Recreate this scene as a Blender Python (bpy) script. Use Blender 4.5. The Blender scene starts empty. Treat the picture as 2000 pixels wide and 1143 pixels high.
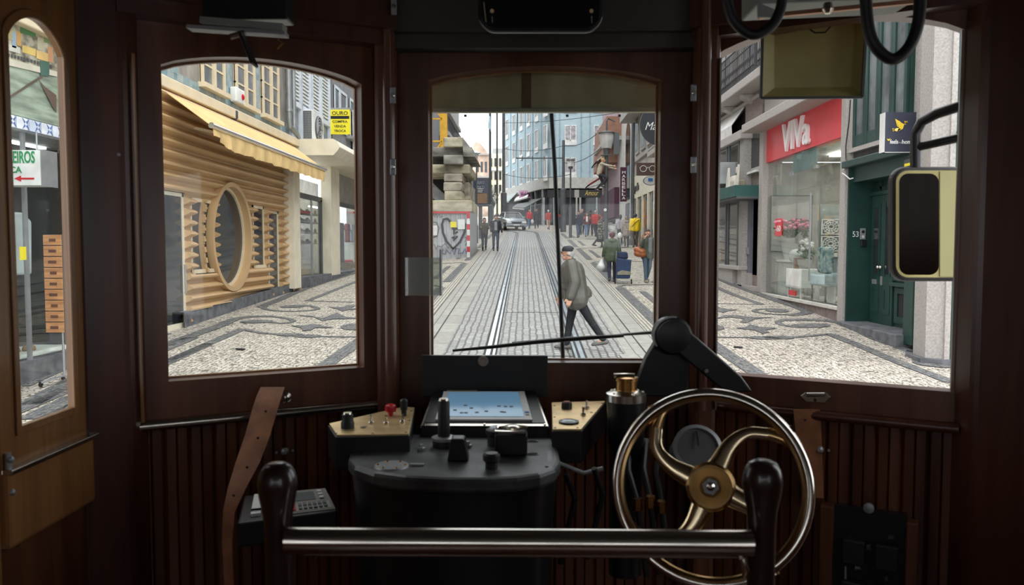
import bpy, bmesh, math, random
from mathutils import Vector, Matrix
S = bpy.context.scene; COL = S.collection
pi = math.pi; R = random.Random(7)
V = Vector
# ---------------------------------------------------------------- camera, light, exposure
F = 1555.0; CAM = V((0, 0, 2.5)); YAW = 25 / F; PITCH = math.atan(88.5 / F)
cd = bpy.data.cameras.new('camera'); cam = bpy.data.objects.new('camera', cd); COL.objects.link(cam)
cam.location = CAM; cam.rotation_euler = (pi / 2 - PITCH, 0, YAW)
cd.sensor_width = 36; cd.lens = 36 * F / 2000; cd.clip_start = .02; cd.clip_end = 600
cd.dof.use_dof = True; cd.dof.focus_distance = 13.5; cd.dof.aperture_fstop = 9
S.camera = cam
W = bpy.data.worlds.new('overcast'); S.world = W; W.use_nodes = True
nt = W.node_tree; bg = nt.nodes['Background']
# overcast sky: brighter overhead than at the horizon
tc = nt.nodes.new('ShaderNodeTexCoord'); sx = nt.nodes.new('ShaderNodeSeparateXYZ'); cr = nt.nodes.new('ShaderNodeValToRGB')
nt.links.new(tc.outputs['Generated'], sx.inputs[0]); nt.links.new(sx.outputs['Z'], cr.inputs[0]); nt.links.new(cr.outputs[0], bg.inputs[0])
cr.color_ramp.elements[0].color = (.86, .90, .94, 1); cr.color_ramp.elements[1].color = (1, 1, 1, 1)
bg.inputs[1].default_value = 1.55
sl = bpy.data.lights.new('soft_sun', 'SUN'); so = bpy.data.objects.new('soft_sun', sl); COL.objects.link(so)
sl.energy = .9; sl.angle = 1.2; sl.color = (1, .97, .92); so.rotation_euler = (math.radians(28), math.radians(12), 0)
S.view_settings.view_transform = 'Standard'; S.view_settings.look = 'None'; S.view_settings.gamma = 1
S.view_settings.exposure = 0.72; S.view_settings.use_curve_mapping = False
S.cycles.use_denoising = True; S.cycles.max_bounces = 8; S.cycles.transparent_max_bounces = 16
S.cycles.caustics_reflective = False; S.cycles.caustics_refractive = False; S.cycles.sample_clamp_indirect = 6
# ---------------------------------------------------------------- pixel to place
RM = cam.rotation_euler.to_matrix()
def ray(px, py):
    d = RM @ V(((px - 1000) / F, -(py - 571.5) / F, -1)); return d / d.y
def at(px, py, Y): return CAM + ray(px, py) * Y
def onx(px, py, X):
    r = ray(px, py); t = X / r.x; return CAM + r * t
def onz(px, py, z):
    r = ray(px, py); return CAM + r * ((z - CAM.z) / r.z)
def gz(x, y):
    z = .0605 * y
    if x < -1.95: z -= .26 * min(1.6, max(0, (y - 15) / 14)) * (-x - 1.95) / 4.8
    return z
def gnd(px, py):
    r = ray(px, py); t = 10
    for i in range(40):
        p = CAM + r * t; t = t + (gz(p.x, p.y) - p.z) / (r.z - .0605)
    return CAM + r * t
# ---------------------------------------------------------------- mesh builder
ORG = {}
class MB:
    def __init__(s): s.v = []; s.f = []
    def add(s, vs, fs):
        n = len(s.v); s.v += [V(p) for p in vs]; s.f += [tuple(i + n for i in f) for f in fs]; return s
    def box(s, x0, x1, y0, y1, z0, z1):
        x0, x1 = sorted((x0, x1)); y0, y1 = sorted((y0, y1)); z0, z1 = sorted((z0, z1))
        return s.add([(x, y, z) for z in (z0, z1) for y in (y0, y1) for x in (x0, x1)],
                     [(0, 2, 3, 1), (4, 5, 7, 6), (0, 1, 5, 4), (2, 6, 7, 3), (0, 4, 6, 2), (1, 3, 7, 5)])
    def obox(s, c, ax, ay, az, sx, sy, sz):          # oriented box by axes and full sizes
        c = V(c); ax = V(ax).normalized() * sx / 2; ay = V(ay).normalized() * sy / 2; az = V(az).normalized() * sz / 2
        return s.add([c + i * ax + j * ay + k * az for k in (-1, 1) for j in (-1, 1) for i in (-1, 1)],
                     [(0, 2, 3, 1), (4, 5, 7, 6), (0, 1, 5, 4), (2, 6, 7, 3), (0, 4, 6, 2), (1, 3, 7, 5)])
    def bar(s, a, b, w, h, up=(0, 0, 1)):
        a = V(a); b = V(b); d = b - a; side = d.cross(V(up))
        if side.length < 1e-6: side = d.cross(V((0, 1, 0)))
        return s.obox((a + b) / 2, d, side, side.cross(d), d.length, w, h)
    def prism(s, pts, d):
        n = len(pts); d = V(d); pts = [V(p) for p in pts]
        return s.add(pts + [p + d for p in pts], [tuple(range(n))[::-1], tuple(range(n, 2 * n))] + [(i, (i + 1) % n, n + (i + 1) % n, n + i) for i in range(n)])
    def ring(s, inner, outer, d, closed=True):       # frame between two loops, with thickness d
        n = len(inner); d = V(d); a = [V(p) for p in inner]; b = [V(p) for p in outer]
        vs = a + b + [p + d for p in a] + [p + d for p in b]; fs = []
        for i in range(n if closed else n - 1):
            j = (i + 1) % n
            fs += [(i, j, n + j, n + i), (2 * n + i, 3 * n + i, 3 * n + j, 2 * n + j), (i, 2 * n + i, 2 * n + j, j), (n + i, n + j, 3 * n + j, 3 * n + i)]
        return s.add(vs, fs)
    def tube(s, pts, r, n=10, closed=False, flat=1, up=(0, 0, 1)):
        pts = [V(p) for p in pts]; m = len(pts); rs = r if isinstance(r, (list, tuple)) else [r] * m; base = len(s.v)
        N = V(up)
        for i, p in enumerate(pts):
            if closed: t = (pts[(i + 1) % m] - pts[i - 1]).normalized()
            else: t = (pts[min(i + 1, m - 1)] - pts[max(i - 1, 0)]).normalized()
            a = N - t * N.dot(t)
            if a.length < 1e-3: a = V((0, 1, 0)) - t * t.y
            if a.length < 1e-3: a = V((1, 0, 0))
            a.normalize(); N = a if abs(V(up).dot(t)) > .9 else V(up); b = t.cross(a)
            for k in range(n):
                an = 2 * pi * k / n; s.v.append(p + a * math.cos(an) * rs[i] * flat + b * math.sin(an) * rs[i])
        for i in range(m if closed else m - 1):
            j = (i + 1) % m
            for k in range(n):
                l = (k + 1) % n; s.f.append((base + i * n + k, base + i * n + l, base + j * n + l, base + j * n + k))
        if not closed:
            s.f.append(tuple(base + k for k in range(n))[::-1]); s.f.append(tuple(base + (m - 1) * n + k for k in range(n)))
        return s
    def lathe(s, prof, o=(0, 0, 0), ax=(0, 0, 1), n=24, sq=1.0):   # prof: (radius, height)
        o = V(o); ax = V(ax).normalized(); a = ax.orthogonal().normalized()
        if abs(ax.z) > .99: a = V((1, 0, 0))
        b = ax.cross(a); base = len(s.v); m = len(prof)
        for r, h in prof:
            for k in range(n):
                an = 2 * pi * k / n; s.v.append(o + ax * h + (a * math.cos(an) + b * math.sin(an) * sq) * max(r, 1e-5))
        for i in range(m - 1):
            for k in range(n):
                l = (k + 1) % n; s.f.append((base + i * n + k, base + i * n + l, base + (i + 1) * n + l, base + (i + 1) * n + k))
        s.f.append(tuple(base + k for k in range(n))[::-1]); s.f.append(tuple(base + (m - 1) * n + k for k in range(n)))
        return s
    def ball(s, c, rx, ry=None, rz=None, n=12):
        ry = ry or rx; rz = rz or rx; c = V(c); base = len(s.v); m = n // 2 + 1
        for i in range(m):
            th = pi * i / (m - 1); q = max(math.sin(th), 1e-4)
            for k in range(n):
                an = 2 * pi * k / n; s.v.append(c + V((rx * q * math.cos(an), ry * q * math.sin(an), rz * math.cos(th))))
        for i in range(m - 1):
            for k in range(n):
                l = (k + 1) % n; s.f.append((base + i * n + k, base + (i + 1) * n + k, base + (i + 1) * n + l, base + i * n + l))
        return s
    def xf(s, M):
        s.v = [M @ p for p in s.v]; return s
    def build(s, name, m, parent=None, smooth=False, bevel=0, **tags):
        vs = s.v
        if parent is None:
            lo = V([min(p[i] for p in vs) for i in range(3)]); hi = V([max(p[i] for p in vs) for i in range(3)])
            o = V(((lo.x + hi.x) / 2, (lo.y + hi.y) / 2, lo.z))
        else:
            o = ORG[parent.name]
        me = bpy.data.meshes.new(name); me.from_pydata([p - o for p in vs], [], s.f)
        for q in (m if isinstance(m, (list, tuple)) else [m]): me.materials.append(q)
        me.update(); bm = bmesh.new(); bm.from_mesh(me); bmesh.ops.recalc_face_normals(bm, faces=bm.faces[:]); bm.to_mesh(me); bm.free()
        ob = bpy.data.objects.new(name, me); COL.objects.link(ob)
        if smooth:
            me.shade_smooth()
            es = ob.modifiers.new('split', 'EDGE_SPLIT'); es.split_angle = math.radians(38)
        if bevel:
            b = ob.modifiers.new('bevel', 'BEVEL'); b.width = bevel; b.segments = 2; b.limit_method = 'ANGLE'
        if parent is None: ob.location = o
        else: ob.parent = parent
        ORG[ob.name] = o
        tag(ob, **tags); return ob
def tag(o, label=None, cat=None, group=None, kind=None):
    if label: o['label'] = label
    if cat: o['category'] = cat
    if group: o['group'] = group
    if kind: o['kind'] = kind
    return o
def thing(name, loc, label, cat, group=None, kind=None):
    o = bpy.data.objects.new(name, None); COL.objects.link(o); o.empty_display_size = .1
    o.location = loc; ORG[o.name] = V(loc); return tag(o, label, cat, group, kind)
def dup(root, loc, rotz=None, label=None, scale=None):
    def cp(o, par):
        c = o.copy(); COL.objects.link(c); c.parent = par; ORG[c.name] = ORG[o.name]
        for ch in [x for x in COL.objects if x.parent == o]: cp(ch, c)
        return c
    r = cp(root, None); r.location = loc
    if rotz is not None: r.rotation_euler = (0, 0, rotz)
    if scale: r.scale = (scale,) * 3
    if label: r['label'] = label
    return r
def box(name, m, x0, x1, y0, y1, z0, z1, parent=None, bevel=0, **t): return MB().box(x0, x1, y0, y1, z0, z1).build(name, m, parent, bevel=bevel, **t)
def st(o): o['kind'] = 'structure'; return o
_dg = None
def text(name, body, m, o, right, up, width, height, parent=None, extrude=.004, bold=0, shear=0, sp=1, **tags):
    """lettering whose lower left corner is o, spanning width x height"""
    cu = bpy.data.curves.new('t', 'FONT'); cu.body = body; cu.extrude = .02; cu.offset = bold; cu.shear = shear; cu.space_character = sp; cu.resolution_u = 3
    to = bpy.data.objects.new('t', cu); COL.objects.link(to); bpy.context.view_layer.update()
    me = bpy.data.meshes.new_from_object(to.evaluated_get(bpy.context.evaluated_depsgraph_get()))
    vs = [v.co.copy() for v in me.vertices]; fs = [tuple(p.vertices) for p in me.polygons]
    bpy.data.objects.remove(to); bpy.data.curves.remove(cu); bpy.data.meshes.remove(me)
    x0 = min(v.x for v in vs); x1 = max(v.x for v in vs); y0 = min(v.y for v in vs); y1 = max(v.y for v in vs)
    right = V(right).normalized(); up = V(up).normalized(); nr = right.cross(up); o = V(o); mb = MB()
    mb.add([o + right * ((v.x - x0) / (x1 - x0) * width) + up * ((v.y - y0) / (y1 - y0) * height) + nr * (v.z / .02 * extrude) for v in vs], fs)
    return mb.build(name, m, parent, **tags)
# ---------------------------------------------------------------- materials
def _new(name):
    m = bpy.data.materials.new(name); m.use_nodes = True; t = m.node_tree; return m, t, t.nodes['Principled BSDF']
def N(t, k, **kw):
    n = t.nodes.new('ShaderNode' + k)
    for a, b in kw.items(): setattr(n, a, b)
    return n
def coords(t, scale=(1, 1, 1), rot=(0, 0, 0)):
    g = N(t, 'NewGeometry'); mp = N(t, 'Mapping'); mp.inputs['Scale'].default_value = scale; mp.inputs['Rotation'].default_value = rot
    t.links.new(g.outputs['Position'], mp.inputs[0]); return mp.outputs[0]
def mat(name, c, rough=.6, metal=0, var=.12, scale=(3, 3, 3), bump=0, dirt=None, coat=0, spec=.5, detail=4):
    m, t, p = _new(name); L = t.links
    p.inputs['Roughness'].default_value = rough; p.inputs['Metallic'].default_value = metal; p.inputs['Coat Weight'].default_value = coat
    p.inputs['Specular IOR Level'].default_value = spec
    nz = N(t, 'TexNoise'); nz.inputs['Scale'].default_value = 1; nz.inputs['Detail'].default_value = detail
    L.new(coords(t, scale), nz.inputs[0]); rp = N(t, 'ValToRGB'); L.new(nz.outputs[0], rp.inputs[0])
    rp.color_ramp.elements[0].position = .3; rp.color_ramp.elements[1].position = .7
    d = dirt or [x * (1 - 1.6 * var) for x in c]
    rp.color_ramp.elements[0].color = (*d, 1); rp.color_ramp.elements[1].color = (*[min(1, x * (1 + var)) for x in c], 1)
    L.new(rp.outputs[0], p.inputs['Base Color'])
    if bump:
        b = N(t, 'Bump'); b.inputs['Strength'].default_value = bump; b.inputs['Distance'].default_value = .01; L.new(nz.outputs[0], b.inputs['Height']); L.new(b.outputs[0], p.inputs['Normal'])
    return m
def emit(name, c, s):
    m, t, p = _new(name); p.inputs['Base Color'].default_value = (*c, 1); p.inputs['Emission Color'].default_value = (*c, 1); p.inputs['Emission Strength'].default_value = s; return m
def glass(name, tint=(1, 1, 1), ior=1.45, haze=0):
    m, t, p = _new(name); t.nodes.remove(p); L = t.links; out = t.nodes['Material Output']
    tr = N(t, 'BsdfTransparent'); tr.inputs[0].default_value = (*tint, 1); gl = N(t, 'BsdfGlossy'); gl.inputs['Roughness'].default_value = .02
    f0 = ((ior - 1) / (ior + 1)) ** 2; g = N(t, 'NewGeometry'); dp = N(t, 'VectorMath', operation='DOT_PRODUCT'); L.new(g.outputs['Incoming'], dp.inputs[0]); L.new(g.outputs['Normal'], dp.inputs[1])
    ab = N(t, 'Math', operation='ABSOLUTE'); L.new(dp.outputs['Value'], ab.inputs[0]); sb = N(t, 'Math', operation='SUBTRACT'); sb.inputs[0].default_value = 1; L.new(ab.outputs[0], sb.inputs[1])
    pw = N(t, 'Math', operation='POWER'); pw.inputs[1].default_value = 5; L.new(sb.outputs[0], pw.inputs[0]); fr = N(t, 'Math', operation='MULTIPLY_ADD'); fr.inputs[1].default_value = 1 - f0; fr.inputs[2].default_value = f0; L.new(pw.outputs[0], fr.inputs[0]); mx = N(t, 'MixShader')
    L.new(fr.outputs[0], mx.inputs[0]); L.new(tr.outputs[0], mx.inputs[1]); L.new(gl.outputs[0], mx.inputs[2])
    o = mx.outputs[0]
    if haze:
        df = N(t, 'BsdfDiffuse'); df.inputs[0].default_value = (.8, .8, .78, 1); m2 = N(t, 'MixShader'); m2.inputs[0].default_value = haze
        L.new(o, m2.inputs[1]); L.new(df.outputs[0], m2.inputs[2]); o = m2.outputs[0]
    L.new(o, out.inputs[0]); return m
def mosaic(name, c1, c2, joint, cell=.075, rough=.8):
    """small split stones laid in rows"""
    m, t, p = _new(name); L = t.links; p.inputs['Roughness'].default_value = rough; k = 1 / cell
    co = coords(t, (k, k, 0)); vo = N(t, 'TexVoronoi', feature='DISTANCE_TO_EDGE'); vo.inputs['Scale'].default_value = 1; vo.inputs['Randomness'].default_value = .55
    vc = N(t, 'TexVoronoi'); vc.inputs['Scale'].default_value = 1; vc.inputs['Randomness'].default_value = .55
    L.new(co, vo.inputs['Vector']); L.new(co, vc.inputs['Vector'])
    bw = N(t, 'RGBToBW'); L.new(vc.outputs['Color'], bw.inputs[0])
    r1 = N(t, 'ValToRGB'); L.new(bw.outputs[0], r1.inputs[0]); r1.color_ramp.elements[0].color = (*c1, 1); r1.color_ramp.elements[1].color = (*c2, 1); r1.color_ramp.elements[0].position = .2; r1.color_ramp.elements[1].position = .8
    r2 = N(t, 'ValToRGB'); L.new(vo.outputs['Distance'], r2.inputs[0]); r2.color_ramp.elements[0].position = .04; r2.color_ramp.elements[1].position = .13
    mx = N(t, 'Mix', data_type='RGBA'); L.new(r2.outputs[0], mx.inputs[0]); mx.inputs[6].default_value = (*joint, 1); L.new(r1.outputs[0], mx.inputs[7])
    nz = N(t, 'TexNoise'); nz.inputs['Scale'].default_value = .7; L.new(coords(t), nz.inputs[0]); hs = N(t, 'HueSaturation'); L.new(mx.outputs[2], hs.inputs['Color'])
    mr = N(t, 'MapRange'); mr.inputs[3].default_value = .75; mr.inputs[4].default_value = 1.2; L.new(nz.outputs[0], mr.inputs[0]); L.new(mr.outputs[0], hs.inputs['Value'])
    L.new(hs.outputs[0], p.inputs['Base Color'])
    b = N(t, 'Bump'); b.inputs['Strength'].default_value = .5; b.inputs['Distance'].default_value = .006; L.new(r2.outputs[0], b.inputs['Height']); L.new(b.outputs[0], p.inputs['Normal'])
    return m
def setts(name, c1, c2, joint, w, h, rot=0, mortar=.02, rough=.7, bumpd=.008, dist=.03, vertical=False):
    m, t, p = _new(name); L = t.links; p.inputs['Roughness'].default_value = rough
    co = coords(t, (1, 1, 1), (0, 0, rot))
    if vertical:   # use (y, z) of a facade
        sp = N(t, 'SeparateXYZ'); cb = N(t, 'CombineXYZ'); L.new(co, sp.inputs[0]); ad = N(t, 'Math', operation='ADD'); L.new(sp.outputs[0], ad.inputs[0]); L.new(sp.outputs[1], ad.inputs[1]); L.new(ad.outputs[0], cb.inputs[0]); L.new(sp.outputs[2], cb.inputs[1]); co = cb.outputs[0]
    nz = N(t, 'TexNoise'); nz.inputs['Scale'].default_value = 3; L.new(co, nz.inputs[0])
    ma = N(t, 'VectorMath', operation='SCALE'); L.new(nz.outputs['Color'], ma.inputs[0]); ma.inputs['Scale'].default_value = dist
    ad = N(t, 'VectorMath', operation='ADD'); L.new(co, ad.inputs[0]); L.new(ma.outputs[0], ad.inputs[1])
    br = N(t, 'TexBrick'); L.new(ad.outputs[0], br.inputs[0]); br.inputs['Scale'].default_value = 1; br.inputs['Brick Width'].default_value = w; br.inputs['Row Height'].default_value = h
    br.inputs['Mortar Size'].default_value = mortar * h; br.inputs['Mortar Smooth'].default_value = .3; br.inputs['Color1'].default_value = (*c1, 1); br.inputs['Color2'].default_value = (*c2, 1); br.inputs['Mortar'].default_value = (*joint, 1)
    n2 = N(t, 'TexNoise'); n2.inputs['Scale'].default_value = 9; n2.inputs['Detail'].default_value = 5; L.new(co, n2.inputs[0])
    hs = N(t, 'HueSaturation'); L.new(br.outputs[0], hs.inputs['Color']); mr = N(t, 'MapRange'); mr.inputs[3].default_value = .65; mr.inputs[4].default_value = 1.35; L.new(n2.outputs[0], mr.inputs[0]); L.new(mr.outputs[0], hs.inputs['Value'])
    L.new(hs.outputs[0], p.inputs['Base Color'])
    b = N(t, 'Bump', invert=True); b.inputs['Strength'].default_value = .6; b.inputs['Distance'].default_value = bumpd; L.new(br.outputs['Fac'], b.inputs['Height']); L.new(b.outputs[0], p.inputs['Normal'])
    return m
def wood(name, c1, c2, rough=.35, sc=(30, 30, 2.2), coat=.3):
    m, t, p = _new(name); L = t.links; nz = N(t, 'TexNoise'); nz.inputs['Scale'].default_value = 1; nz.inputs['Detail'].default_value = 6; nz.inputs['Distortion'].default_value = .6
    L.new(coords(t, sc), nz.inputs[0]); rp = N(t, 'ValToRGB'); L.new(nz.outputs[0], rp.inputs[0]); rp.color_ramp.elements[0].position = .3; rp.color_ramp.elements[1].position = .7
    rp.color_ramp.elements[0].color = (*c1, 1); rp.color_ramp.elements[1].color = (*c2, 1); L.new(rp.outputs[0], p.inputs['Base Color'])
    p.inputs['Roughness'].default_value = rough; p.inputs['Coat Weight'].default_value = coat; p.inputs['Coat Roughness'].default_value = .25
    b = N(t, 'Bump'); b.inputs['Strength'].default_value = .15; b.inputs['Distance'].default_value = .003; L.new(nz.outputs[0], b.inputs['Height']); L.new(b.outputs[0], p.inputs['Normal'])
    return m
M = dict(
 mahog=wood('mahogany', (.075, .024, .012), (.15, .052, .024)),
 mahogd=wood('dark_mahogany', (.045, .012, .008), (.09, .027, .015)),
 amber=wood('amber_oak', (.19, .08, .028), (.34, .16, .055), rough=.3),
 black=mat('black_metal', (.009, .009, .010), .36, 0, .3), blackr=mat('black_worn', (.055, .056, .06), .5, .2, .6, (14, 14, 14), bump=.15, coat=.2, spec=.9),
 rubber=mat('rubber', (.010, .009, .009), .5), ceil=mat('dark_ceiling', (.06, .05, .045), .6),
 chrome=mat('chrome', (.84, .78, .70), .15, 1, .05), brass=mat('brass', (.55, .30, .10), .24, 1, .25, (18, 18, 18)),
 brassp=mat('brass_plate', (.80, .58, .30), .42, .75, .12, (25, 25, 25)), nickel=mat('nickel', (.62, .58, .52), .22, 1, .1),
 leather=mat('leather', (.30, .115, .05), .5, 0, .25, (20, 20, 20), bump=.2), red=mat('red_plastic', (.55, .01, .02), .3), khaki=mat('khaki_paint', (.30, .27, .13), .6, 0, .25, (5, 5, 3)),
 khakil=mat('khaki_edge', (.50, .47, .33), .6, 0, .2), white=mat('white_paint', (.75, .75, .73), .5), grey=mat('grey_paint', (.35, .36, .37), .5), dgrey=mat('dark_grey_paint', (.07, .075, .08), .5),
 winglass=glass('cab_glass', (.97, .985, .98), 1.3), acrylic=glass('clear_acrylic', (.9, .92, .9), 1.5, .12), mirror=mat('mirror', (.75, .78, .76), .03, 1, .02),
 calc=mosaic('limestone_mosaic', (.40, .365, .315), (.64, .59, .51), (.12, .105, .085)), calcrow=setts('limestone_rows', (.58, .54, .48), (.48, .44, .39), (.13, .12, .10), .10, .075, pi / 2, .2),
 basalt=mosaic('basalt_mosaic', (.045, .05, .062), (.10, .11, .125), (.20, .19, .17)),
 setts=setts('granite_setts', (.38, .375, .36), (.25, .247, .24), (.085, .082, .078), .15, .125, pi / 2, .15, .5, .012, .07), slab=setts('granite_slabs', (.34, .33, .30), (.29, .28, .26), (.12, .115, .10), 1.1, .9, pi / 2, .012, .65, .003, .01),
 rail=mat('rail_steel', (.55, .56, .58), .22, 1, .2, (2, 2, 2)), railg=mat('rail_groove', (.02, .02, .02), .7),
 granite=mat('granite', (.40, .37, .35), .75, 0, .14, (35, 35, 35), bump=.1), graniter=mat('brown_granite', (.24, .19, .175), .7, 0, .2, (14, 14, 9)), graniteg=mat('grey_granite_plinth', (.13, .135, .15), .65, 0, .3, (5, 5, 5)),
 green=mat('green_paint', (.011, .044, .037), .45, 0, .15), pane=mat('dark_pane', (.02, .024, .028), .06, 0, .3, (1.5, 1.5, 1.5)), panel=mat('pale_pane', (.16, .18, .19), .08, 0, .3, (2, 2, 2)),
 gold=mat('golden_cladding', (.56, .37, .19), .42, 0, .08, (1, 1, 1)), cream=mat('cream_paint', (.72, .60, .42), .5, 0, .06), creaml=mat('pale_cream', (.74, .68, .54), .5, 0, .07),
 awn=mat('awning_cloth', (.72, .50, .22), .8, 0, .10, (3, 3, 3)), shopglass=glass('shop_glass', (.93, .96, .945), 1.5),
 plaster=mat('grey_plaster', (.30, .27, .24), .85, 0, .2, (3, 3, 1.5)), tileb=setts('blue_tile', (.16, .28, .32), (.40, .44, .42), (.3, .3, .28), .14, .14, 0, .03, .3, .002, .0, True),
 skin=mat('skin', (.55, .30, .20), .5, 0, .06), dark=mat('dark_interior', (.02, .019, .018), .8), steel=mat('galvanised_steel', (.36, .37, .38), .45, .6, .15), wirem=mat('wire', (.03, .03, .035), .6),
)
def colm(name, c, rough=.7, **k):
    if name not in M: M[name] = mat(name, c, rough, **k)
    return M[name]
# ================================================================ STREET SURFACE
def bend(y): return -.05 * max(0, y - 58) ** 2
def strip(name, x0, x1, y0, y1, dz, m, nx=4, ny=None, th=.0, follow=True, parent=None):
    mb = MB(); ny = ny or int((y1 - y0) / 1.5) + 1
    for j in range(ny + 1):
        y = y0 + (y1 - y0) * j / ny; bx = bend(y) if follow else 0
        for i in range(nx + 1):
            x = x0 + (x1 - x0) * i / nx; mb.v.append(V((x + bx, y, gz(x, y) + dz)))
    for j in range(ny):
        for i in range(nx):
            a = j * (nx + 1) + i; mb.f.append((a, a + 1, a + nx + 2, a + nx + 1))
    return st(mb.build(name, m))
strip('ground', -60, 60, -6, 150, -.06, M['slab'], 30, follow=False)
strip('ground_sett_roadway', -1.32, 1.64, -4, 74, 0, M['setts'], 2, 60)
strip('trim_kerb_slabs_left', -1.955, -1.32, -4, 74, .004, M['slab'], 1, 60); strip('trim_kerb_slabs_right', 1.64, 2.27, -4, 74, .004, M['slab'], 1, 60)
strip('trim_kerb_joint_left', -1.645, -1.62, -4, 70, .008, M['railg'], 1, 60); strip('trim_kerb_joint_right', 1.955, 1.98, -4, 70, .008, M['railg'], 1, 60)
strip('ground_sidewalk_left', -7.6, -1.955, -4, 76, .012, M['calc'], 6, 60); strip('ground_sidewalk_right', 2.27, 7.4, -4, 76, .012, M['calc'], 5, 60)
strip('trim_stone_rows_left', -2.25, -1.955, -4, 60, .016, M['calcrow'], 1, 50); strip('trim_stone_rows_right', 2.27, 2.52, -4, 60, .016, M['calcrow'], 1, 50)
for i, x in enumerate((-.56, .88)):
    strip('trim_rail_groove', x - .11, x + .11, -4, 70, .006, M['railg'], 1, 90)
    s = 1 if i else -1
    strip('trim_rail_head', x - .035 + s * .035, x + .035 + s * .035, -4, 70, .013, M['rail'], 1, 90); strip('trim_rail_guard', x - s * .06 - .02, x - s * .06 + .02, -4, 70, .012, M['rail'], 1, 90)
for y in (8.2, 12.6, 17.5, 23.5, 30): strip('trim_track_joint', -.45, .77, y, y + .035, .007, M['railg'], 1, 1)
# dark stone inlays, traced on the ground
inlay = []
def ribbon(mb, pts, w, dz=.022, taper=False):
    P = [V((p[0], p[1], 0)) for p in pts]; n = len(P); base = len(mb.v); hook = n > 35
    for i in range(n):
        t = (P[min(i + 1, n - 1)] - P[max(i - 1, 0)]).normalized(); q = V((-t.y, t.x, 0)) * (w / 2) * (.5 if hook and i > n * .5 else 1)
        if taper: q *= min(1, max(.15, 2.5 * min(i, n - 1 - i) / n + .15))
        for s in (1, -1):
            p = P[i] + q * s; mb.v.append(V((p.x, p.y, gz(p.x, p.y) + dz)))
    for i in range(n - 1): a = base + 2 * i; mb.f.append((a, a + 1, a + 3, a + 2))
def sm(pts, k=5):
    out = []; n = len(pts)
    for i in range(n - 1):
        a, b, c, d = pts[max(i - 1, 0)], pts[i], pts[i + 1], pts[min(i + 2, n - 1)]
        for j in range(k):
            t = j / k; out.append(tuple(.5 * (2 * b[q] + (c[q] - a[q]) * t + (2 * a[q] - 5 * b[q] + 4 * c[q] - d[q]) * t * t + (3 * b[q] - a[q] - 3 * c[q] + d[q]) * t ** 3) for q in (0, 1)))
    return out + [pts[-1]]
def px(pts, ox=1360, oy=380, k=.35): return [tuple(gnd(ox + x * k, oy + y * k)[:2]) for x, y in pts]
def blob(mb, pts, dz=.024):
    base = len(mb.v); n = len(pts)
    for x, y in pts: mb.v.append(V((x, y, gz(x, y) + dz)))
    mb.f.append(tuple(range(base, base + n)))
def ell(mb, c, a, b): blob(mb, [(c[0] + a * math.cos(t * pi / 12), c[1] + b * math.sin(t * pi / 12)) for t in range(24)])
mb = MB()
RT = dict(ox=1360, oy=380, k=.35)
ribbon(mb, sm(px([(60, 443), (200, 503), (400, 578), (560, 632), (618, 660), (560, 674), (470, 674), (380, 668), (325, 656), (345, 646), (420, 643), (500, 648)])), .26)
ribbon(mb, sm(px([(60, 495), (200, 560), (366, 618)]), 3), .17); ribbon(mb, px([(366, 618), (80, 612)]), .07)
ribbon(mb, sm(px([(1440, 950), (1300, 905), (1150, 858), (1000, 805), (850, 735), (740, 710), (600, 704), (500, 706), (455, 718), (500, 738), (600, 746), (705, 742), (725, 733), (660, 727), (575, 730)])), .27)
ribbon(mb, sm(px([(1425, 1055), (1100, 930), (900, 845), (740, 783)]), 3), .2)
ribbon(mb, sm(px([(740, 783), (640, 795), (540, 801), (445, 803)]), 3), .12); ribbon(mb, px([(400, 806), (60, 801)]), .09)
ribbon(mb, px([(52, 812), (200, 915), (380, 1035), (560, 1143)]), .26)
ell(mb, px([(625, 737)])[0], .33, .22); ell(mb, px([(450, 654)])[0], .26, .24); ell(mb, px([(60, 745)])[0], .32, .42)
for c in ((460, 804), (380, 806)): ell(mb, px([c])[0], .28, .16)
for P in ([(85, 640), (110, 630), (170, 645), (240, 648), (180, 655), (150, 665), (95, 652)], [(100, 700), (160, 678), (230, 680), (300, 690), (440, 690), (330, 700), (280, 722), (240, 718), (270, 702), (190, 690)],
          [(215, 752), (280, 745), (300, 730), (350, 745), (455, 752), (390, 762), (410, 775), (370, 782), (330, 765), (270, 758)]): blob(mb, px(P))
ell(mb, px([(1370, 948)])[0], .42, .35)
LT = dict(ox=280, oy=380, k=.35)
def pl(p): return px(p, 280, 380, .35)
ribbon(mb, sm(pl([(120, 850), (160, 832), (400, 747), (480, 712), (560, 690), (700, 685), (800, 697), (835, 712), (780, 724), (700, 716), (640, 706)])), .27)
ribbon(mb, sm(pl([(1260, 415), (1210, 432), (1080, 470), (950, 512), (850, 550), (760, 590), (690, 617), (665, 632), (700, 648), (800, 656), (910, 653), (972, 643), (930, 626), (850, 623), (790, 628)])), .26)
ribbon(mb, sm(pl([(120, 942), (160, 926), (400, 822), (555, 755)]), 3), .2); ribbon(mb, sm(pl([(555, 755), (640, 775), (730, 784), (840, 789)]), 3), .12); ribbon(mb, pl([(890, 797), (1240, 801)]), .09)
ribbon(mb, pl([(940, 1010), (1000, 970), (1120, 885), (1235, 803)]), .26); ribbon(mb, sm(pl([(1260, 462), (1210, 480), (1060, 540), (915, 598)]), 3), .17); ribbon(mb, pl([(915, 598), (1180, 605)]), .07)
ell(mb, pl([(632, 715)])[0], .34, .22); ell(mb, pl([(835, 630)])[0], .30, .24); ell(mb, pl([(1195, 742)])[0], .32, .42); ell(mb, pl([(820, 789)])[0], .25, .15); ell(mb, pl([(920, 797)])[0], .25, .15)
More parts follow.
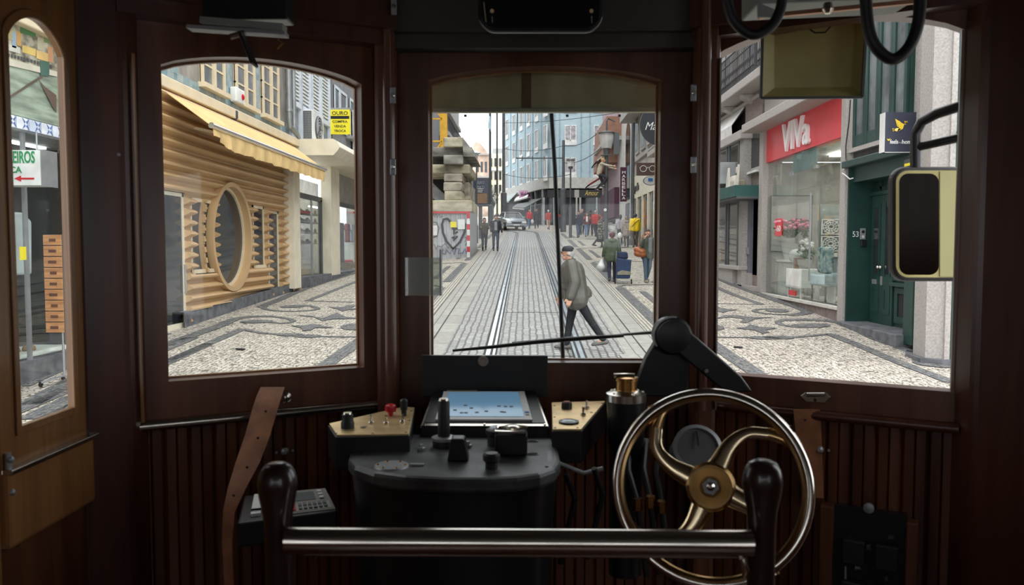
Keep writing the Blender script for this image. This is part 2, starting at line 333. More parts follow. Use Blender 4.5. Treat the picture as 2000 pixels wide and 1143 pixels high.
for P in ([(1030, 632), (1110, 634), (1140, 622), (1185, 625), (1160, 640), (1225, 642), (1140, 650), (1110, 657), (1085, 645)], [(835, 678), (930, 682), (1000, 695), (1080, 665), (1130, 688), (1225, 698), (1050, 702), (1000, 712), (950, 690)],
          [(820, 738), (905, 735), (950, 728), (1000, 738), (1065, 750), (960, 750), (930, 765), (890, 768), (880, 750)]): blob(mb, pl(P))
# continuing bands up the street, and the bands under the left door
def band(x, y0, y1, w=.26, s=6): ribbon(mb, [(x + bend(y0 + (y1 - y0) * i / s), y0 + (y1 - y0) * i / s) for i in range(s + 1)], w)
for x0, s in ((2.66, 1), (-2.36, -1)):
    y = 15.4
    while y < 58:
        band(x0, y, y + 7.0, .27); band(x0 + s * .5, y + 1.2, y + 6, .18); ribbon(mb, sm([(x0, y + 7), (x0 + s * .1, y + 7.4), (x0 + s * .6, y + 7.7), (x0 + s * 2.4, y + 7.8)], 4), .12)
        for dx in (1.4, 2.4): ell(mb, (x0 + s * dx, y + 8.4), .3, .34)
        if y > 26: ribbon(mb, [(x0 + s * 2.4, y + 1), (x0 + s * 3.2, y + 6)], .14)
        y += 8.6
band(-3.0, 2, 11.6, .26, 2); band(-6.0, 9, 14.2, .27, 2); band(-5.45, 8, 13.6, .2, 2); band(3.3, 2, 10, .26, 2)
for a, b, w in (((55, 793), (150, 742), .3), ((60, 822), (148, 777), .3), ((50, 757), (140, 716), .12)):
    ribbon(mb, [tuple(gnd(*a)[:2]), tuple(gnd(*b)[:2])], w)
st(mb.build('trim_dark_stone_inlay', M['basalt']))
for i, (a, b) in enumerate((((1433, 681), (1450, 682)), ((462, 685), (477, 686)))):
    p, q = gnd(*a), gnd(*b); mb = MB().bar(p + V((0, 0, .03)), q + V((0, 0, .03)), .06, .02).build('iron_slot_cover', M['railg'], label=['small iron slot cover set in right sidewalk mosaic', 'small iron slot cover set in left sidewalk mosaic'][i], cat='drain cover')
p = gnd(1215, 694); box('inspection_cover', M['slab'], p.x - .05, p.x + .45, p.y - .5, p.y, p.z, p.z + .018, label='grey rectangular inspection cover in the roadway by right kerb', cat='manhole cover')

# ================================================================ TRAM CAB
fl = CAM.z - 1.55
class Pl:     # vertical plane through two plan points; frame (u along, z up, n towards the camera)
    def __init__(s, a, b): s.a = V((*a, 0)); s.d = (V((*b, 0)) - s.a).normalized(); s.n = V((s.d.y, -s.d.x, 0)); s.L = (V((*b, 0)) - s.a).length
    def uz(s, px_, py_, off=0):
        r = ray(px_, py_); o = s.a + s.n * off; t = (o - CAM).dot(s.n) / r.dot(s.n); p = CAM + r * t; return (p - o).dot(s.d), p.z
    def p(s, u, z, off=0): return s.a + s.d * u + s.n * off + V((0, 0, z))
    def hit(s, px_, py_, off=0): u, z = s.uz(px_, py_, off); return s.p(u, z, off)
    def slab(s, mb, u0, u1, z0, z1, o0, o1): return mb.prism([s.p(u0, z0, o0), s.p(u1, z0, o0), s.p(u1, z1, o0), s.p(u0, z1, o0)], s.n * (o1 - o0))
PC = Pl((-.350, 2.08), (.455, 2.08)); PLf = Pl((-.872, 1.76), (-.350, 2.045)); PR = Pl((.455, 2.045), (.985, 1.76))
def arch_loop(u0, u1, zb, zs, za, n=16):
    um = (u0 + u1) / 2; return [(u0, zb), (u1, zb)] + [(u1 + (u0 - u1) * i / n, zs + (za - zs) * (1 - ((u1 + (u0 - u1) * i / n - um) / (u1 - um)) ** 2) ** .8 if 0 < i < n else zs) for i in range(n + 1)]
def rect_for(loop, U0, U1, Z0, Z1, n=16):
    return [(U0, Z0), (U1, Z0)] + [(U1, Z1)] + [(p[0], Z1) for p in loop[3:-1]] + [(U0, Z1)]
def panel(P, lo, ro, zb, zt, u0, u1, wb, ws, wa, th, m, name, off=0, parent=None):
    a = arch_loop(u0, u1, wb, ws, wa); b = rect_for(a, lo, ro, zb, zt)
    return MB().ring([P.p(*q, off) for q in a], [P.p(*q, off) for q in b], P.n * -th).build(name, m, parent)
ZB = CAM.z - .405; ZT = CAM.z + .60
# centre
u0, wb = PC.uz(841, 708); u1, _ = PC.uz(1285, 708); _, ws = PC.uz(834, 157); _, wa = PC.uz(1060, 129); ut0 = PC.uz(834, 160)[0]
st(panel(PC, 0, PC.L, ZB - .02, ZT, (u0 + ut0) / 2, u1, wb, ws, wa, .05, M['mahog'], 'wall_front'))
sash = panel(PC, u0 - .01, u1 + .01, wb - .01, wa + .01, (u0 + ut0) / 2 + .004, u1 - .004, wb + .004, ws - .004, wa - .004, .012, M['amber'], 'window_1', -.05); st(sash)
PC.slab(MB(), u0, u1, wb, wa, -.052, -.056).build('pane', M['winglass'], sash)
# left
u0, wb = PLf.uz(333, 745); u1, _ = PLf.uz(714, 717); ut, ws = PLf.uz(703, 157); ua, wa = PLf.uz(500, 113); ub, ws2 = PLf.uz(310, 128)
st(panel(PLf, 0, PLf.L, ZB, ZT, (u0 + ub) / 2, (u1 + ut) / 2, wb, (ws + ws2) / 2 - .003, wa, .045, M['mahog'], 'wall_front_left'))
sash = panel(PLf, u0 - .01, u1 + .01, wb - .01, wa + .01, (u0 + ub) / 2 + .004, (u1 + ut) / 2 - .004, wb + .004, (ws + ws2) / 2 - .007, wa - .004, .012, M['amber'], 'window_2', -.045); st(sash)
PLf.slab(MB(), u0, u1, wb, wa, -.047, -.051).build('pane', M['winglass'], sash)
# right: the sash is lowered, so the opening is larger and unglazed
u0, _ = PR.uz(1379, 700); u1, wb = PR.uz(1862, 766); _, wsr = PR.uz(1880, 62); _, ws = PR.uz(1379, 98); _, wa = PR.uz(1660, 33)
st(panel(PR, -.02, PR.L + .03, ZB, ZT, u0, u1, wb, (ws + wsr) / 2 - .01, wa, .05, M['mahog'], 'wall_front_right'))
lat = PR.hit(1593, 774, .004); t = thing('window_latch', lat, 'small hexagonal nickel latch plate on the lowered right window rail', 'latch')
pts = [PR.hit(x, y, .002) for x, y in ((1563, 773), (1574, 765), (1612, 765), (1624, 775), (1612, 787), (1574, 785))]; MB().prism(pts, PR.n * .006).build('plate', M['nickel'], t, bevel=.002)
MB().tube([PR.hit(1576, 771, .02), PR.hit(1611, 771, .02)], .005).build('finger_grip', M['nickel'], t, True); MB().lathe([(.004, 0), (.004, .004)], PR.hit(1593, 781, .006), PR.n).build('screw', M['black'], t)
# lower boards (tongue and groove) under each pane of the bay
for P, nm, lo, hi in ((PLf, 'wall_dado_left', 0, PLf.L), (PC, 'wall_dado_centre', 0, PC.L), (PR, 'wall_dado_right', -.02, PR.L + .03)):
    n = round((hi - lo) / .055); w = (hi - lo) / n; mb = MB()
    for i in range(n):
        a = lo + i * w; prof = [(a, -.012), (a + .006, -.004), (a + w * .45, -.003), (a + w * .5, -.009), (a + w * .55, -.003), (a + w - .006, -.004), (a + w, -.012)]
        lowv = [P.p(u, fl, o) for u, o in prof]; hiv = [P.p(u, ZB + .0, o) for u, o in prof]; k = len(prof)
        mb.add(lowv + hiv, [(j, j + 1, k + j + 1, k + j) for j in range(k - 1)])
    P.slab(mb, lo, hi, fl, ZB, -.03, -.05); st(mb.build(nm, wood('boards_' + nm, (.05, .014, .008), (.16, .055, .025), .32, (18, 18, 1.2))))
# sloping belt rails
for P, lo, hi, nm in ((PLf, .0, PLf.L, 'left'), (PR, .03, PR.L - .02, 'right')):
    MB().tube([P.p(lo, ZB + .003, .012), P.p(hi, ZB + .003, .012)], .0125, 12).build('trim_belt_rail_' + nm, M['nickel'] if nm == 'left' else M['mahogd'], smooth=True)['kind'] = 'structure'
# posts between the panes
def post(x, y, w, d, nm, m='mahog', z0=fl, z1=None, bev=.012, roll=0):
    o = box(nm, M[m], x - w / 2, x + w / 2, y - d / 2, y + d / 2, z0, z1 or ZT, bevel=bev); st(o); return o
post(-.352, 2.035, .05, .07, 'trim_post_centre_left'); post(.452, 2.02, .055, .085, 'trim_post_centre_right')
MB().tube([(-.340, 1.995, fl + .9), (-.340, 1.995, ZT)], .013, 12).build('trim_bead_left', M['mahog'], smooth=True)['kind'] = 'structure'
MB().tube([(.440, 1.97, ZB), (.440, 1.97, ZT)], .013, 12).build('trim_bead_right', M['mahog'], smooth=True)['kind'] = 'structure'
box('trim_post_edge_strip', M['nickel'], .474, .478, 1.972, 1.985, ZB, CAM.z + .46)['kind'] = 'structure'
# corner posts
MB().prism([(-.94, 1.66, fl), (-.86, 1.715, fl), (-.852, 1.80, fl), (-.96, 1.82, fl)], (0, 0, 1.55 + .75)).build('trim_corner_post_left', M['mahogd'], bevel=.012)['kind'] = 'structure'
MB().prism([(1.045, 1.62, fl), (.965, 1.715, fl), (.955, 1.80, fl), (1.07, 1.82, fl)], (0, 0, 1.55 + .75)).build('trim_corner_post_right', M['mahogd'], bevel=.012)['kind'] = 'structure'
a = PLf.hit(257, 130, .012); b = PLf.hit(283, 815, .012)
MB().bar((-.851, 1.742, CAM.z - .39), (-.851, 1.742, CAM.z + .42), .004, .008).build('trim_bright_bead_left', M['amber'])['kind'] = 'structure'
# header beams above the windows
for P, lo, hi, nm in ((PLf, -.02, PLf.L, 'left'), (PC, 0, PC.L, 'centre'), (PR, -.02, PR.L + .02, 'right')):
    mb = MB(); P.slab(mb, lo, hi, CAM.z + (.50 if nm != 'right' else .515), ZT + .2, .0, .05); P.slab(mb, lo, hi, CAM.z + .535, ZT + .2, .05, .075)
    st(mb.build('trim_header_' + nm, M['mahogd'] if nm != 'centre' else M['ceil']))
box('ceiling', M['ceil'], -1.1, 1.2, -3.2, 2.2, ZT + .12, ZT + .2)['kind'] = 'structure'
box('floor', M['mahogd'], -1.05, 1.15, -3.2, 2.15, fl - .06, fl)['kind'] = 'structure'
# side walls behind the camera with window openings, and the doors at the front end
for X, s, nm in ((-.945, -1, 'left'), (1.05, 1, 'right')):
    mb = MB(); x0, x1 = X, X + s * .05
    mb.box(x0, x1, -3.1, 1.15, fl, CAM.z - .42).box(x0, x1, -3.1, 1.15, CAM.z + .45, ZT + .15)
    mb.box(x0, x1, -.7, 1.15, CAM.z - .42, CAM.z + .45)
    for y in (-3.1, -2.3, -1.5): mb.box(x0, x1, y, y + .3, CAM.z - .42, CAM.z + .45)
    st(mb.build('wall_' + nm, M['mahog']))
mb = MB().box(-1.0, 1.1, -3.2, -3.12, fl, CAM.z + .0).box(-1.0, 1.1, -3.2, -3.12, CAM.z + .4, ZT + .15)
for x in (-1.0, -.25, .25, 1.0): mb.box(x, x + .1, -3.2, -3.12, CAM.z - .3, CAM.z + .5)
st(mb.build('wall_back', M['mahog']))
# left door: window stile, rails and panel on the side plane
DX = -.935
def dd(px_, py_): p = onx(px_, py_, DX); return p.y, p.z
PD = Pl((DX, 1.16), (DX, 1.70))
u0, wb = PD.uz(52, 832); u1, wb2 = PD.uz(148, 792); u0t, _ = PD.uz(12, 60); u1t, ws = PD.uz(106, 95); _, wa = PD.uz(45, 26)
U0 = (u0 + u0t) / 2 - .012; U1 = (u1 + u1t) / 2 + .01
door = panel(PD, U0 - .055, .525, CAM.z - .40, ZT + .05, U0, U1, (wb + wb2) / 2, ws - .01, wa, .012, M['amber'], 'door_1'); st(door)
PD.slab(MB(), U0, U1, (wb + wb2) / 2, wa, -.009, -.011).build('pane', M['winglass'], door)
a = arch_loop(U0 + .002, U1 - .002, (wb + wb2) / 2 + .002, ws - .012, wa - .002); b = arch_loop(U0 - .012, U1 + .014, (wb + wb2) / 2 - .014, ws, wa + .014)
MB().ring([PD.p(*q, 0) for q in a], [PD.p(*q, 0) for q in b], PD.n * .005).build('window_bead', M['amber'], door, bevel=.002)
mb = MB(); PD.slab(mb, U0 - .055, .515, CAM.z - .545, CAM.z - .40, -.03, .012); mb.build('lock_rail', M['amber'], door, bevel=.008)
mb = MB(); PD.slab(mb, U0 - .055, .525, fl + .02, CAM.z - .545, -.03, -.01); mb.build('lower_panel', M['mahog'], door)
mb = MB(); PD.slab(mb, U0 - .055, .52, CAM.z - .408, CAM.z - .398, .0, .02); mb.build('rail_moulding', M['nickel'], door, bevel=.002)
leaf = MB(); PD.slab(leaf, -.4, U0 - .06, fl + .02, ZT + .05, -.03, .0); leaf = st(leaf.build('door_2', M['amber'], bevel=.004))
mb = MB(); h = PD.hit(17, 930, .006); mb.tube([h + V((0, 0, -.042)), h + V((0, 0, .042))], .006, 10)
for k in (-.03, .03): mb.ball(h + V((.004, 0, k)), .007)
mb.build('hinge', M['steel'], leaf, True)
# right door edge
mb = MB().box(1.03, 1.06, 1.1, 1.60, CAM.z - .545, CAM.z - .385); mb.box(1.035, 1.07, 1.50, 1.60, CAM.z - .385, ZT); mb.box(1.045, 1.07, 1.1, 1.6, fl, CAM.z - .545); mb.box(1.05, 1.07, 1.1, 1.5, CAM.z + .4, ZT)
st(mb.build('door_3', M['amber'], bevel=.005))
# ================================================================ LEFT SIDE OF THE STREET
LX = -6.76
def L(px_, py_, X=LX): p = onx(px_, py_, X); return p.y, p.z
# --- golden corrugated shop front
y0 = 12.9; y1 = L(561, 400)[0]; ztop = CAM.z + 2.95
oc = V((L(443, 463)[0], L(443, 463)[1], 0)); orad = 1.20
def zof(px_, py_): return L(px_, py_)[1]
ops = [(13.2, L(357, 500)[0], CAM.z - 1.6, zof(340, 376)), (L(368, 400)[0], 17.15, zof(370, 535), zof(370, 386)),
       (L(490, 400)[0], L(512, 400)[0], zof(500, 524), zof(500, 402)), (L(520, 400)[0], L(540, 400)[0], CAM.z - 1.42, zof(530, 412))]
def inside(y, z):
    if (y - oc.x) ** 2 + (z - oc.y) ** 2 < orad ** 2: return True
    return any(a < y < b and c < z < d for a, b, c, d in ops)
def plinth(y): return gz(LX, y) + .30 - .012 * (y - 15)
mb = MB(); ny = 190; nz_ = 150; zlo = CAM.z - 2.1
idx = {}
def vert(j, k):
    if (j, k) not in idx:
        y = y0 + (y1 - y0) * j / ny; z = zlo + (ztop - zlo) * k / nz_
        dy, dz = y - oc.x, z - oc.y; r = math.hypot(dy, dz)
        if abs(r - orad) < .035: y, z = oc.x + dy / r * orad, oc.y + dz / r * orad
        s = math.sin(2 * pi * (z - CAM.z) / .215); idx[(j, k)] = len(mb.v); mb.v.append(V((LX + .09 + .075 * (1 - (1 - abs(s)) ** 1.6) * (1 if s > 0 else -1), y, z)))
    return idx[(j, k)]
for j in range(ny):
    for k in range(nz_):
        y = y0 + (y1 - y0) * (j + .5) / ny; z = zlo + (ztop - zlo) * (k + .5) / nz_
        if z < plinth(y) or inside(y, z): continue
        mb.f.append((vert(j, k), vert(j + 1, k), vert(j + 1, k + 1), vert(j, k + 1)))
shop = thing('jeweller_shop', (LX, 18, gz(LX, 18)), 'golden corrugated shop front with a round window under the awning', 'shop')
mb.build('corrugated_cladding', M['gold'], shop, True)
mb = MB()
def reveal(y, z0, z1, w=.09): mb.box(LX - .12, LX + .12, y - w / 2, y + w / 2, z0, z1)
n = 48; lp = lambda r, x: [V((x, oc.x + r * math.cos(2 * pi * i / n), oc.y + r * math.sin(2 * pi * i / n))) for i in range(n)]
mb.ring(lp(orad - .07, LX - .1), lp(orad + .03, LX - .1), (.27, 0, 0)); mb.build('round_window_rim', M['gold'], shop, True)
MB().ring(lp(orad - .13, LX - .05), lp(orad - .06, LX - .05), (.06, 0, 0)).build('round_window_frame', M['cream'], shop, True)
MB().add(lp(orad - .1, LX - .03), [tuple(range(n))]).build('round_pane', M['pane'], shop)
for a, b, c, d in ops:
    tall = c < CAM.z - 1.3; mb = MB(); w = .1
    w = .07; mb.box(LX - .1, LX + .04, a, a + w, c, d).box(LX - .1, LX + .04, b - w, b, c, d).box(LX - .1, LX + .04, a, b, d - w, d)
    if not tall: mb.box(LX - .1, LX + .09, a, b, c, c + .08)
    else: mb.box(LX - .1, LX + .06, a, b, c, c + .12)
    mb.build('door_frame' if tall else 'window_frame', M['creaml'] if tall else M['cream'], shop)
    box('pane', M['pane'], LX + .01, LX + .02, a, b, c, d, shop)
    # scalloped ends of the cladding beside each opening
    for y in (a, b):
        q = MB(); z = c
        pts = [(LX + .09 + .095 * math.sin(2 * pi * (c + (d - c) * i / 60 - CAM.z) / .215), c + (d - c) * i / 60) for i in range(61)]
        for i in range(60): q.add([(LX + .0, y, pts[i][1]), (pts[i][0] + .01, y, pts[i][1]), (pts[i + 1][0] + .01, y, pts[i + 1][1]), (LX + .0, y, pts[i + 1][1])], [(0, 1, 2, 3)])
        q.build('scalloped_reveal', M['gold'], shop)
# curved fin dividing the first window
mb = MB(); fin = []
for i in range(41):
    th = math.radians(140 + 80 * i / 40); fin.append((oc.x + (orad + .42) * math.cos(th), oc.y + (orad + .42) * math.sin(th)))
for i in range(40):
    (ya, za), (yb, zb) = fin[i], fin[i + 1]
    if za > ops[1][3] or zb < ops[1][2]: continue
    s = .06 * abs(math.sin(2 * pi * za / .43)); mb.add([(LX, ya, za), (LX + .08 + s, ya, za), (LX + .08 + s, yb, zb), (LX, yb, zb), (LX, ya + .1, za), (LX + .08 + s, ya + .1, za), (LX + .08 + s, yb + .1, zb), (LX, yb + .1, zb)], [(0, 1, 2, 3), (4, 5, 6, 7), (1, 5, 6, 2)])
if mb.f: mb.build('curved_fin', M['gold'], shop, True)
mb = MB(); pts = [(LX - .12, y0, -1), (LX - .12, y1, -1)]
q = [(y0 + (y1 - y0) * i / 20) for i in range(21)]
for a, b in zip(q, q[1:]):
    if a < ops[0][1] - .5 : continue
    mb.add([(x, y, z) for y in (a, b) for x, z in ((LX + .14, gz(LX, y) - .1), (LX + .14, plinth(y) + .02), (LX - .1, plinth(y) + .02))], [(0, 1, 4, 3), (1, 2, 5, 4)])
mb.build('stone_plinth', M['graniteg'], shop)
box('door_step', M['graniteg'], LX - .3, LX + .2, 12.9, ops[0][1] + .05, .5, CAM.z - 1.6, shop)
for (yy, zz, c, nm) in ((14.9, CAM.z - .15, (.6, .08, .06), 'sticker'), (15.02, CAM.z - .92, (.10, .13, .22), 'notice'), (15.02, CAM.z - 1.2, (.7, .7, .68), 'notice'), (15.0, CAM.z + .3, (.7, .7, .68), 'sticker')):
    box(nm, colm('c%.2f%.2f%.2f' % c, c), LX - .05, LX - .045, yy - .1, yy + .12, zz - .12, zz + .12, shop)
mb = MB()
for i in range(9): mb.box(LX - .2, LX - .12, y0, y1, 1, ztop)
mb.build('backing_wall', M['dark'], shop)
MB().tube([(LX - .0, 15.6, CAM.z - .9), (LX + .07, 15.6, CAM.z - .9), (LX + .07, 15.6, CAM.z - .35), (LX, 15.6, CAM.z - .35)], .015, 8).build('door_handle', M['steel'], shop, True)
# awning
aw = thing('awning', (LX, 19, 4.8), 'sand coloured canvas awning stretched out over the golden shop front', 'awning')
ya, yb = 14.75, 23.1; zt = L(318, 172)[1]; fx = -5.78; zf = at(417, 245, 14.75).z
mb = MB(); k = 24
for i in range(k):
    a = ya + (yb - ya) * i / k; b = ya + (yb - ya) * (i + 1) / k
    mb.add([(LX, a, zt), (LX, b, zt), (fx, b, zf), (fx, a, zf), (LX, a, zt - .015), (LX, b, zt - .015), (fx, b, zf - .015), (fx, a, zf - .015)], [(0, 1, 2, 3), (4, 7, 6, 5), (0, 3, 7, 4), (1, 5, 6, 2)])
mb.build('canvas', M['awn'], aw)
MB().tube([(fx, ya - .02, zf), (fx, yb + .05, zf)], .055, 14).build('front_bar', M['chrome'], aw, True)
mb = MB(); n = 90
for i in range(n + 1):
    y = ya + .05 + (yb - ya - .05) * i / n; w = .03 * math.sin(i * .9) + .02 * math.sin(i * 2.3); e = min(1, i / 8) * 1
    mb.v += [V((fx, y, zf - .03)), V((fx + .015 + w * .5, y, zf - .18)), V((fx + w, y, zf - .05 - .30 * e - .01 * math.sin(i * .5)))]
for i in range(n): a = 3 * i; mb.f += [(a, a + 1, a + 4, a + 3), (a + 1, a + 2, a + 5, a + 4)]
mb.build('valance', M['awn'], aw, True)
for y in (16, 21.8): MB().bar((LX, y, zt - .55), (fx, y + .05, zf - .04), .05, .05).build('folding_arm', M['cream'], aw)
# --- building above the golden shop
b1 = thing('building', (LX, 18, 4.9), 'grey old building with cream casement windows and blue tile strips above golden shop', 'building')
za = L(313, 150)[1]; ye = L(575, 200)[0]
box('wall', M['plaster'], LX - .4, LX - .02, 8, ye, za - .1, za + 9, b1)
box('cornice_band', M['cream'], LX - .3, LX + .16, 8, ye, za - .22, za, b1, .02)
box('fascia', M['gold'], LX - .3, LX + .02, 8, ye, za - .5, za - .22, b1)
mb = MB(); mb.box(LX - .1, LX - .005, 8, ye, za + .03, za + .24)
wy = [(13.3, 14.3), (L(391, 150)[0], L(437, 150)[0]), (L(458, 150)[0], L(496, 180)[0]), (L(510, 150)[0], L(543, 200)[0])]
ws_ = L(400, 165)[1]
for a, b in zip(wy, wy[1:]): c = (a[1] + b[0]) / 2; mb.box(LX - .1, LX - .0, c - .17, c + .17, za + .2, za + 9)
c = (wy[-1][1] + ye) / 2 + .1; mb.box(LX - .1, LX, c - .12, c + .12, za + .2, za + 9)
mb.build('tile_strips', M['tileb'], b1)
for a, b in wy:
    fr = MB(); z0, z1 = ws_, ws_ + 2.1; x0, x1 = LX - .05, LX + .05
    fr.box(x0, x1, a, a + .1, z0, z1).box(x0, x1, b - .1, b, z0, z1).box(x0, x1, a, b, z1 - .1, z1).box(LX - .05, LX + .14, a - .08, b + .08, z0 - .1, z0)
    m_ = (a + b) / 2; fr.box(x0, x1 + .02, m_ - .06, m_ + .06, z0, z1)
    for i in range(1, 5): fr.box(x0, LX + .03, a, b, z0 + i * .42 - .02, z0 + i * .42 + .02)
    w = fr.build('window', M['cream'], b1); box('pane', M['panel'], LX - .01, LX + .01, a, b, z0, z1, w)
# alarm box
p = L(457, 188); t = thing('alarm_box', (LX, p[0], p[1]), 'small white alarm box with red lamp on the grey wall', 'alarm')
box('housing', M['white'], LX, LX + .16, p[0] - .28, p[0] + .28, p[1] - .17, p[1] + .17, t, .03)
MB().lathe([(.07, 0), (.07, .02), (.03, .04)], (LX + .16, p[0] + .12, p[1]), (1, 0, 0), 16).build('red_lamp', M['red'], t, True)
p = L(449, 224); tag(MB().lathe([(.13, 0), (.16, .05), (.16, .2), (.1, .25)], (LX + .02, p[0], p[1] - .12), (0, 0, 1)).build('wall_spotlight', M['dgrey'], None, True), 'dark round spotlight fixed between cornice and canvas awning', 'lamp')
# drain pipes
yp = L(563, 200)[0]; zb_ = L(575, 262)[1]
t = thing('drain_pipe', (LX, yp, 3.4), 'grey iron drain pipe with a bend at the end of the old building', 'drain pipe')
MB().tube([(LX + .12, yp - .35, zb_ + 5), (LX + .12, yp - .35, zb_ + .35), (LX + .12, yp - .3, zb_ + .1), (LX + .12, yp + .4, zb_ - .02), (LX + .12, yp + .6, zb_ - .15), (LX + .12, yp + .6, zb_ - .6)], .075, 12).build('pipe', M['steel'], t, True)
for z in (zb_ + .5, zb_ + 1.9): MB().lathe([(.1, 0), (.1, .08)], (LX + .12, yp - .35, z)).build('collar', M['steel'], t, True)
tag(MB().tube([(LX + .12, yp + .12, zb_ + 5), (LX + .12, yp + .12, zb_ + .05)], .07, 12).build('drain_pipe', M['steel'], None, True), 'straight grey drain pipe beside the one with a bend', 'drain pipe')
y = L(566, 400)[0]; t = thing('drain_pipe', (LX + .12, y, gz(LX, y)), 'rusty painted drain pipe standing at the end of golden cladding', 'drain pipe')
MB().tube([(LX + .2, y, gz(LX, y)), (LX + .2, y, ztop - .6)], .085, 14).build('pipe', M['gold'], t, True); MB().tube([(LX + .2, y, gz(LX, y)), (LX + .2, y, gz(LX, y) + 2.0)], .1, 14).build('lower_sleeve', colm('rusty', (.45, .28, .15), dirt=(.2, .09, .04)), t, True)
# --- second shop with shoes, cream canopy and piers
yA = L(577, 450)[0]; yE = 34.2
sh = thing('shoe_shop', (LX, 26, gz(LX, 26)), 'cream shop front with tall glass and shoe display under rounded canopy', 'shop')
g = lambda y: gz(LX, y)
PX = -6.45
pyx = [(onx(575, 450, PX).y, onx(587, 450, PX).y), (onx(648, 450, PX).y, onx(664, 450, PX).y)]
for a, b in pyx: box('pier', M['creaml'], PX - .35, PX, a, b, g(a) + .12, CAM.z + 2.75, sh, .01)
box('base_step', M['graniteg'], LX - 1.8, PX - .02, yA, yE, .6, g(yA) + .36, sh)
box('floor', M['graniteg'], LX - 3.2, PX + .05, yA + .2, yE, .5, g(yA) + .30, sh)
zc0, zc1 = at(600, 303, 23.4).z, at(600, 271, 23.4).z; cx = at(657, 290, 23.4).x
prof = [(LX - .2, zc0), (cx - .1, zc0), (cx + .02, zc0 + .12), (cx + .09, (zc0 + zc1) / 2), (cx + .02, zc1 - .08), (cx - .1, zc1), (LX - .2, zc1)]
MB().prism([(x, yA, z) for x, z in prof], (0, yE - yA, 0)).build('rounded_canopy', M['creaml'], sh, True)
box('back_wall', M['white'], LX - 2.2, LX - 2.1, yA, yE, 1, zc0, sh); box('side_wall', M['creaml'], LX - 2.1, LX - .3, yA, yA + .1, 1, zc0, sh)
box('transom', M['dgrey'], LX - .1, LX, pyx[0][1], yE, CAM.z + 1.5, CAM.z + 1.65, sh); box('fascia', colm('stone_grey', (.33, .31, .28)), LX - .25, LX - .05, pyx[1][1], yE, CAM.z + 1.65, zc0, sh)
box('glass_pane', M['shopglass'], LX - .04, LX - .03, pyx[0][1], pyx[1][0], g(yA) + .3, CAM.z + 1.6, sh); box('glass_pane', M['shopglass'], LX - .04, LX - .03, pyx[1][1], yE, g(yA) + .3, CAM.z + 1.6, sh)
ym = L(627, 450)[0]; box('door_frame', M['dgrey'], LX - .1, LX, ym, ym + .5, g(yA) + .3, CAM.z + 1.55, sh); box('upright', M['steel'], LX - .06, LX, L(610, 450)[0], L(610, 450)[0] + .06, g(yA) + .3, CAM.z + 1.5, sh)
box('display_plinth', colm('plinth_wood', (.32, .2, .1)), LX - 1.0, LX - .15, pyx[0][1] + .1, ym - .3, CAM.z - 1.05, CAM.z - .72, sh)
lamp = box('ceiling_light', emit('tube_light', (1, .97, .9), 9), LX - 1.6, LX - 1.45, 24.6, 27.4, CAM.z + 1.48, CAM.z + 1.52, sh)
box('ceiling_light', M_ := emit('tube_light2', (1, .97, .9), 6), LX - 1.4, LX - 1.25, 30, 34, CAM.z + 1.52, CAM.z + 1.56, sh)
shelf_z = [zof(600, 500), zof(600, 475), zof(600, 452), zof(600, 430), zof(600, 412)]
for i, z in enumerate(shelf_z[1:]): box('glass_shelf', colm('shelf_grey', (.25, .27, .27)), LX - .9, LX - .3, 24.6, 28.4, z - .02, z, sh)
def shoe(loc, rz, c, label, grp='shoes on the shop window shelves'):
    mb = MB()
    for i, (x, w, h) in enumerate(((-.13, .035, .10), (-.06, .04, .11), (.0, .04, .075), (.07, .045, .05), (.13, .03, .03))): mb.ball((x, 0, h / 2), .06, w, h / 2 + .01, 10)
    mb.box(-.16, .16, -.035, .035, -.01, .012); mb.xf(Matrix.Translation(loc) @ Matrix.Rotation(rz, 4, 'Z') @ Matrix.Scale(1.15, 4)); return tag(mb.build('shoe', c, None, True), label, 'shoe', grp)
sc = [colm('shoe_black', (.02, .02, .022)), colm('shoe_brown', (.12, .05, .025)), colm('shoe_tan', (.35, .2, .1)), colm('shoe_navy', (.02, .03, .07))]
names = ['black', 'brown', 'tan', 'navy']; levels = ['second lowest', 'middle', 'second highest', 'topmost']
for i, z in enumerate(shelf_z[1:]):
    for j in range(4):
        k = (i + j * 2) % 4; shoe((LX - .5, 25.0 + j * .85, z + .015), .6 + j * .4, sc[k], '%s shoe on the %s glass shelf of cream shop, %s from the golden shop' % (names[k], levels[i], ['first', 'second', 'third', 'fourth'][j]))
# hanging blue white shirts and dark coats in the further window
for i, (yy, c, nm) in enumerate(((31.2, (.02, .02, .03), 'dark long coat'), (32.3, (.35, .05, .06), 'red shirt'), (33.2, (.15, .22, .5), 'blue and white striped shirt'), (34.4, (.6, .6, .62), 'white patterned shirt'))):
    mb = MB(); zt_ = CAM.z + .95; ln = 2.0 if i == 0 else .75
    mb.prism([(LX - .5, yy - .25, zt_), (LX - .5, yy + .25, zt_), (LX - .5, yy + .36, zt_ - .25), (LX - .5, yy + .25, zt_ - .28), (LX - .5, yy + .27, zt_ - ln), (LX - .5, yy - .27, zt_ - ln), (LX - .5, yy - .25, zt_ - .28), (LX - .5, yy - .36, zt_ - .25)], (.12, 0, 0))
    m_ = setts('stripes', (.05, .1, .4), (.7, .7, .72), (.6, .6, .6), .1, 9, 0, 0, .9, 0, 0, True) if i == 2 else colm('shirt%d' % i, c)
    tag(mb.build('hanging_garment', m_, bevel=.03), nm + ' hanging behind the glass beyond second cream pier', 'clothes', 'garments in the far left shop window')
y = 31.6; t = thing('goods_basket', (LX - .5, y, 1.8), 'brown basket of red goods low in the window beyond cream pier', 'basket')
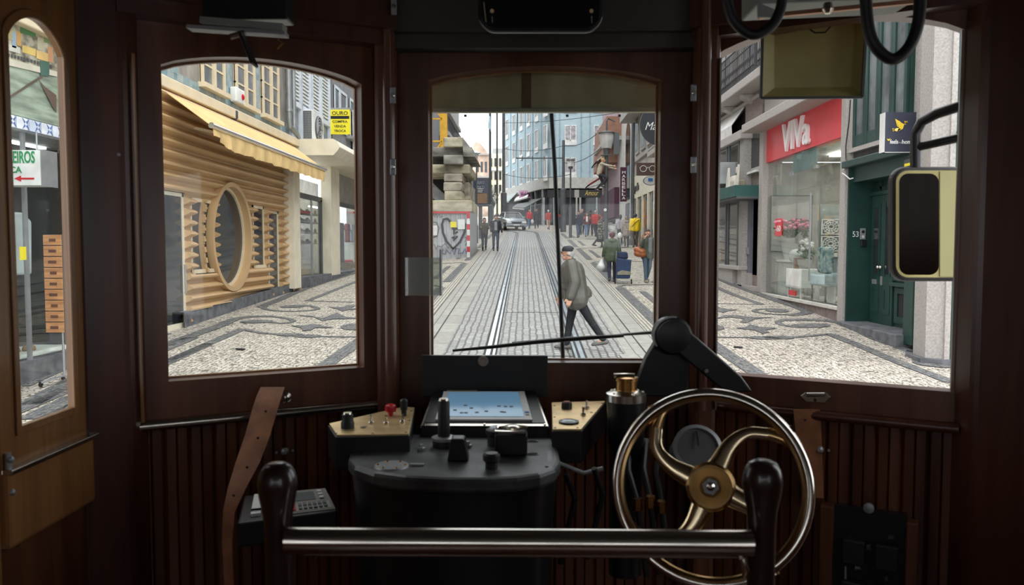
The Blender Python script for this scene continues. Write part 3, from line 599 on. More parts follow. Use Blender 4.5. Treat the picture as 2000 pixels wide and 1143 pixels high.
box('basket', colm('basket', (.12, .06, .04)), LX - .75, LX - .3, 32, 33.6, CAM.z - .95, CAM.z - .62, t)
for i in range(8): MB().ball((LX - .6 + .05 * (i % 3), 32.2 + i * .18, CAM.z - .6), .09).build('red_item', M['red'], t, True)
# building above second shop: louvred windows, grey wall
b2 = thing('building', (LX, 27, 5.7), 'bluish grey building with louvred white framed glazing behind the air conditioner', 'building')
zc = zc1
yl = [L(x, 180)[0] for x in (566, 580, 585, 599, 606, 619, 624, 637)]
box('wall', colm('bluegrey', (.30, .31, .33)), LX - .4, LX - .3, ye + .02, yl[-1] + .3, zc + .01, zc + 10, b2)
z0 = zof(600, 215)
for i in range(0, 8, 2):
    a, b = yl[i], yl[i + 1] + .1; fr = MB(); x1 = LX + .1
    fr.box(LX - .2, x1, a - .1, a, zc, zc + 6).box(LX - .2, x1, b, b + .1, zc, zc + 6).box(LX - .2, x1, a, b, z0 - .15, z0).box(LX - .2, x1, a, b, z0 - 1.1, z0 - 1.0)
    w = fr.build('glazed_bay', colm('bluewhite', (.62, .66, .72)), b2); box('pane', M['panel'], LX - .02, LX, a, b, zc, zc + 6, w); mb = MB()
    for k in range(34): mb.box(LX + .0, LX + .05, a, b, z0 + .1 + k * .11, z0 + .15 + k * .11)
    mb.build('louvre_slats', M['white'], w)
b3 = thing('building', (LX, 40, 6), 'plain dark grey rendered building beyond the louvred glazing, with a strip window', 'building')
yg = yl[-1] + .35; box('wall', colm('violetgrey', (.22, .22, .235)), LX - .3, LX + .12, yg, 62, zc + .02, zc + 10, b3)
zt_ = L(652, 165, LX + .14)[1]; zs = zt_ - 1.5
for a, b in ((652, 662), (663, 676), (682, 692), (694, 704)):
    ya_, yb_ = L(a, 200, LX + .14)[0], L(b, 200, LX + .14)[0]; fr = MB().ring([(LX + .14, ya_ + .1, zs + .1), (LX + .14, yb_ - .1, zs + .1), (LX + .14, yb_ - .1, zt_ - .1), (LX + .14, ya_ + .1, zt_ - .1)], [(LX + .14, ya_, zs), (LX + .14, yb_, zs), (LX + .14, yb_, zt_), (LX + .14, ya_, zt_)], (.04, 0, 0))
    w = fr.build('window', colm('bluewhite', (.6, .6, .6)), b3); box('pane', M['pane'], LX + .13, LX + .15, ya_, yb_, zs, zt_, w)
box('ledge', M['steel'], LX + .1, LX + .35, yg + 2, 60, zs - .1, zs, b3)
# AC unit
yq = 24.2; p0 = at(585, 272, yq); p1 = at(610, 213, yq); t = thing('air_conditioner', (p0.x, yq, zc), 'white outdoor air conditioner with grille and fan standing on cream canopy', 'air conditioner')
ac2 = onx(632, 240, p1.x).y
box('casing', M['white'], p0.x, p1.x, yq, ac2, zc + .02, zc + .98, t, .02); mb = MB()
for i in range(9): x = p0.x + .03 + (p1.x - p0.x - .06) * i / 8; mb.box(x - .008, x + .008, yq - .02, yq, zc + .06, zc + .94)
for i in range(18): z = zc + .06 + .88 * i / 17; mb.box(p0.x + .02, p1.x - .02, yq - .02, yq, z - .006, z + .006)
mb.build('side_grille', M['grey'], t); box('grille_recess', M['black'], p0.x + .03, p1.x - .03, yq - .004, yq + .001, zc + .06, zc + .94, t)
mb = MB(); cy = (yq + ac2) / 2
for r in (.12, .2, .28, .36): mb.tube([(p1.x + .05, cy + r * math.cos(a * pi / 12), zc + .5 + r * math.sin(a * pi / 12)) for a in range(24)], .012, 6, True)
mb.build('fan_guard', M['grey'], t, True); MB().lathe([(.40, 0), (.38, .03), (.34, .03)], (p1.x, cy, zc + .5), (1, 0, 0)).build('fan_ring', M['dgrey'], t, True)
for i, (a, b, pxa, pxb) in enumerate(((33, 0, 682, 690),)):
    q = onx(684, 250, LX + .9); t = thing('air_conditioner', (LX + .9, q.y, q.z), 'second air conditioner with vertical slots behind the yellow sign', 'air conditioner')
    q0 = at(662, 280, 30.5); q1 = at(688, 215, 30.5); box('casing', M['white'], LX + .3, q1.x, 30.5, 31.6, zc, q1.z, t); mb = MB()
    for r in range(2):
        for k in range(14): mb.box(q1.x, q1.x + .012, 30.6 + r * .5, 30.95 + r * .5, q1.z - .2 - k * .1, q1.z - .14 - k * .1)
    mb.build('slots', M['black'], t)
# OURO sign
ys = 27.5; a = at(645, 262, ys); b = at(683, 214, ys); t = thing('gold_trade_sign', ((a.x + b.x) / 2, ys, a.z), 'yellow hanging sign reading OURO above the cream canopy', 'sign')
yel = colm('sign_yellow', (.85, .72, .02), .5, var=.02); box('board', yel, a.x, b.x, ys, ys + .12, a.z, b.z, t); w = b.x - a.x; h = b.z - a.z
box('dark_strip', M['black'], a.x + .02, b.x - .02, ys - .006, ys, a.z + h * .62, a.z + h * .74, t)
for s_, z, hh, ww in (('OURO', .78, .15, .8), ('COMPRA', .46, .10, .76), ('VENDA', .27, .10, .6), ('TROCA', .08, .10, .6)):
    text('lettering', s_, M['black'], (a.x + w * (1 - ww) / 2, ys - .004, a.z + h * z), (1, 0, 0), (0, 0, 1), w * ww, h * hh, t, .004, .01)
box('bracket', M['steel'], a.x - .05, b.x + .05, ys, ys + .14, b.z, b.z + .06, t); tag(box('junction_box', M['dgrey'], a.x - .55, a.x - .08, 26.6, 27, zc, zc + .24), 'small black box on the canopy left of yellow sign', 'box')
# ================================================================ SEEN THROUGH THE LEFT DOOR
bS = thing('souvenir_shop', (LX, 11, gz(LX, 11)), 'souvenir shop with river mural and tiled fascia seen through left door', 'shop')
zt0 = L(60, 258)[1]; zt1 = L(60, 236)[1]
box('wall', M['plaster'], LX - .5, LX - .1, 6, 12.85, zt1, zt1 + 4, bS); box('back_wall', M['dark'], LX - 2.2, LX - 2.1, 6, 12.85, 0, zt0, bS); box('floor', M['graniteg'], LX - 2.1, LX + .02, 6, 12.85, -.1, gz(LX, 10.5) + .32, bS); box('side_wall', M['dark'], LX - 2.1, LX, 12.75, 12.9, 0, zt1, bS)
az = setts('azulejo', (.55, .62, .75), (.80, .82, .85), (.42, .48, .62), .27, .27, 0, .10, .3, 0, 0, True); box('tile_fascia', az, LX - .2, LX + .06, 6, 12.85, zt0, zt1, bS)
mb = MB()
for i in range(26):
    yy = 6.1 + i * .27
    for k in range(4): an = k * pi / 2 + pi / 4; mb.prism([(LX + .06, yy + .03 * math.cos(an + .6), (zt0 + zt1) / 2 + .03 * math.sin(an + .6)), (LX + .06, yy + .1 * math.cos(an), (zt0 + zt1) / 2 + .1 * math.sin(an)), (LX + .06, yy + .03 * math.cos(an - .6), (zt0 + zt1) / 2 + .03 * math.sin(an - .6))], (.006, 0, 0))
mb.build('tile_motifs', colm('blue_ink', (.10, .16, .38)), bS)
box('soffit_light', emit('soffit', (1, 1, 1), 5), LX - .8, LX - .7, 9, 12.4, zt0 - .05, zt0 - .02, bS); box('soffit', M['grey'], LX - 2.1, LX, 6, 12.85, zt0 - .02, zt0, bS)
box('glass_pane', M['shopglass'], LX - .05, LX - .04, 6, 11.6, gz(LX, 10.5) + .35, zt0, bS); box('mullion', M['steel'], LX - .07, LX - .02, 10.75, 10.8, .9, zt0, bS)
mz = zt1 + .02; mu = thing('river_mural', (LX, 11, mz), 'large printed mural of a riverside town, water and boats above tiled fascia', 'mural')
def mq(nm, c, pts, off=0):  # flat printed patch on the mural
    MB().prism([(LX + .02 + off, *L(x, y, LX + .02)) for x, y in pts], (.004, 0, 0)).build(nm, c, mu)
wat = mat('printed_water', (.30, .36, .28), .5, 0, .3, (1, 2, 14)); box('printed_water', wat, LX - .1, LX + .02, 9, 12.85, mz, mz + 4.5, mu)
mq('printed_hillside', mat('printed_hill', (.42, .38, .28), .5, 0, .5, (1, 6, 9)), [(0, -10), (140, 20), (150, 150), (0, 120)], .004)
for i, (x, y, w, h, c) in enumerate(((12, 52, 10, 24, (.5, .42, .2)), (22, 62, 8, 30, (.35, .45, .55)), (31, 60, 9, 28, (.6, .35, .12)), (38, 42, 30, 22, (.08, .22, .08)), (42, 88, 26, 14, (.7, .5, .15)), (72, 72, 12, 24, (.55, .5, .35)), (84, 60, 12, 22, (.2, .3, .12)), (70, 98, 22, 16, (.75, .5, .18)), (92, 90, 10, 30, (.6, .3, .15)), (14, 86, 24, 12, (.65, .62, .55)), (60, 40, 18, 18, (.6, .6, .55)))):
    mq('printed_house', colm('ph%d' % i, c, .5), [(x, y), (x + w, y + w * .3), (x + w, y + h + w * .3), (x, y + h)], .008)
mq('printed_quay', colm('quay', (.6, .56, .45)), [(8, 112), (110, 140), (110, 150), (8, 126)], .01)
for i in range(14): mq('printed_window', M['dgrey'], [(13 + i * 6.4, 104 + i * 1.7), (17 + i * 6.4, 105 + i * 1.7), (17 + i * 6.4, 111 + i * 1.7), (13 + i * 6.4, 110 + i * 1.7)], .012)
mq('printed_flag', colm('flag_green', (.06, .13, .1)), [(76, 118), (94, 121), (94, 149), (77, 147)], .014)
mq('printed_mast', colm('mast', (.12, .08, .06)), [(16, 188), (78, 148), (82, 151), (16, 193)], .014); mq('printed_boat', colm('mast', (.1, .07, .06)), [(74, 156), (84, 168), (108, 186), (108, 220), (100, 208), (86, 180)], .014)
# hanging sign REIROS / CA
ysn = 10.35; a = at(-20, 362, ysn); b = at(78, 293, ysn); t = thing('lightbox_sign', (b.x, ysn, a.z), 'white projecting lightbox with green letters and red arrow outside souvenir shop', 'sign')
box('housing', M['white'], a.x, b.x, ysn, ysn + .35, a.z, b.z, t); box('side_frame', M['steel'], b.x, b.x + .012, ysn, ysn + .36, a.z - .01, b.z + .01, t)
h = b.z - a.z; q0 = at(27, 340, ysn); q1 = at(68, 300, ysn); gm = colm('sign_green', (.02, .25, .08)); text('lettering', 'REIROS', gm, (at(16, 318, ysn).x, ysn - .004, at(16, 319, ysn).z), (1, 0, 0), (0, 0, 1), q1.x - at(16, 318, ysn).x, at(16, 295, ysn).z - at(16, 319, ysn).z, t, .003, .02)
text('lettering', 'ICA', gm, (at(16, 337, ysn).x, ysn - .004, at(16, 338, ysn).z), (1, 0, 0), (0, 0, 1), at(43, 337, ysn).x - at(16, 337, ysn).x, .085, t, .003, .02)
z = at(30, 349, ysn).z; x0 = at(28, 349, ysn).x; x1 = at(67, 349, ysn).x; MB().prism([(x0, ysn, z), (x0 + .09, ysn, z + .04), (x0 + .09, ysn, z + .012), (x1, ysn, z + .012), (x1, ysn, z - .012), (x0 + .09, ysn, z - .012), (x0 + .09, ysn, z - .04)], (0, -.005, 0)).build('arrow', M['red'], t)
MB().tube([(b.x - .1, ysn + .1, b.z), (b.x - .1, ysn + .1, b.z + .25)], .012, 6).build('hanger_rod', M['steel'], t)
# postcard rack
yr = 10.6; q = gnd(120, 735); rx = at(106, 560, yr).x; gr = gz(rx, yr)
t = thing('postcard_rack', (rx, yr, gr), 'tall wooden postcard rack on castors before the souvenir shop', 'display rack'); z0, z1 = at(106, 650, yr).z, at(106, 458, yr).z
box('rack_frame', M['dgrey'], rx - .1, rx + .1, yr + .02, yr + .06, z0 - .15, z1, t); MB().tube([(rx + .08, yr + .03, gr + .1), (rx + .08, yr + .03, z0)], .018, 8).build('pole', M['steel'], t)
wd = wood('card_wood', (.30, .13, .05), (.55, .28, .12), .6, (3, 3, 20), 0); mbp = M['dgrey']; n = 9
for i in range(n):
    za_ = z0 + (z1 - z0) * i / n; hh = (z1 - z0) / n; c = box('wooden_card', wd, rx - .12, rx + .12, yr - .02, yr, za_ + .006, za_ + hh - .006, t); box('printed_motif', colm('motif', (.12, .05, .03)), rx - .06 + .01 * (i % 3), rx + .05, yr - .023, yr - .02, za_ + hh * .35, za_ + hh * .62, c)
for a in (0, 2.1, 4.2): MB().bar((rx + .08, yr, gr + .12), (rx + .08 + .3 * math.cos(a), yr + .3 * math.sin(a), gr + .07), .03, .02).build('foot', M['steel'], t); MB().lathe([(.035, -.012), (.035, .012)], (rx + .08 + .3 * math.cos(a), yr + .3 * math.sin(a), gr + .047), (1, 0, 0), 12).build('castor', M['black'], t)
# white counter with bread, garments behind the glass
q = at(70, 740, 10.0); t = thing('display_counter', (LX - .6, 10, 1), 'low white counter carrying brown cork goods inside the souvenir shop', 'counter')
z0 = L(75, 690, LX - .3)[1]; box('top', M['white'], LX - .9, LX - .2, 9.6, 12.2, z0 - .05, z0, t); box('base', M['white'], LX - .85, LX - .3, 9.7, 12.1, 1.0, z0 - .05, t)
for i in range(7): tag(MB().ball((LX - .45 - .1 * (i % 2), 10.2 + i * .2, z0 + .06), .09, .1, .07).build('cork_article', colm('cork', (.35, .2, .1)), None, True), 'brown cork article in the heap on the low white counter', 'souvenir', 'cork goods on the white counter')
for i, (yy, c, nm, hh) in enumerate(((10.0, (.05, .055, .06), 'dark jacket', .9), (10.75, (.28, .32, .4), 'grey blue jacket', 1.0), (11.35, (.6, .62, .66), 'white shirt', .9), (9.75, (.35, .08, .1), 'red striped towel', 1.3))):
    zt_ = CAM.z + (.5 if i < 3 else -.25); mb = MB(); mb.prism([(LX - .6, yy - .1, zt_), (LX - .6, yy + .1, zt_), (LX - .6, yy + .28, zt_ - .12), (LX - .6, yy + .24, zt_ - hh), (LX - .6, yy - .24, zt_ - hh), (LX - .6, yy - .28, zt_ - .12)], (.12, 0, 0))
    tag(mb.build('hanging_garment', colm('jk%d' % i, c), bevel=.03), nm + ' hanging inside the souvenir shop window', 'clothes', 'garments inside the souvenir shop')
a = L(50, 495); tag(box('sticker', yel, LX - .038, LX - .03, a[0] - .07, a[0] + .07, a[1] - .09, a[1] + .09), 'small yellow sticker on the souvenir shop glass', 'sticker')
# ================================================================ RIGHT SIDE OF THE STREET
RX = 6.37
def Q(px_, py_, X=RX): p = onx(px_, py_, X); return p.y, p.z
def rz(px_, py_, X=RX): return onx(px_, py_, X).z
def rbox(nm, m, xa, xb, pya, pyb, za, zb, parent, X=RX, ex=0, **k):
    """box on the facade between two pixel columns; heights in metres"""
    return box(nm, m, X - ex if ex else X - .02, X + .25, Q(xa, pya, X)[0], Q(xb, pyb, X)[0], za, zb, parent, **k)
C = CAM.z
# ---- VIVA shop
yv1 = Q(1497, 400)[0]; yv0 = Q(1647, 400)[0]; zs1 = (rz(1648, 196) + rz(1500, 246)) / 2; zs0 = (rz(1648, 268) + rz(1498, 317)) / 2; zg = (rz(1646, 603) + rz(1500, 571)) / 2
va = thing('shop', (RX, 18, gz(RX, 18)), 'furnishing shop with red VIVA fascia and full height glass front', 'shop')
redm = mat('coral_fascia', (.72, .055, .07), .35, 0, .03)
box('fascia', redm, RX - .02, RX + .2, yv0, yv1, zs0, zs1, va)
yl0 = Q(1582, 260)[0]; yl1 = Q(1537, 260)[0]; lz0 = rz(1560, 285); lz1 = rz(1560, 236)
text('lettering', 'VIVa', colm('letter_white', (.88, .88, .88), .4, var=.01), (RX - .06, yl1 + .12, lz0 - .05), (0, -1, 0), (0, 0, 1), yl1 - yl0 + .25, lz1 - lz0 + .1, va, .035, .008)
ot = Q(1490, 400)[0]; inn = Q(1657, 400)[0]
box('far_pilaster', M['granite'], RX - .12, RX + .3, yv1, ot, .5, zs1 + .3, va, .01); box('near_pilaster', M['granite'], RX - .08, RX + .3, inn, yv0, .3, zs1 + 4, va, .01)
zc_ = rz(1500, 246); box('stone_canopy', M['granite'], RX - .55, RX + .3, inn + .3, ot + .2, zs1, zs1 + .22, va, .02); box('upper_wall', M['granite'], RX, RX + .3, yv0, ot, zs1 + .22, zs1 + 6, va)
mb = MB(); box('window_sill', colm('sill', (.62, .6, .55)), RX - .10, RX + .2, yv0, yv1, zg - .06, zg, va); box('stone_base', M['graniter'], RX - .05, RX + .2, yv0, yv1, .3, zg - .06, va)
gp = [yv0, Q(1590, 400)[0], Q(1544, 400)[0], yv1]
for a, b in zip(gp, gp[1:]): box('glass_pane', M['shopglass'], RX + .02, RX + .03, a + .01, b - .01, zg, zs0, va)
box('glass_transom', colm('aqua_glass', (.25, .36, .36), .2), RX + .04, RX + .05, gp[1], gp[2], rz(1567, 333), zs0, va)
for y in gp[1:3]:
    box('patch_fitting', M['steel'], RX - .01, RX + .06, y - .09, y + .09, rz(1567, 333) - .04, rz(1567, 333) + .04, va)
box('bar_handle', M['steel'], RX - .06, RX - .03, gp[1] + .08, gp[1] + .11, C - .75, C + 1.2, va)
box('floor', colm('shop_floor', (.5, .48, .44)), RX + .02, RX + 3.4, yv0, yv1, .3, zg, va); box('ceiling_panel', M['white'], RX + .2, RX + 3.4, yv0, yv1, zs0 + .02, zs0 + .1, va)
box('back_wall', colm('shop_back', (.42, .43, .40)), RX + 3.3, RX + 3.4, yv0, yv1, zg, zs0, va); box('side_wall', colm('shop_side', (.50, .49, .46)), RX + .25, RX + 3.4, yv1 - .02, yv1 + .1, zg, zs0, va); box('side_wall', colm('shop_side', (.5, .49, .46)), RX + .25, RX + 3.4, yv0 - .1, yv0, zg, zs0, va)
for y in (17, 19.2): box('ceiling_light', emit('shop_lamp', (1, .95, .86), 22), RX + 1.0, RX + 1.4, y - .35, y + .35, zs0 - .03, zs0, va)
# goods inside the shop: placed on the floor at a known distance from the glass
def inx(px_, py_, X): return onx(px_, py_, X)
X1 = RX + .9
YP = yv1 - .1; a = at(1506, 382, YP); b = at(1585, 492, YP)
t = thing('stone_picture', ((a.x + b.x) / 2, YP, b.z), 'large framed grey stone picture at the back of VIVA shop', 'picture')
box('frame', M['dgrey'], a.x, b.x, YP, YP + .05, b.z, a.z, t); box('canvas', colm('picture_grey', (.46, .45, .43)), a.x + .02, b.x - .02, YP - .01, YP + .01, b.z + .02, a.z - .02, t)
c = at(1560, 440, YP); pts = []
for i in range(20): an = i * pi / 10; pts.append((c.x + .30 * math.cos(an) * (1 + .1 * math.sin(3 * an)), YP - .012, c.z + .2 * math.sin(an) * (1 + .15 * math.cos(2 * an))))
MB().prism(pts, (0, -.01, 0)).build('painted_stone', colm('stone_dark', (.10, .10, .11), .8, scale=(2, 2, 2), dirt=(.25, .24, .23)), t)
def flowers(nm, p, vase_h, vase_r, cf, cl, label, spread=.32, nflo=26, vm=None):
    t = thing(nm, p, label, 'flowers'); MB().lathe([(vase_r * .7, 0), (vase_r, vase_h * .5), (vase_r * 1.15, vase_h)], p, n=14).build('vase', vm or M['white'], t, True)
    r = random.Random(5); lv = MB(); fl_ = MB()
    for i in range(nflo):
        a = r.random() * 2 * pi; q = r.random() ** .5 * spread; z = vase_h + .22 + r.random() * .25; c = V(p) + V((q * math.cos(a), q * math.sin(a), z)); fl_.ball(c, .055, .055, .045, 8)
        lv.tube([V(p) + V((0, 0, vase_h * .8)), (V(p) + V((q * .4 * math.cos(a), q * .4 * math.sin(a), vase_h + .1))), c], .008, 5)
        for k in range(2): e = c + V((r.uniform(-.1, .1), r.uniform(-.1, .1), r.uniform(-.22, -.1))); lv.prism([e, e + V((.05, .05, .03)), e + V((.1, .02, -.05)), e + V((.04, -.05, -.03))], (0, 0, .004))
    lv.build('leaves', cl, t, kind='stuff'); fl_.build('blossoms', cf, t, True, kind='stuff'); return t
leaf = colm('leaf_green', (.06, .13, .05)); p = at(1543, 500, 20.3); ped = thing('pedestal', (p.x, p.y, zg), 'pale square pedestal under the pink flowers', 'pedestal')
box('column', colm('pedestal', (.55, .56, .54)), p.x - .22, p.x + .22, p.y - .22, p.y + .22, zg, p.z - .15, ped); box('plate', M['white'], p.x - .26, p.x + .26, p.y - .26, p.y + .26, p.z - .15, p.z - .1, ped)
flowers('flower_arrangement', (p.x, p.y, p.z - .1), .55, .2, colm('pink', (.75, .25, .35)), leaf, 'pink flowers in a tall pale vase on pedestal', .42, 44, colm('vase_grey', (.55, .55, .53)))
q = at(1549, 525, 19.0); t = thing('white_cabinet', (q.x, q.y, zg), 'small white cabinet on legs behind VIVA glass door', 'cabinet'); zt_ = q.z
box('body', M['white'], q.x, q.x + .5, q.y - .5, q.y + .5, zg + .25, zt_, t, .01); box('door_line', M['grey'], q.x - .004, q.x, q.y - .45, q.y + .45, zt_ - .42, zt_ - .41, t)
for i in (0, 1):
    for j in (0, 1): box('leg', M['white'], q.x + .03 + i * .4, q.x + .07 + i * .4, q.y - .45 + j * .86, q.y - .41 + j * .86, zg, zg + .25, t)
flowers('orchid', (q.x + .25, q.y - .05, zt_), .22, .15, M['white'], leaf, 'white orchid in a grey pot on white cabinet', .16, 16, colm('pot_grey', (.4, .38, .34)))
tag(MB().ball((q.x + .2, q.y + .42, zt_ + .3), .17).lathe([(.07, 0), (.05, .15)], (q.x + .2, q.y + .42, zt_)).build('globe_vase', M['white'], None, True), 'round white globe vase beside the orchid', 'vase')
tag(box('wooden_box', M['amber'], q.x + .1, q.x + .3, q.y + .15, q.y + .28, zt_, zt_ + .25), 'small wooden box between globe vase and orchid', 'box')
# lattice screens
YL = 19.6; a = at(1603, 428, YL); b = at(1642, 494, YL); t = thing('lattice_screen', ((a.x + b.x) / 2, YL, zg), 'white carved lattice screen with two floral squares behind VIVA glass', 'screen')
box('back_board', colm('grey_board', (.30, .33, .33)), a.x, b.x + .15, YL + .06, YL + .1, zg, a.z + .35, t); box('stand', M['white'], a.x - .02, b.x + .02, YL - .03, YL + .04, b.z - .1, b.z, t)
for k in range(2):
    mb = MB(); zc2 = b.z + (a.z - b.z) * (.27 + .5 * k); hw = (b.x - a.x) * .46; hh = (a.z - b.z) * .23; xc = (a.x + b.x) / 2
    fr = [(xc + s * hw, YL, zc2 + u * hh) for s, u in ((-1, -1), (1, -1), (1, 1), (-1, 1))]; mb.ring([(xc + (p[0] - xc) * .86, YL, zc2 + (p[2] - zc2) * .86) for p in fr], fr, (0, .02, 0))
    for r_ in (.25, .55, .8): mb.tube([(xc + hw * r_ * math.cos(i * pi / 12), YL, zc2 + hh * r_ * math.sin(i * pi / 12)) for i in range(24)], .012, 5, True)
    for i in range(12): an = i * pi / 6; mb.bar((xc + hw * .25 * math.cos(an), YL, zc2 + hh * .25 * math.sin(an)), (xc + hw * .95 * math.cos(an + .25), YL, zc2 + hh * .95 * math.sin(an + .25)), .02, .02, (0, 1, 0))
    mb.build('lattice_square', M['white'], t)
# armchair with patterned cushion
q = at(1622, 545, 17.5); t = thing('armchair', (q.x, q.y, zg), 'pale blue upholstered chair with metal legs behind VIVA glass', 'chair')
pb = colm('pale_blue', (.42, .52, .53)); box('seat', pb, q.x - .3, q.x + .4, q.y - .45, q.y + .45, q.z - .15, q.z + .12, t, .05); box('backrest', pb, q.x + .3, q.x + .5, q.y - .5, q.y + .45, q.z + .1, q.z + .7, t, .05)
for i in (0, 1):
    for j in (0, 1): box('leg', M['dgrey'], q.x - .26 + i * .6, q.x - .23 + i * .6, q.y - .4 + j * .8, q.y - .37 + j * .8, zg, q.z - .15, t)
cu = mat('cushion_pattern', (.62, .66, .62), .8, 0, .1, (9, 9, 9), dirt=(.04, .17, .22)); tag(box('cushion', cu, q.x - .2, q.x - .02, q.y - .28, q.y + .3, q.z + .12, q.z + .7, bevel=.07), 'blue and white leaf patterned cushion standing on the pale chair', 'cushion')
tag(box('cushion', cu, q.x + .05, q.x + .2, q.y - .62, q.y - .2, q.z + .12, q.z + .75, bevel=.06), 'second leaf patterned cushion half hidden behind the first', 'cushion')
for xx, yy, w, h, nm in ((1538, 553, .5, .42, 'small'), (1623, 560, .42, .55, 'larger'), (1595, 555, .25, .45, 'narrow')):
    q = inx(xx, yy, RX + .25); tag(box('display_card', M['white'], q.x, q.x + .02, q.y - w / 2, q.y + w / 2, zg, zg + h), nm + ' white card standing on the VIVA window floor', 'card')
q = inx(1560, 545, RX + .01); z0 = rz(1549, 560); z1 = rz(1549, 535); y_a, y_b = Q(1557, 540)[0], Q(1543, 540)[0]
t = thing('shop_notice', (RX, y_a, z0), 'white notice with red border stuck on VIVA glass door', 'notice'); box('border', M['red'], RX - .004, RX + .015, y_a, y_b, z0, z1, t); box('sheet', M['white'], RX - .008, RX - .004, y_a + .04, y_b - .04, z0 + .04, z1 - .04, t)
tag(box('red_sticker', M['red'], RX - .004, RX + .015, Q(1554, 570)[0], Q(1540, 570)[0], rz(1547, 577), rz(1547, 567)), 'red sticker at the foot of VIVA glass door', 'sticker')
y_a, y_b = Q(1526, 440)[0], Q(1514, 440)[0]; z0, z1 = rz(1520, 461), rz(1520, 427); t = thing('discount_sign', (RX, y_a, z0), 'red hanging discount sign reading -60 in the VIVA window', 'sign'); box('board', redm, RX - .004, RX + .015, y_a, y_b, z0, z1, t)
text('lettering', '-60', M['white'], (RX - .006, y_b - .03, z0 + (z1 - z0) * .25), (0, -1, 0), (0, 0, 1), (y_b - y_a) - .06, (z1 - z0) * .35, t, .003, .02); text('lettering', 'DESCONTOS', M['white'], (RX - .006, y_b - .03, z0 + (z1 - z0) * .8), (0, -1, 0), (0, 0, 1), (y_b - y_a) - .06, (z1 - z0) * .1, t, .003)
# ---- green door house
G = M['green']; gd = thing('green_entrance', (RX, 14.5, gz(RX, 14.5)), 'green painted house entrance recessed beside the VIVA shop', 'entrance')
yr = inn; RXi = RX + .42; zl = rz(1770, 300); zb = rz(1697, 628, RXi); ynr = Q(1782, 620)[0]
box('far_reveal', G, RX - .02, RXi + .05, yr - .06, yr, zb - .1, zl, gd); box('cornice', G, RX - .14, RX + .3, ynr - .1, yr + .05, zl - .02, zl + .12, gd, .02); box('lintel_panel', G, RX + .05, RXi + .05, ynr, yr, zl - .3, zl, gd)
box('near_jamb', G, RX - .04, RXi + .05, ynr - .08, Q(1768, 620)[0], zb - .15, zl, gd, .01)
tb = rz(1740, 372, RXi); d0 = onx(1700, 600, RXi).y; d1 = onx(1743, 600, RXi).y; d2 = onx(1790, 600, RXi).y
box('backing', G, RXi + .03, RXi + .1, ynr - .1, yr, zb - .1, zl, gd); mb = MB().box(RXi - .03, RXi + .03, ynr, yr, tb - .08, tb + .02); box('transom', G, RXi - .05, RXi + .05, ynr, yr, tb - .06, tb + .02, gd, .01); MB().ring([(RXi, a, b) for a, b in ((ynr + .4, tb + .35), (yr - .5, tb + .35), (yr - .5, zl - .5), (ynr + .4, zl - .5))], [(RXi, a, b) for a, b in ((ynr + .3, tb + .25), (yr - .4, tb + .25), (yr - .4, zl - .4), (ynr + .3, zl - .4))], (.04, 0, 0)).build('overdoor_moulding', G, gd)
leafw = [(d1, d0), (d1 - (d0 - d1) * .9, d1 - .02)]
mid = onx(1722, 600, RXi).y
for k, (a, b) in enumerate(((mid, d0), (d1, mid - .02))):
    lf = box('door_leaf', G, RXi - .02, RXi + .03, a, b, zb, tb - .06, gd, .008); w = b - a; za = zb + (tb - zb) * .36
    box('glass_slot', M['pane'], RXi - .03, RXi - .02, a + w * .3, b - w * .3, za + .05, tb - .3, lf); box('slot_frame', G, RXi - .035, RXi - .01, a + w * .72, a + w * .84, za, tb - .22, lf); box('slot_frame', G, RXi - .035, RXi - .01, a + w * .16, a + w * .28, za, tb - .22, lf)
    MB().ring([(RXi - .03, q_, z_) for q_, z_ in ((a + w * .3, zb + .3), (b - w * .3, zb + .3), (b - w * .3, za - .25), (a + w * .3, za - .25))], [(RXi - .03, q_, z_) for q_, z_ in ((a + w * .18, zb + .2), (b - w * .18, zb + .2), (b - w * .18, za - .15), (a + w * .18, za - .15))], (.02, 0, 0)).build('raised_panel', G, lf)
    MB().ball((RXi - .07, a + w * (.1 if k == 0 else .9), C - (.38)), .035).build('door_knob', M['chrome'], lf, True)
box('letter_slot', M['steel'], RXi - .035, RXi - .02, mid + .2, mid + .38, zb + (tb - zb) * .30, zb + (tb - zb) * .335, gd); box('keyhole_plate', M['steel'], RXi - .035, RXi - .02, mid - .05, mid + .02, C - .72, C - .55, gd)
MB().ring([(RXi - .01, a, b) for a, b in ((ynr + .16, zb + .95), (d1 - .12, zb + .95), (d1 - .12, tb - .2), (ynr + .16, tb - .2))], [(RXi - .01, a, b) for a, b in ((ynr + .03, zb + .85), (d1 - .02, zb + .85), (d1 - .02, tb - .1), (ynr + .03, tb - .1))], (.05, 0, 0)).build('side_light_frame', G, gd)
box('side_light_pane', M['panel'], RXi + .01, RXi + .02, ynr + .1, d1 - .05, zb + .9, tb - .15, gd); box('side_sill', G, RXi - .1, RXi + .02, ynr, d1 - .02, zb + .75, zb + .82, gd, .01)
mb = MB().ring([(RXi - .01, a, b) for a, b in ((ynr + .2, zb + .2), (d1 - .2, zb + .2), (d1 - .2, zb + .62), (ynr + .2, zb + .62))], [(RXi - .01, a, b) for a, b in ((ynr + .08, zb + .08), (d1 - .08, zb + .08), (d1 - .08, zb + .72), (ynr + .08, zb + .72))], (.05, 0, 0)).build('vent_frame', G, gd)
mb = MB(); cy, cz = (ynr + d1) / 2, zb + .41
for i in range(6): an = i * pi / 3; mb.tube([(RXi, cy + .02 * math.cos(an), cz + .02 * math.sin(an)), (RXi, cy + .12 * math.cos(an + .5), cz + .12 * math.sin(an + .5)), (RXi, cy + .17 * math.cos(an), cz + .17 * math.sin(an))], .012, 5)
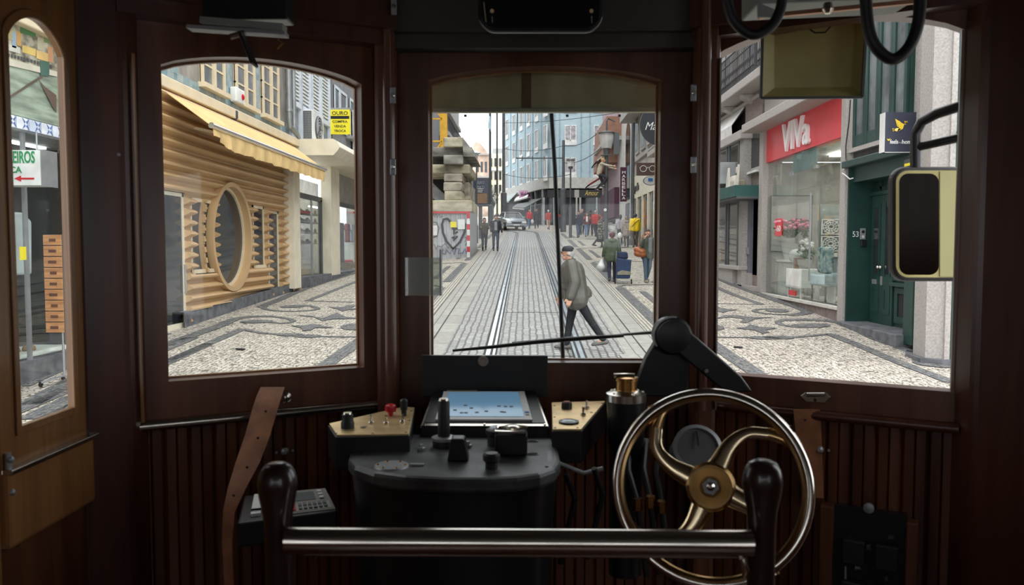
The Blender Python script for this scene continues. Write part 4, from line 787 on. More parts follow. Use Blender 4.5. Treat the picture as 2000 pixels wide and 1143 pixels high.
mb.build('iron_scrollwork', M['black'], gd); box('vent_hole', M['dark'], RXi + .015, RXi + .02, ynr + .1, d1 - .1, zb + .1, zb + .7, gd)
# number and intercom on the reveal, facing down the street
def rev(px_, py_): return at(px_, py_, yr - .06)
a = rev(1665, 463); b = rev(1677, 452); text('house_number', '53', M['white'], (a.x, a.y - .003, a.z), (1, 0, 0), (0, 0, 1), b.x - a.x, b.z - a.z, gd, .003, .005)
p0, p1 = rev(1679, 468), rev(1690, 446); t = thing('intercom', (p0.x, p0.y, p0.z), 'steel door intercom beside the number 53', 'intercom'); box('plate', M['steel'], p0.x, p1.x, p0.y - .03, p0.y, p0.z, p1.z, t, .005); MB().lathe([(.03, 0), (.03, .01)], ((p0.x + p1.x) / 2, p0.y - .03, p1.z - .07), (0, -1, 0)).build('camera_eye', M['black'], t); box('lit_button', M['white'], p0.x + .03, p1.x - .03, p0.y - .035, p0.y - .03, p0.z + .03, p0.z + .08, t)
p0, p1 = rev(1680, 482), rev(1690, 470); tag(box('key_safe', M['black'], p0.x, p1.x, p0.y - .05, p0.y, p0.z, p1.z, bevel=.01), 'small black box under the intercom', 'box')
b = onx(1741, 460, RXi - .03); text('house_number', '53', M['white'], (RXi - .04, b.y + .05, b.z - .05), (0, -1, 0), (0, 0, 1), .16, .12, gd, .003, .005)
p = onx(1735, 331, RX + .2); t = thing('security_camera', tuple(p), 'white round security camera under the green lintel', 'camera'); MB().lathe([(.07, 0), (.07, .08), (.03, .14)], p, (-1, -.4, -.2)).build('housing', M['white'], t, True); MB().lathe([(.02, 0), (.02, .2)], p, (1, 0, .5)).build('bracket', M['dgrey'], t)
# step with dark plinth running down to the granite pilaster
sp = MB(); ye = Q(1801, 690)[0]; zst = zb - .0
for a_, b_, z_ in ((ynr + .2, yr, zb), (ye, ynr + .2, zb - .22)): sp.box(RX - .18, RXi + .05, a_, b_, .2, z_)
sp.build('door_step', M['graniteg'], gd, bevel=.015)
pl_ = thing('granite_pilaster', (RX, 12, .6), 'pale granite pilaster with chamfered corner on dark plinth right of green door', 'pilaster')
pf = [(RX + .3, 13.1), (RX, 13.08), (6.14, 12.62), (6.10, 12.16), (6.30, 12.04), (6.37, 12.02), (6.67, 12.02)]
MB().prism([(x, y, zb - .22) for x, y in pf], (0, 0, 9)).build('shaft', M['granite'], pl_)
MB().prism([(RX + .3, 13.15, .3), (RX - .1, 13.1, .3), (6.04, 12.66, .3), (5.99, 12.08, .3), (6.24, 11.94, .3), (6.5, 11.93, .3)], (0, 0, zb - .22 - .3)).build('plinth', M['graniteg'], pl_)
gw = thing('green_window', (RX, 12, .8), 'tall green shuttered window right of the granite pilaster', 'window')
box('shutter', G, 6.36, 7.6, 12.06, 12.2, zb - .4, zb + 8, gw)
for k in range(4): box('shutter_stile', G, 6.38 + k * .1, 6.43 + k * .1, 12.0, 12.06, zb - .4, zb + 8, gw, .01)
box('stone_surround', M['granite'], 6.30, 6.38, 11.99, 12.1, .3, zb + 8, gw); zz = at(1860, 262, 12).z; box('window_sill', G, 6.38, 7.6, 11.9, 12.06, zz - .12, zz + .05, gw, .02)
# upper storey: slate panel, green windows, granite
uw = thing('building', (RX, 14, zl), 'granite building with tall dark green windows above the green door', 'building')
zw = (rz(1655, 297) + rz(1715, 275)) / 2; y_n = Q(1775, 150)[0]; y_f = Q(1668, 280)[0]
box('wall', M['granite'], RX + .1, RX + .4, 12.3, yr - .02, zl + .12, zl + 9, uw); box('slate_band', colm('slate', (.09, .085, .09), .6, dirt=(.04, .04, .04)), RX - .0, RX + .1, y_n, y_f, zl + .12, zw - .08, uw); box('window_sill', M['granite'], RX - .1, RX + .1, y_n, y_f + .1, zw - .08, zw, uw)
box('corner_stone', M['granite'], RX - .03, RX + .1, y_f, yr, zl + .1, zl + 9, uw)
wpx = [1672, 1690, 1716, 1742, 1768]
wf = box('window_surround', G, RX + .02, RX + .1, y_n, y_f, zw, zw + 5, uw)
n = 4
for i in range(n):
    a = y_n + (y_f - y_n) * i / n; b = y_n + (y_f - y_n) * (i + 1) / n; box('casement', G, RX - .04, RX + .02, a, a + .09, zw, zw + 5, uw, .01); box('casement', G, RX - .04, RX + .02, b - .09, b, zw, zw + 5, uw, .01); box('casement_rail', G, RX - .03, RX + .02, a, b, zw, zw + .25, uw, .01); w = box('pane', M['panel'], RX + .0, RX + .025, a + .09, b - .09, zw + .25, zw + 4.8, uw)
# overhead stone balcony above the windows is out of frame; projecting sign
ysg = 12.95; a = at(1728, 297, ysg); b = at(1790, 219, ysg); t = thing('hostel_sign', (a.x, ysg, a.z), 'navy projecting sign with a yellow folded paper bird above green door', 'sign')
navy = colm('sign_navy', (.035, .04, .065), .4); box('panel', navy, a.x, b.x, ysg, ysg + .2, a.z, b.z, t); box('side', M['white'], a.x - .004, a.x + .002, ysg + .01, ysg + .2, a.z, b.z, t); box('face_edge', M['white'], a.x, b.x, ysg - .002, ysg + .004, a.z - .01, a.z, t)
def sg(x, y): return at(x, y, ysg - .004)
def tri(pts, c, nm='bird_facet'): MB().prism([sg(*p) for p in pts], (0, -.004, 0)).build(nm, c, t)
y1m, y2m, y3m = colm('bird_yellow', (.80, .55, .03), .5, var=.02), colm('bird_gold', (.60, .38, .03), .5, var=.02), colm('bird_light', (.9, .72, .2), .5, var=.02)
tri([(1748, 232), (1759, 238), (1756, 249)], y1m); tri([(1748, 232), (1756, 249), (1752, 247)], y2m); tri([(1756, 249), (1759, 239), (1766, 243), (1763, 252), (1752, 257)], y1m); tri([(1766, 243), (1772, 236), (1769, 243)], y3m); tri([(1766, 236), (1773, 238), (1768, 243)], y2m); tri([(1752, 250), (1760, 252), (1752, 257), (1743, 254)], y3m); tri([(1743, 250), (1748, 254), (1744, 257)], y1m)
tri([(1732, 271), (1736, 272), (1739, 270), (1737, 275), (1734, 275)], y1m, 'small_bird')
p0 = sg(1738, 281); text('lettering', 'feels', M['white'], p0, (1, 0, 0), (0, 0, 1), sg(1754, 280).x - p0.x, .07, t, .003, .015); p0 = sg(1755, 281); text('lettering', 'like@', M['grey'], p0, (1, 0, 0), (0, 0, 1), sg(1762, 280).x - p0.x, .035, t, .003); p0 = sg(1762, 281); text('lettering', 'home', M['white'], p0, (1, 0, 0), (0, 0, 1), sg(1785, 280).x - p0.x, .065, t, .003, .015)
p0, p1 = onx(1790, 327, RX - .1), onx(1802, 310, RX - .1); t = thing('property_sticker', (RX - .1, p0.y, p0.z), 'small black and yellow sign on granite above the tram mirror', 'sign'); 
box('board', M['dgrey'], RX - .3, RX - .27, p1.y - .1, p0.y, p0.z, p1.z, t); box('yellow_part', yel, RX - .305, RX - .3, p1.y - .08, p0.y - .02, p0.z + .01, p0.z + (p1.z - p0.z) * .45, t)
mb = MB(); pts = [onx(x, y, RX - .13) for x, y in ((1661, 195), (1658, 240), (1655, 262), (1652, 285), (1652, 310), (1658, 322), (1668, 325))]; tag(mb.tube(pts, .012, 6).build('cable', M['black'], None, True), 'thin black cable running down the granite beside red fascia', 'cable')
mb = MB(); tag(mb.tube([onx(x, y, RX - .13) for x, y in ((1648, 330), (1645, 338), (1652, 343), (1660, 350), (1666, 348))], .012, 6).build('cable', M['white'], None, True), 'loose white cable end at the corner of green lintel', 'cable')
p = gnd(1832, 690); t = thing('green_scrap', tuple(p), 'bright green plastic scrap lying beside the dark plinth', 'litter'); MB().box(p.x - .08, p.x + .08, p.y - .06, p.y + .06, p.z + .0, p.z + .06).build('wrapper', colm('bright_green', (.02, .5, .15)), t, bevel=.02)
# ---- brown granite building with bay shop window and balcony
bb = thing('building', (RX, 24, gz(RX, 24)), 'brown granite building with carved stone balcony and old shop front', 'building')
yN = ot + .02; yF = 38.4; zbal = (rz(1480, 142) + rz(1381, 205)) / 2
zbal = rz(1430, 189, RX - .5)
box('wall', M['graniter'], RX + .2, RX + .5, yN, yF, 1, zbal + 8, bb); box('pier', M['graniter'], RX - .02, RX + .3, Q(1489, 300)[0], Q(1456, 300)[0], 1.2, zbal + .3, bb)
box('balcony_slab', M['granite'], RX - .55, RX + .2, yN - 1.5, yF, zbal, zbal + .25, bb, .03)
for i in range(8):
    y = 22.5 + i * 2; MB().prism([(RX + .1, y, zbal), (RX - .35, y, zbal), (RX - .3, y, zbal - .1), (RX - .1, y, zbal - .2), (RX + .1, y, zbal - .3)], (0, .35, 0)).build('stone_bracket', M['granite'], bb, bevel=.02)
box('string_course', M['granite'], RX - .08, RX + .2, yN + .4, yF, zbal - .2, zbal - .1, bb, .02)
rl = thing('balcony_railing', (RX - .5, 25, zbal + .25), 'ornate black iron railing on the stone balcony', 'railing'); zr = zbal + .25; hr = .96
mb = MB()
for z in (zr + .04, zr + .2, zr + hr - .22, zr + hr): mb.bar((RX - .5, yN - 1.4, z), (RX - .5, 38.3, z), .03, .03)
mb.build('rails', M['wirem'], rl); y = yN - 1.45
while y < 31.5:
    mb = MB().bar((RX - .5, y, zr), (RX - .5, y, zr + hr), .02, .02)
    mb.tube([(RX - .5, y + .0, zr + .3), (RX - .5, y + .06, zr + .42), (RX - .5, y, zr + .54), (RX - .5, y - .06, zr + .42)], .01, 4, True).tube([(RX - .5, y + .075 + .05 * math.cos(a * pi / 4), zr + .12 + .06 * math.sin(a * pi / 4)) for a in range(8)], .01, 4, True); mb.build('baluster', M['wirem'], rl); y += .15
for y in (yN - 1.4, 25.2, 29.6): box('post', M['wirem'], RX - .68, RX - .62, y - .03, y + .03, zr, zr + hr + .1, rl)
for i, y in enumerate((22.6, 25.4, 28.4, 31.5)):
    w = box('balcony_door', M['green'], RX + .12, RX + .22, y, y + 1.5, zr, zr + 3.4, bb); box('pane', M['panel'], RX + .1, RX + .13, y + .15, y + .68, zr + .5, zr + 3.2, w); box('pane', M['panel'], RX + .1, RX + .13, y + .82, y + 1.35, zr + .5, zr + 3.2, w); box('stone_jamb', M['granite'], RX + .05, RX + .22, y - .25, y, zr, zr + 3.6, bb); box('stone_jamb', M['granite'], RX + .05, RX + .22, y + 1.5, y + 1.75, zr, zr + 3.6, bb)
t = thing('awning', (RX - .6, 27, C + 2), 'white retracted canvas awning below the stone balcony', 'awning'); za, zb2 = rz(1445, 203, RX), at(1425, 245, 23.6).z; a0 = 23.5
MB().prism([(RX + .1, a0, za), (RX - .36, a0, zb2), (RX - .36, a0, zb2 - .03), (RX + .1, a0, za - .04)], (0, 9, 0)).build('canvas', M['white'], t)
mb = MB()
for i in range(60): y = a0 + i * .15; mb.add([(RX - .36, y, zb2), (RX - .36, y + .15, zb2), (RX - .34 + .03 * ((i + 1) % 2), y + .15, zb2 - .3), (RX - .34 + .03 * (i % 2), y, zb2 - .3)], [(0, 1, 2, 3)])
mb.build('valance', M['white'], t); MB().bar((RX, a0 + .1, za - .25), (RX - .34, a0 + .15, zb2 - .02), .04, .04).build('arm', M['black'], t)
# small window beside VIVA
ya_, yb_ = Q(1489, 290)[0], Q(1466, 290)[0]; z0, z1 = rz(1478, 334), rz(1478, 252); MB().ring([(RX - .04, a, b) for a, b in ((ya_ + .1, z0 + .1), (yb_ - .1, z0 + .1), (yb_ - .1, z1 - .1), (ya_ + .1, z1 - .1))], [(RX - .04, a, b) for a, b in ((ya_, z0), (yb_, z0), (yb_, z1), (ya_, z1))], (.1, 0, 0)).build('window_frame', M['granite'], bb); box('window_pane', M['pane'], RX - .03, RX + .0, ya_ + .08, yb_ - .08, z0 + .08, z1 - .08, bb); box('window_sill', M['white'], RX - .15, RX, ya_, yb_ + .05, z0 - .06, z0, bb)
# stone bay with display windows
by = thing('shop_window_bay', (RX - .3, 26, gz(RX, 26)), 'stone framed shop window bay with craft display left of dark green canopy', 'shop window'); BX = RX - .25
zt1_, zt2_ = onx(1415, 290, BX).z, onx(1415, 262, BX).z; yb0 = onx(1452, 300, BX).y; zs_ = onx(1430, 518, BX).z; zmid = (onx(1415, 388, BX)).z
box('stone_head', M['granite'], BX - .12, RX + .2, yb0 - .1, 38, zt1_, zt1_ + .25, by, .02); box('stone_jamb', M['granite'], BX, RX + .2, yb0, onx(1444, 300, BX).y, gz(BX, yb0), zt1_, by); box('stone_sill', M['granite'], BX - .12, RX + .1, yb0 - .05, 38, zs_ - .12, zs_, by, .02)
box('base', M['graniter'], BX + .1, RX + .1, yb0 + .3, 38, 1, zs_ - .12, by); box('back_panel', colm('display_back', (.45, .46, .47)), BX + .7, BX + .75, yb0, 38, zs_, zt1_, by)
for xx in (1443, 1424, 1420, 1396, 1392): y = onx(xx, 400, BX).y; box('mullion', M['dgrey'], BX - .02, BX + .04, y, y + .12, zs_, zt1_, by)
box('glass_pane', M['shopglass'], BX, BX + .01, yb0, 38, zs_, zt1_, by); box('name_board', M['white'], BX - .1, BX, onx(1412, 390, BX).y, onx(1378, 400, BX).y, zmid + .02, zmid + .32, by)
text('lettering', 'apartments', M['dgrey'], (BX - .11, onx(1381, 400, BX).y, zmid + .1), (0, -1, 0), (0, 0, 1), 3, .12, by, .003)
a, b = onx(1392, 440, BX + .5), onx(1420, 412, BX + .5); t = thing('wooden_wall_panel', (BX + .5, a.y, a.z), 'wooden plank panel with turquoise star in the craft window', 'panel'); box('planks', M['amber'], BX + .5, BX + .55, b.y, a.y, a.z - .1, b.z + .1, t)
cy, cz = (a.y + b.y) / 2, (a.z + b.z) / 2; pts = [(BX + .49, cy + (.35 if i % 2 == 0 else .12) * math.cos(i * pi / 5), cz + (.35 if i % 2 == 0 else .12) * math.sin(i * pi / 5)) for i in range(10)]; MB().prism(pts, (-.02, 0, 0)).build('star', colm('turquoise', (.05, .4, .42)), t)
for i, xx in enumerate((1396, 1403, 1410)):
    p = onx(xx, 505, BX + .4); hgt = (.25, .5, .8)[i]; tag(box('wooden_crate', M['amber'], p.x - .1, p.x + .15, p.y - .25, p.y + .25, zs_, zs_ + hgt, bevel=.01), ('low', 'medium', 'tall')[i] + ' wooden crate on the craft window floor', 'crate')
p = onx(1411, 480, BX + .4); flowers('potted_grass', (p.x, p.y, zs_ + .8), .18, .09, leaf, leaf, 'small green potted grass on the tall wooden crate', .1, 10)
# round lightbox, script sign, green canopy, shutter
p = onx(1400, 345, BX - .35); t = thing('round_lightbox', tuple(p), 'grey lightbox sign with a round logo above the script sign', 'sign'); y0_, y1_ = onx(1412, 350, BX - .35).y, onx(1386, 350, BX - .35).y; box('box', M['grey'], p.x - .1, p.x + .4, y0_, y1_, p.z - .28, p.z + .35, t, .02); box('face', M['white'], p.x - .11, p.x - .1, y0_, y1_, p.z - .25, p.z + .32, t); MB().lathe([(.2, 0), (.2, .02)], (p.x - .11, y1_ - .3, p.z + .03), (-1, 0, 0)).build('logo_disc', M['dgrey'], t); text('lettering', 'ESPRESSO', M['dgrey'], (p.x - .115, y1_ - .6, p.z), (0, -1, 0), (0, 0, 1), y1_ - y0_ - .7, .12, t, .003)
p = onx(1416, 384, BX - .3); y0_ = onx(1443, 370, BX - .3).y; t = thing('script_sign', tuple(p), 'white script letters standing on the dark canopy edge', 'sign'); text('lettering', 'Amil', colm('sign_cream', (.72, .68, .6)), (p.x, p.y, onx(1430, 385, BX - .3).z), (0, -1, 0), (0, 0, 1), p.y - y0_, .85, t, .02, .02, .25)
cnx = RX - .36; t = thing('green_canopy', (RX, 22, C + 1), 'dark teal box canopy over the narrow shop entrance', 'canopy'); ca, cb_ = onx(1488, 378, cnx).y, onx(1452, 378, cnx).y; tl = colm('teal', (.02, .085, .075)); zk = onx(1470, 383, RX - .3).z
ya_, yb_ = Q(1490, 378)[0], 24.2; box('canopy_box', tl, RX - .75, RX, ya_, yb_, zk, zk + .3, t); box('underside', M['dgrey'], RX - .7, RX, ya_, yb_ + 3, zk - .06, zk, t)
p = V((RX - .4, ya_ + 1.0, zk + .3)); tag(MB().box(p.x - .15, p.x + .15, p.y - .2, p.y + .2, p.z, p.z + .2).build('cardboard_box', colm('card', (.45, .38, .28)), bevel=.02), 'pale carton lying on top of the teal canopy', 'box')
ns = thing('roller_door', (RX, 22, gz(RX, 22)), 'narrow grey and green shop entrance under the teal canopy', 'door'); z0 = gz(RX, 22) + .1
a, b, c = Q(1489, 480)[0], Q(1472, 480)[0], Q(1457, 480)[0]
box('dark_opening', M['dark'], RX + .0, RX + .2, a, b, z0, zk, ns); box('green_curtain', M['green'], RX - .02, RX, (a + b) / 2, b, z0 + .3, zk, ns); sl_ = box('grey_shutter', colm('bluegrey2', (.14, .145, .175)), RX - .1, RX + .05, b, c, z0 + .35, zk - .05, ns); box('stainless_box', M['steel'], RX - .14, RX - .1, b + .1, c - .1, C - .2, C, ns); box('base_stone', M['granite'], RX - .12, RX + .1, b, c + .3, z0 - .3, z0 + .35, ns); box('pale_trim', M['white'], RX - .12, RX - .06, c, c + .08, z0, zk - .1, ns); box('threshold', M['granite'], RX - .25, RX + .2, a, c + .3, z0 - .4, z0, ns)
box('plinth_course', M['granite'], RX - .3, RX + .1, c + .3, 38.4, 1.0, gz(RX, 27) + .25, bb)
# ================================================================ FAR END OF THE STREET
def A(px_, py_, Y): return at(px_, py_, Y)
def pbox(nm, m, xa, ya, xb, yb, Y, dep, parent=None, **k):
    a = A(xa, ya, Y); b = A(xb, yb, Y); return box(nm, m, a.x, b.x, Y, Y + dep, a.z, b.z, parent, **k)
# ---- blue corner building
bl = colm('blue_render', (.42, .53, .59), .8, var=.04); bd = colm('blue_rib', (.29, .39, .45)); 
bb = thing('building', (3, 80, 4.7), 'light blue corner apartment building with white windows closing the street', 'building')
P0 = V((1.9, 78, 0)); P1 = V((-2.75, 97, 0)); zc0 = A(1150, 357, 78).z; ztop_ = zc0 + 17; zgr = 4.2
cor = [V((9.5, 78, 0)), V((3.1, 78, 0)), V((2.5, 78.15, 0)), V((2.0, 78.6, 0)), V((1.65, 79.5, 0)), P1]
def wallpoly(path, z0, z1, off, nm, m, par, cap=True):
    mb = MB(); n = len(path); pp = []
    for i, p in enumerate(path):
        t = (path[min(i + 1, n - 1)] - path[max(i - 1, 0)]).normalized(); q = V((t.y, -t.x, 0)); q = q if q.y < 0 or q.x < -.5 else -q; pp.append(p + q * off)
    back = [V((9.5, 99, 0)), V((-2.0, 99, 0))]
    mb.prism([V((p.x, p.y, z0)) for p in pp + [back[1], back[0]]], (0, 0, z1 - z0)); return mb.build(nm, m, par)
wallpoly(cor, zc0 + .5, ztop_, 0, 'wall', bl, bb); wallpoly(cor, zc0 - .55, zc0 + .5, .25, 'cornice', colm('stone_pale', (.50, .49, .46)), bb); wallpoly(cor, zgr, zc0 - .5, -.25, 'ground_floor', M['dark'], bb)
nw = V((0, -1, 0)); dL = (P1 - cor[4]).normalized(); nL = V((dL.y, -dL.x, 0)); nL = nL if nL.x < 0 else -nL
def win(c, right, nrm, w, h, par, kind=0):
    right = V(right).normalized(); fr = MB(); c = V(c) + V(nrm) * .02
    def r4(s): return [c + right * (i * (w / 2 - s)) + V((0, 0, j * (h / 2 - s))) for i, j in ((-1, -1), (1, -1), (1, 1), (-1, 1))]
    fr.ring(r4(.09), r4(0), V(nrm) * .06); fr.prism([c - right * .04 + V((0, 0, -h / 2)), c + right * .04 + V((0, 0, -h / 2)), c + right * .04 + V((0, 0, h / 2)), c - right * .04 + V((0, 0, h / 2))], V(nrm) * .06)
    f = fr.build('window', M['white'], par); MB().prism([p for p in r4(.05)], V(nrm) * .02).build('pane', M['pane'] if kind else colm('curtain', (.42, .38, .42), .3, var=.3), f)
    MB().prism([c + right * i * (w / 2 + .05) + V((0, 0, -h / 2 - j)) for i, j in ((-1, .42), (1, .42), (1, 0), (-1, 0))], V(nrm) * .08).build('window_sill', M['white'], f)
for r_ in range(4):
    zc = A(1114, 260, 78).z + (r_ - 1) * 3.1
    for x in (A(1114, 300, 78).x, A(1171, 300, 78).x, A(1228, 300, 78).x): win((x, 78, zc), (1, 0, 0), nw, 1.15, 1.5, bb)
    for xx in (991, 1004.5, 1019, 1033, 1049, 1066):
        r = ray(xx, 300); o = cor[4]; t = o.cross(dL).z / V((r.x, r.y, 0)).cross(dL).z; p = CAM + r * t; win((p.x, p.y, zc - .15), dL, nL, 1.25, 1.9, bb, 1)
for xx in (1083, 1093, 1135, 1152, 1192, 1208): x = A(xx, 300, 78).x; box('rib', bd, x - .05, x + .05, 77.93, 78, zc0 + .5, ztop_, bb)
for xx in (998, 1011.5, 1026, 1041, 1057.5):
    r = ray(xx, 300); o = cor[4]; t = o.cross(dL).z / V((r.x, r.y, 0)).cross(dL).z; p = CAM + r * t; MB().obox((p.x, p.y, (zc0 + ztop_) / 2 + .2), dL, nL, (0, 0, 1), .14, .14, ztop_ - zc0 - .5).build('rib', bd, bb)
z = A(1150, 386, 78).z; box('black_fascia', M['black'], 2.2, 9.3, 77.9, 78.2, z, A(1150, 371, 78).z, bb); box('pale_panel', M['granite'], A(1122, 380, 77.8).x, A(1131, 380, 77.8).x, 77.8, 78, z, A(1150, 371, 78).z, bb)
text('lettering', 'Amour', colm('gold_text', (.6, .42, .12)), (A(1142, 382, 77.85).x, 77.85, A(1142, 382, 77.85).z), (1, 0, 0), (0, 0, 1), 1.35, .5, bb, .02, 0, .3)
for xx in (1062, 1082, 1126, 1133, 1165): x = A(xx, 420, 77.9).x; box('pier', M['granite'] if xx in (1126, 1133) else M['steel'], x - .09, x + .09, 77.8, 78, zgr, z, bb)
box('shop_glass', M['pane'], 2.3, 9.3, 78.05, 78.1, zgr, z, bb)
# Woloho sign and awnings on the receding side
def onL(px_, py_, off=0):
    r = ray(px_, py_); o = cor[4] + nL * off; t = V((o.x, o.y, 0)).cross(dL).z / V((r.x, r.y, 0)).cross(dL).z; return CAM + r * t
a, b = onL(1014, 386, .5), onL(1037, 372, .5); t = thing('fascia_sign', tuple(a), 'pink sign with dark letters above the awnings of blue building', 'sign'); ys_ = a.y - 2.5; a = at(1014, 387, ys_); b = at(1038, 372, ys_); box('board', colm('pink_board', (.72, .42, .62)), a.x, b.x, ys_, ys_ + .15, a.z, b.z, t)
text('lettering', 'Woloho', colm('dark_purple', (.08, .01, .06)), (a.x + (b.x - a.x) * .1, ys_ - .02, a.z + .15), (1, 0, 0), (0, 0, 1), (b.x - a.x) * .8, (b.z - a.z) * .6, t, .02, .03)
def slope_awning(pts, m, label, drop=.12):
    t = thing('awning', tuple(pts[2]), label, 'awning'); MB().prism(pts, (0, 0, -.06)).build('canvas', m, t); MB().prism([pts[2], pts[3], V(pts[3]) - V((0, 0, drop)), V(pts[2]) - V((0, 0, drop))], (0, .03, 0)).build('valance', M['white'], t)
    MB().bar(V(pts[2]) - V((0, 0, .1)), V(pts[1]) - V((0, 0, .5)), .04, .04).build('arm', M['steel'], t)
slope_awning([onL(1020, 392, .3), onL(1059, 387, .3), onL(1024, 406, 3.0), onL(1001, 404, 3.0)], M['dgrey'], 'dark grey sloping awning with white edge below pink sign', .2)
slope_awning([onL(1008, 384, .3), onL(1032, 380, .3), onL(1030, 385, 1.6), onL(1004, 392, 1.6)], M['white'], 'white sloping awning directly under the pink sign')
slope_awning([onL(990, 382, .3), onL(1010, 376, .3), onL(994, 393, 2.0), onL(978, 393, 2.0)], colm('awn_grey', (.4, .45, .46)), 'grey green awning left of pink sign')
for xx in (1038, 1046, 1060): p = onL(xx, 440, .0); MB().obox((p.x, p.y, (zgr + zc0 - .5) / 2), dL, nL, (0, 0, 1), .16, .16, zc0 - .5 - zgr).build('pier', M['steel'], bb)
# ---- skyline behind left
t = thing('building', (-8, 135, 8), 'peach stone building with worn pediment far behind the billboard', 'building'); pc = mat('peach_stone', (.62, .45, .36), .8, 0, .3, (.5, .5, .5)); Y = 135
MB().prism([A(924, 430, Y), A(956, 430, Y), A(955, 303, Y), A(948, 292, Y), A(938, 280, Y), A(930, 277, Y), A(924, 285, Y)], (0, 8, 0)).build('wall', pc, t); pbox('cornice', M['granite'], 922, 344, 957, 350, Y - .3, 1, t); pbox('cornice', M['granite'], 930, 300, 956, 303, Y - .3, 1, t)
for i in range(3): pbox('window', M['dgrey'], 931 + i * 8, 336, 935 + i * 8, 316, Y - .1, .3, t)
t = thing('building', (-6, 150, 8), 'white town house left of the blue building', 'building'); pbox('wall', M['creaml'], 952, 440, 984, 300, 150, 8, t); pbox('roof_step', M['grey'], 962, 300, 984, 290, 152, 6, t); pbox('cornice', M['white'], 951, 330, 985, 333, 149.7, 1, t)
for i in range(3):
    for j in range(3): pbox('window', M['pane'], 957 + i * 9, 325 + j * 26, 961 + i * 9, 309 + j * 26, 149.8, .3, t)
t = thing('bare_tree', tuple(A(962, 432, 105)), 'small leafless tree far away beside the poles', 'tree'); mb = MB(); b0 = A(962, 440, 105); r = random.Random(3)
mb.tube([b0, b0 + V((.1, 0, 3))], [.16, .1], 6); mb.build('trunk', M['dgrey'], t); mb = MB()
for i in range(14):
    a = r.random() * 2 * pi; q = b0 + V((.1, 0, 2 + r.random())); e = q + V((1.2 * math.cos(a), 1.2 * math.sin(a), 1.2 + r.random() * 1.5)); mb.tube([q, (q + e) / 2 + V((0, 0, .3)), e], [.06, .04, .015], 5)
    for k in range(3): f = (q + e) / 2 + V((r.uniform(-.8, .8), r.uniform(-.5, .5), r.uniform(.5, 1.5))); mb.tube([(q + e) / 2 + V((0, 0, .3)), f], [.025, .01], 4)
mb.build('branches', M['dgrey'], t, kind='stuff')
# ---- building site on the left
lb = thing('building', (LX, 66, 4), 'grey old building with a balcony behind the yellow crane', 'building'); box('wall', M['granite'], -14, -6.9, 62.5, 84, 3, 24, lb); box('balcony_slab', M['granite'], -6.9, -6.2, 62.5, 78, 13.6, 13.9, lb); 
z = A(870, 262, 62).z; box('balcony_slab', M['granite'], -6.9, -5.9, 62.5, 76, z, z + .3, lb); mb = MB()
for i in range(28): y = 62.6 + i * .5; mb.box(-5.95, -5.92, y, y + .04, z + .3, z + 1.4)
mb.box(-5.96, -5.9, 62.5, 76, z + 1.35, z + 1.42); mb.build('balcony_railing', M['wirem'], lb, kind='stuff')
for i in range(2): pbox('window', M['pane'], 844 + i * 15, 268, 853 + i * 15, 235, 62.4, .3, lb)
cr_ = thing('crane_mast', tuple(A(860, 400, 47)), 'yellow lattice crane mast rising behind the concrete blocks', 'crane'); yc = colm('crane_yellow', (.75, .42, .04)); a0, a1 = A(841, 400, 47), A(863, 215, 47)
for x in (a0.x - .3, a1.x - .12):
    for y in (47, 48.4): box('upright', yc, x, x + (.42 if y == 47 and x > a0.x else .15), y, y + .15, 3, a1.z + 1, cr_)
mb = MB(); z = 3.5; k = 0
while z < a1.z + .5:
    mb.bar((a0.x - .2, 47, z), (a1.x, 47, z + (1.3 if k % 2 else 0)), .09, .09); mb.bar((a0.x - .2, 47, z + 1.3), (a1.x, 47, z + (0 if k % 2 else 1.3)), .09, .09); z += 1.3; k += 1
mb.build('lattice_braces', yc, cr_)
cs = thing('concrete_block_stack', (-4, 40, 2), 'stained concrete beams and blocks stacked behind the graffiti hoarding', 'concrete blocks')
con = [mat('concrete_%d' % i, c, .85, 0, .35, (1.2, 1.2, 2.5), dirt=d, bump=.2) for i, (c, d) in enumerate((((.42, .37, .30), (.12, .11, .09)), ((.30, .28, .25), (.09, .085, .07)), ((.50, .45, .34), (.2, .18, .12))))]
for i, (x0, y0_, x1, y1_, Y, m) in enumerate(((866, 287, 905, 268, 38, 2), (820, 306, 922, 287, 38.5, 1), (866, 321, 904, 303, 37.6, 1), (820, 339, 918, 321, 38.2, 2), (867, 355, 903, 339, 37.6, 0), (866, 373, 902, 356, 37.2, 0), (868, 391, 902, 373, 37.2, 2), (820, 414, 922, 391, 37, 2), (890, 355, 913, 339, 40, 1), (890, 391, 917, 356, 39, 0), (892, 321, 912, 303, 40, 1))):
    pbox('concrete_block', con[m], x0, y0_, x1, y1_, Y, 4.5, cs, bevel=.05)
MB().prism([A(905, 306, 38), A(928, 306, 38), A(922, 292, 38), A(908, 274, 38), A(903, 272, 38)], (0, 5, 0)).build('concrete_slab', con[1], cs)
pbox('dark_cavity', M['dark'], 820, 391, 868, 340, 41.5, .2, cs); pbox('dark_cavity', M['dark'], 820, 321, 868, 306, 42, .2, cs)
MB().bar(A(842, 372, 40), A(868, 392, 40), .3, .5).build('stair_beam', M['grey'], cs); MB().bar(A(840, 355, 40.5), A(866, 380, 40.5), .1, .1).build('stair_rail', M['grey'], cs)
ho = thing('hoarding', (-3.5, 34.5, gz(-3, 34.5)), 'corrugated grey metal hoarding covered with black graffiti and a heart', 'hoarding'); a = A(918, 502, 34.4); b = A(918, 416, 34.4); xr = a.x; zb_ = gz(xr, 34.4); zt_ = b.z
mb = MB(); x = -7.4; k = 0; pr = []
while x < xr: pr.append((x, 34.4 + (.03 if k % 4 in (0, 3) else 0))); x += .05; k += 1
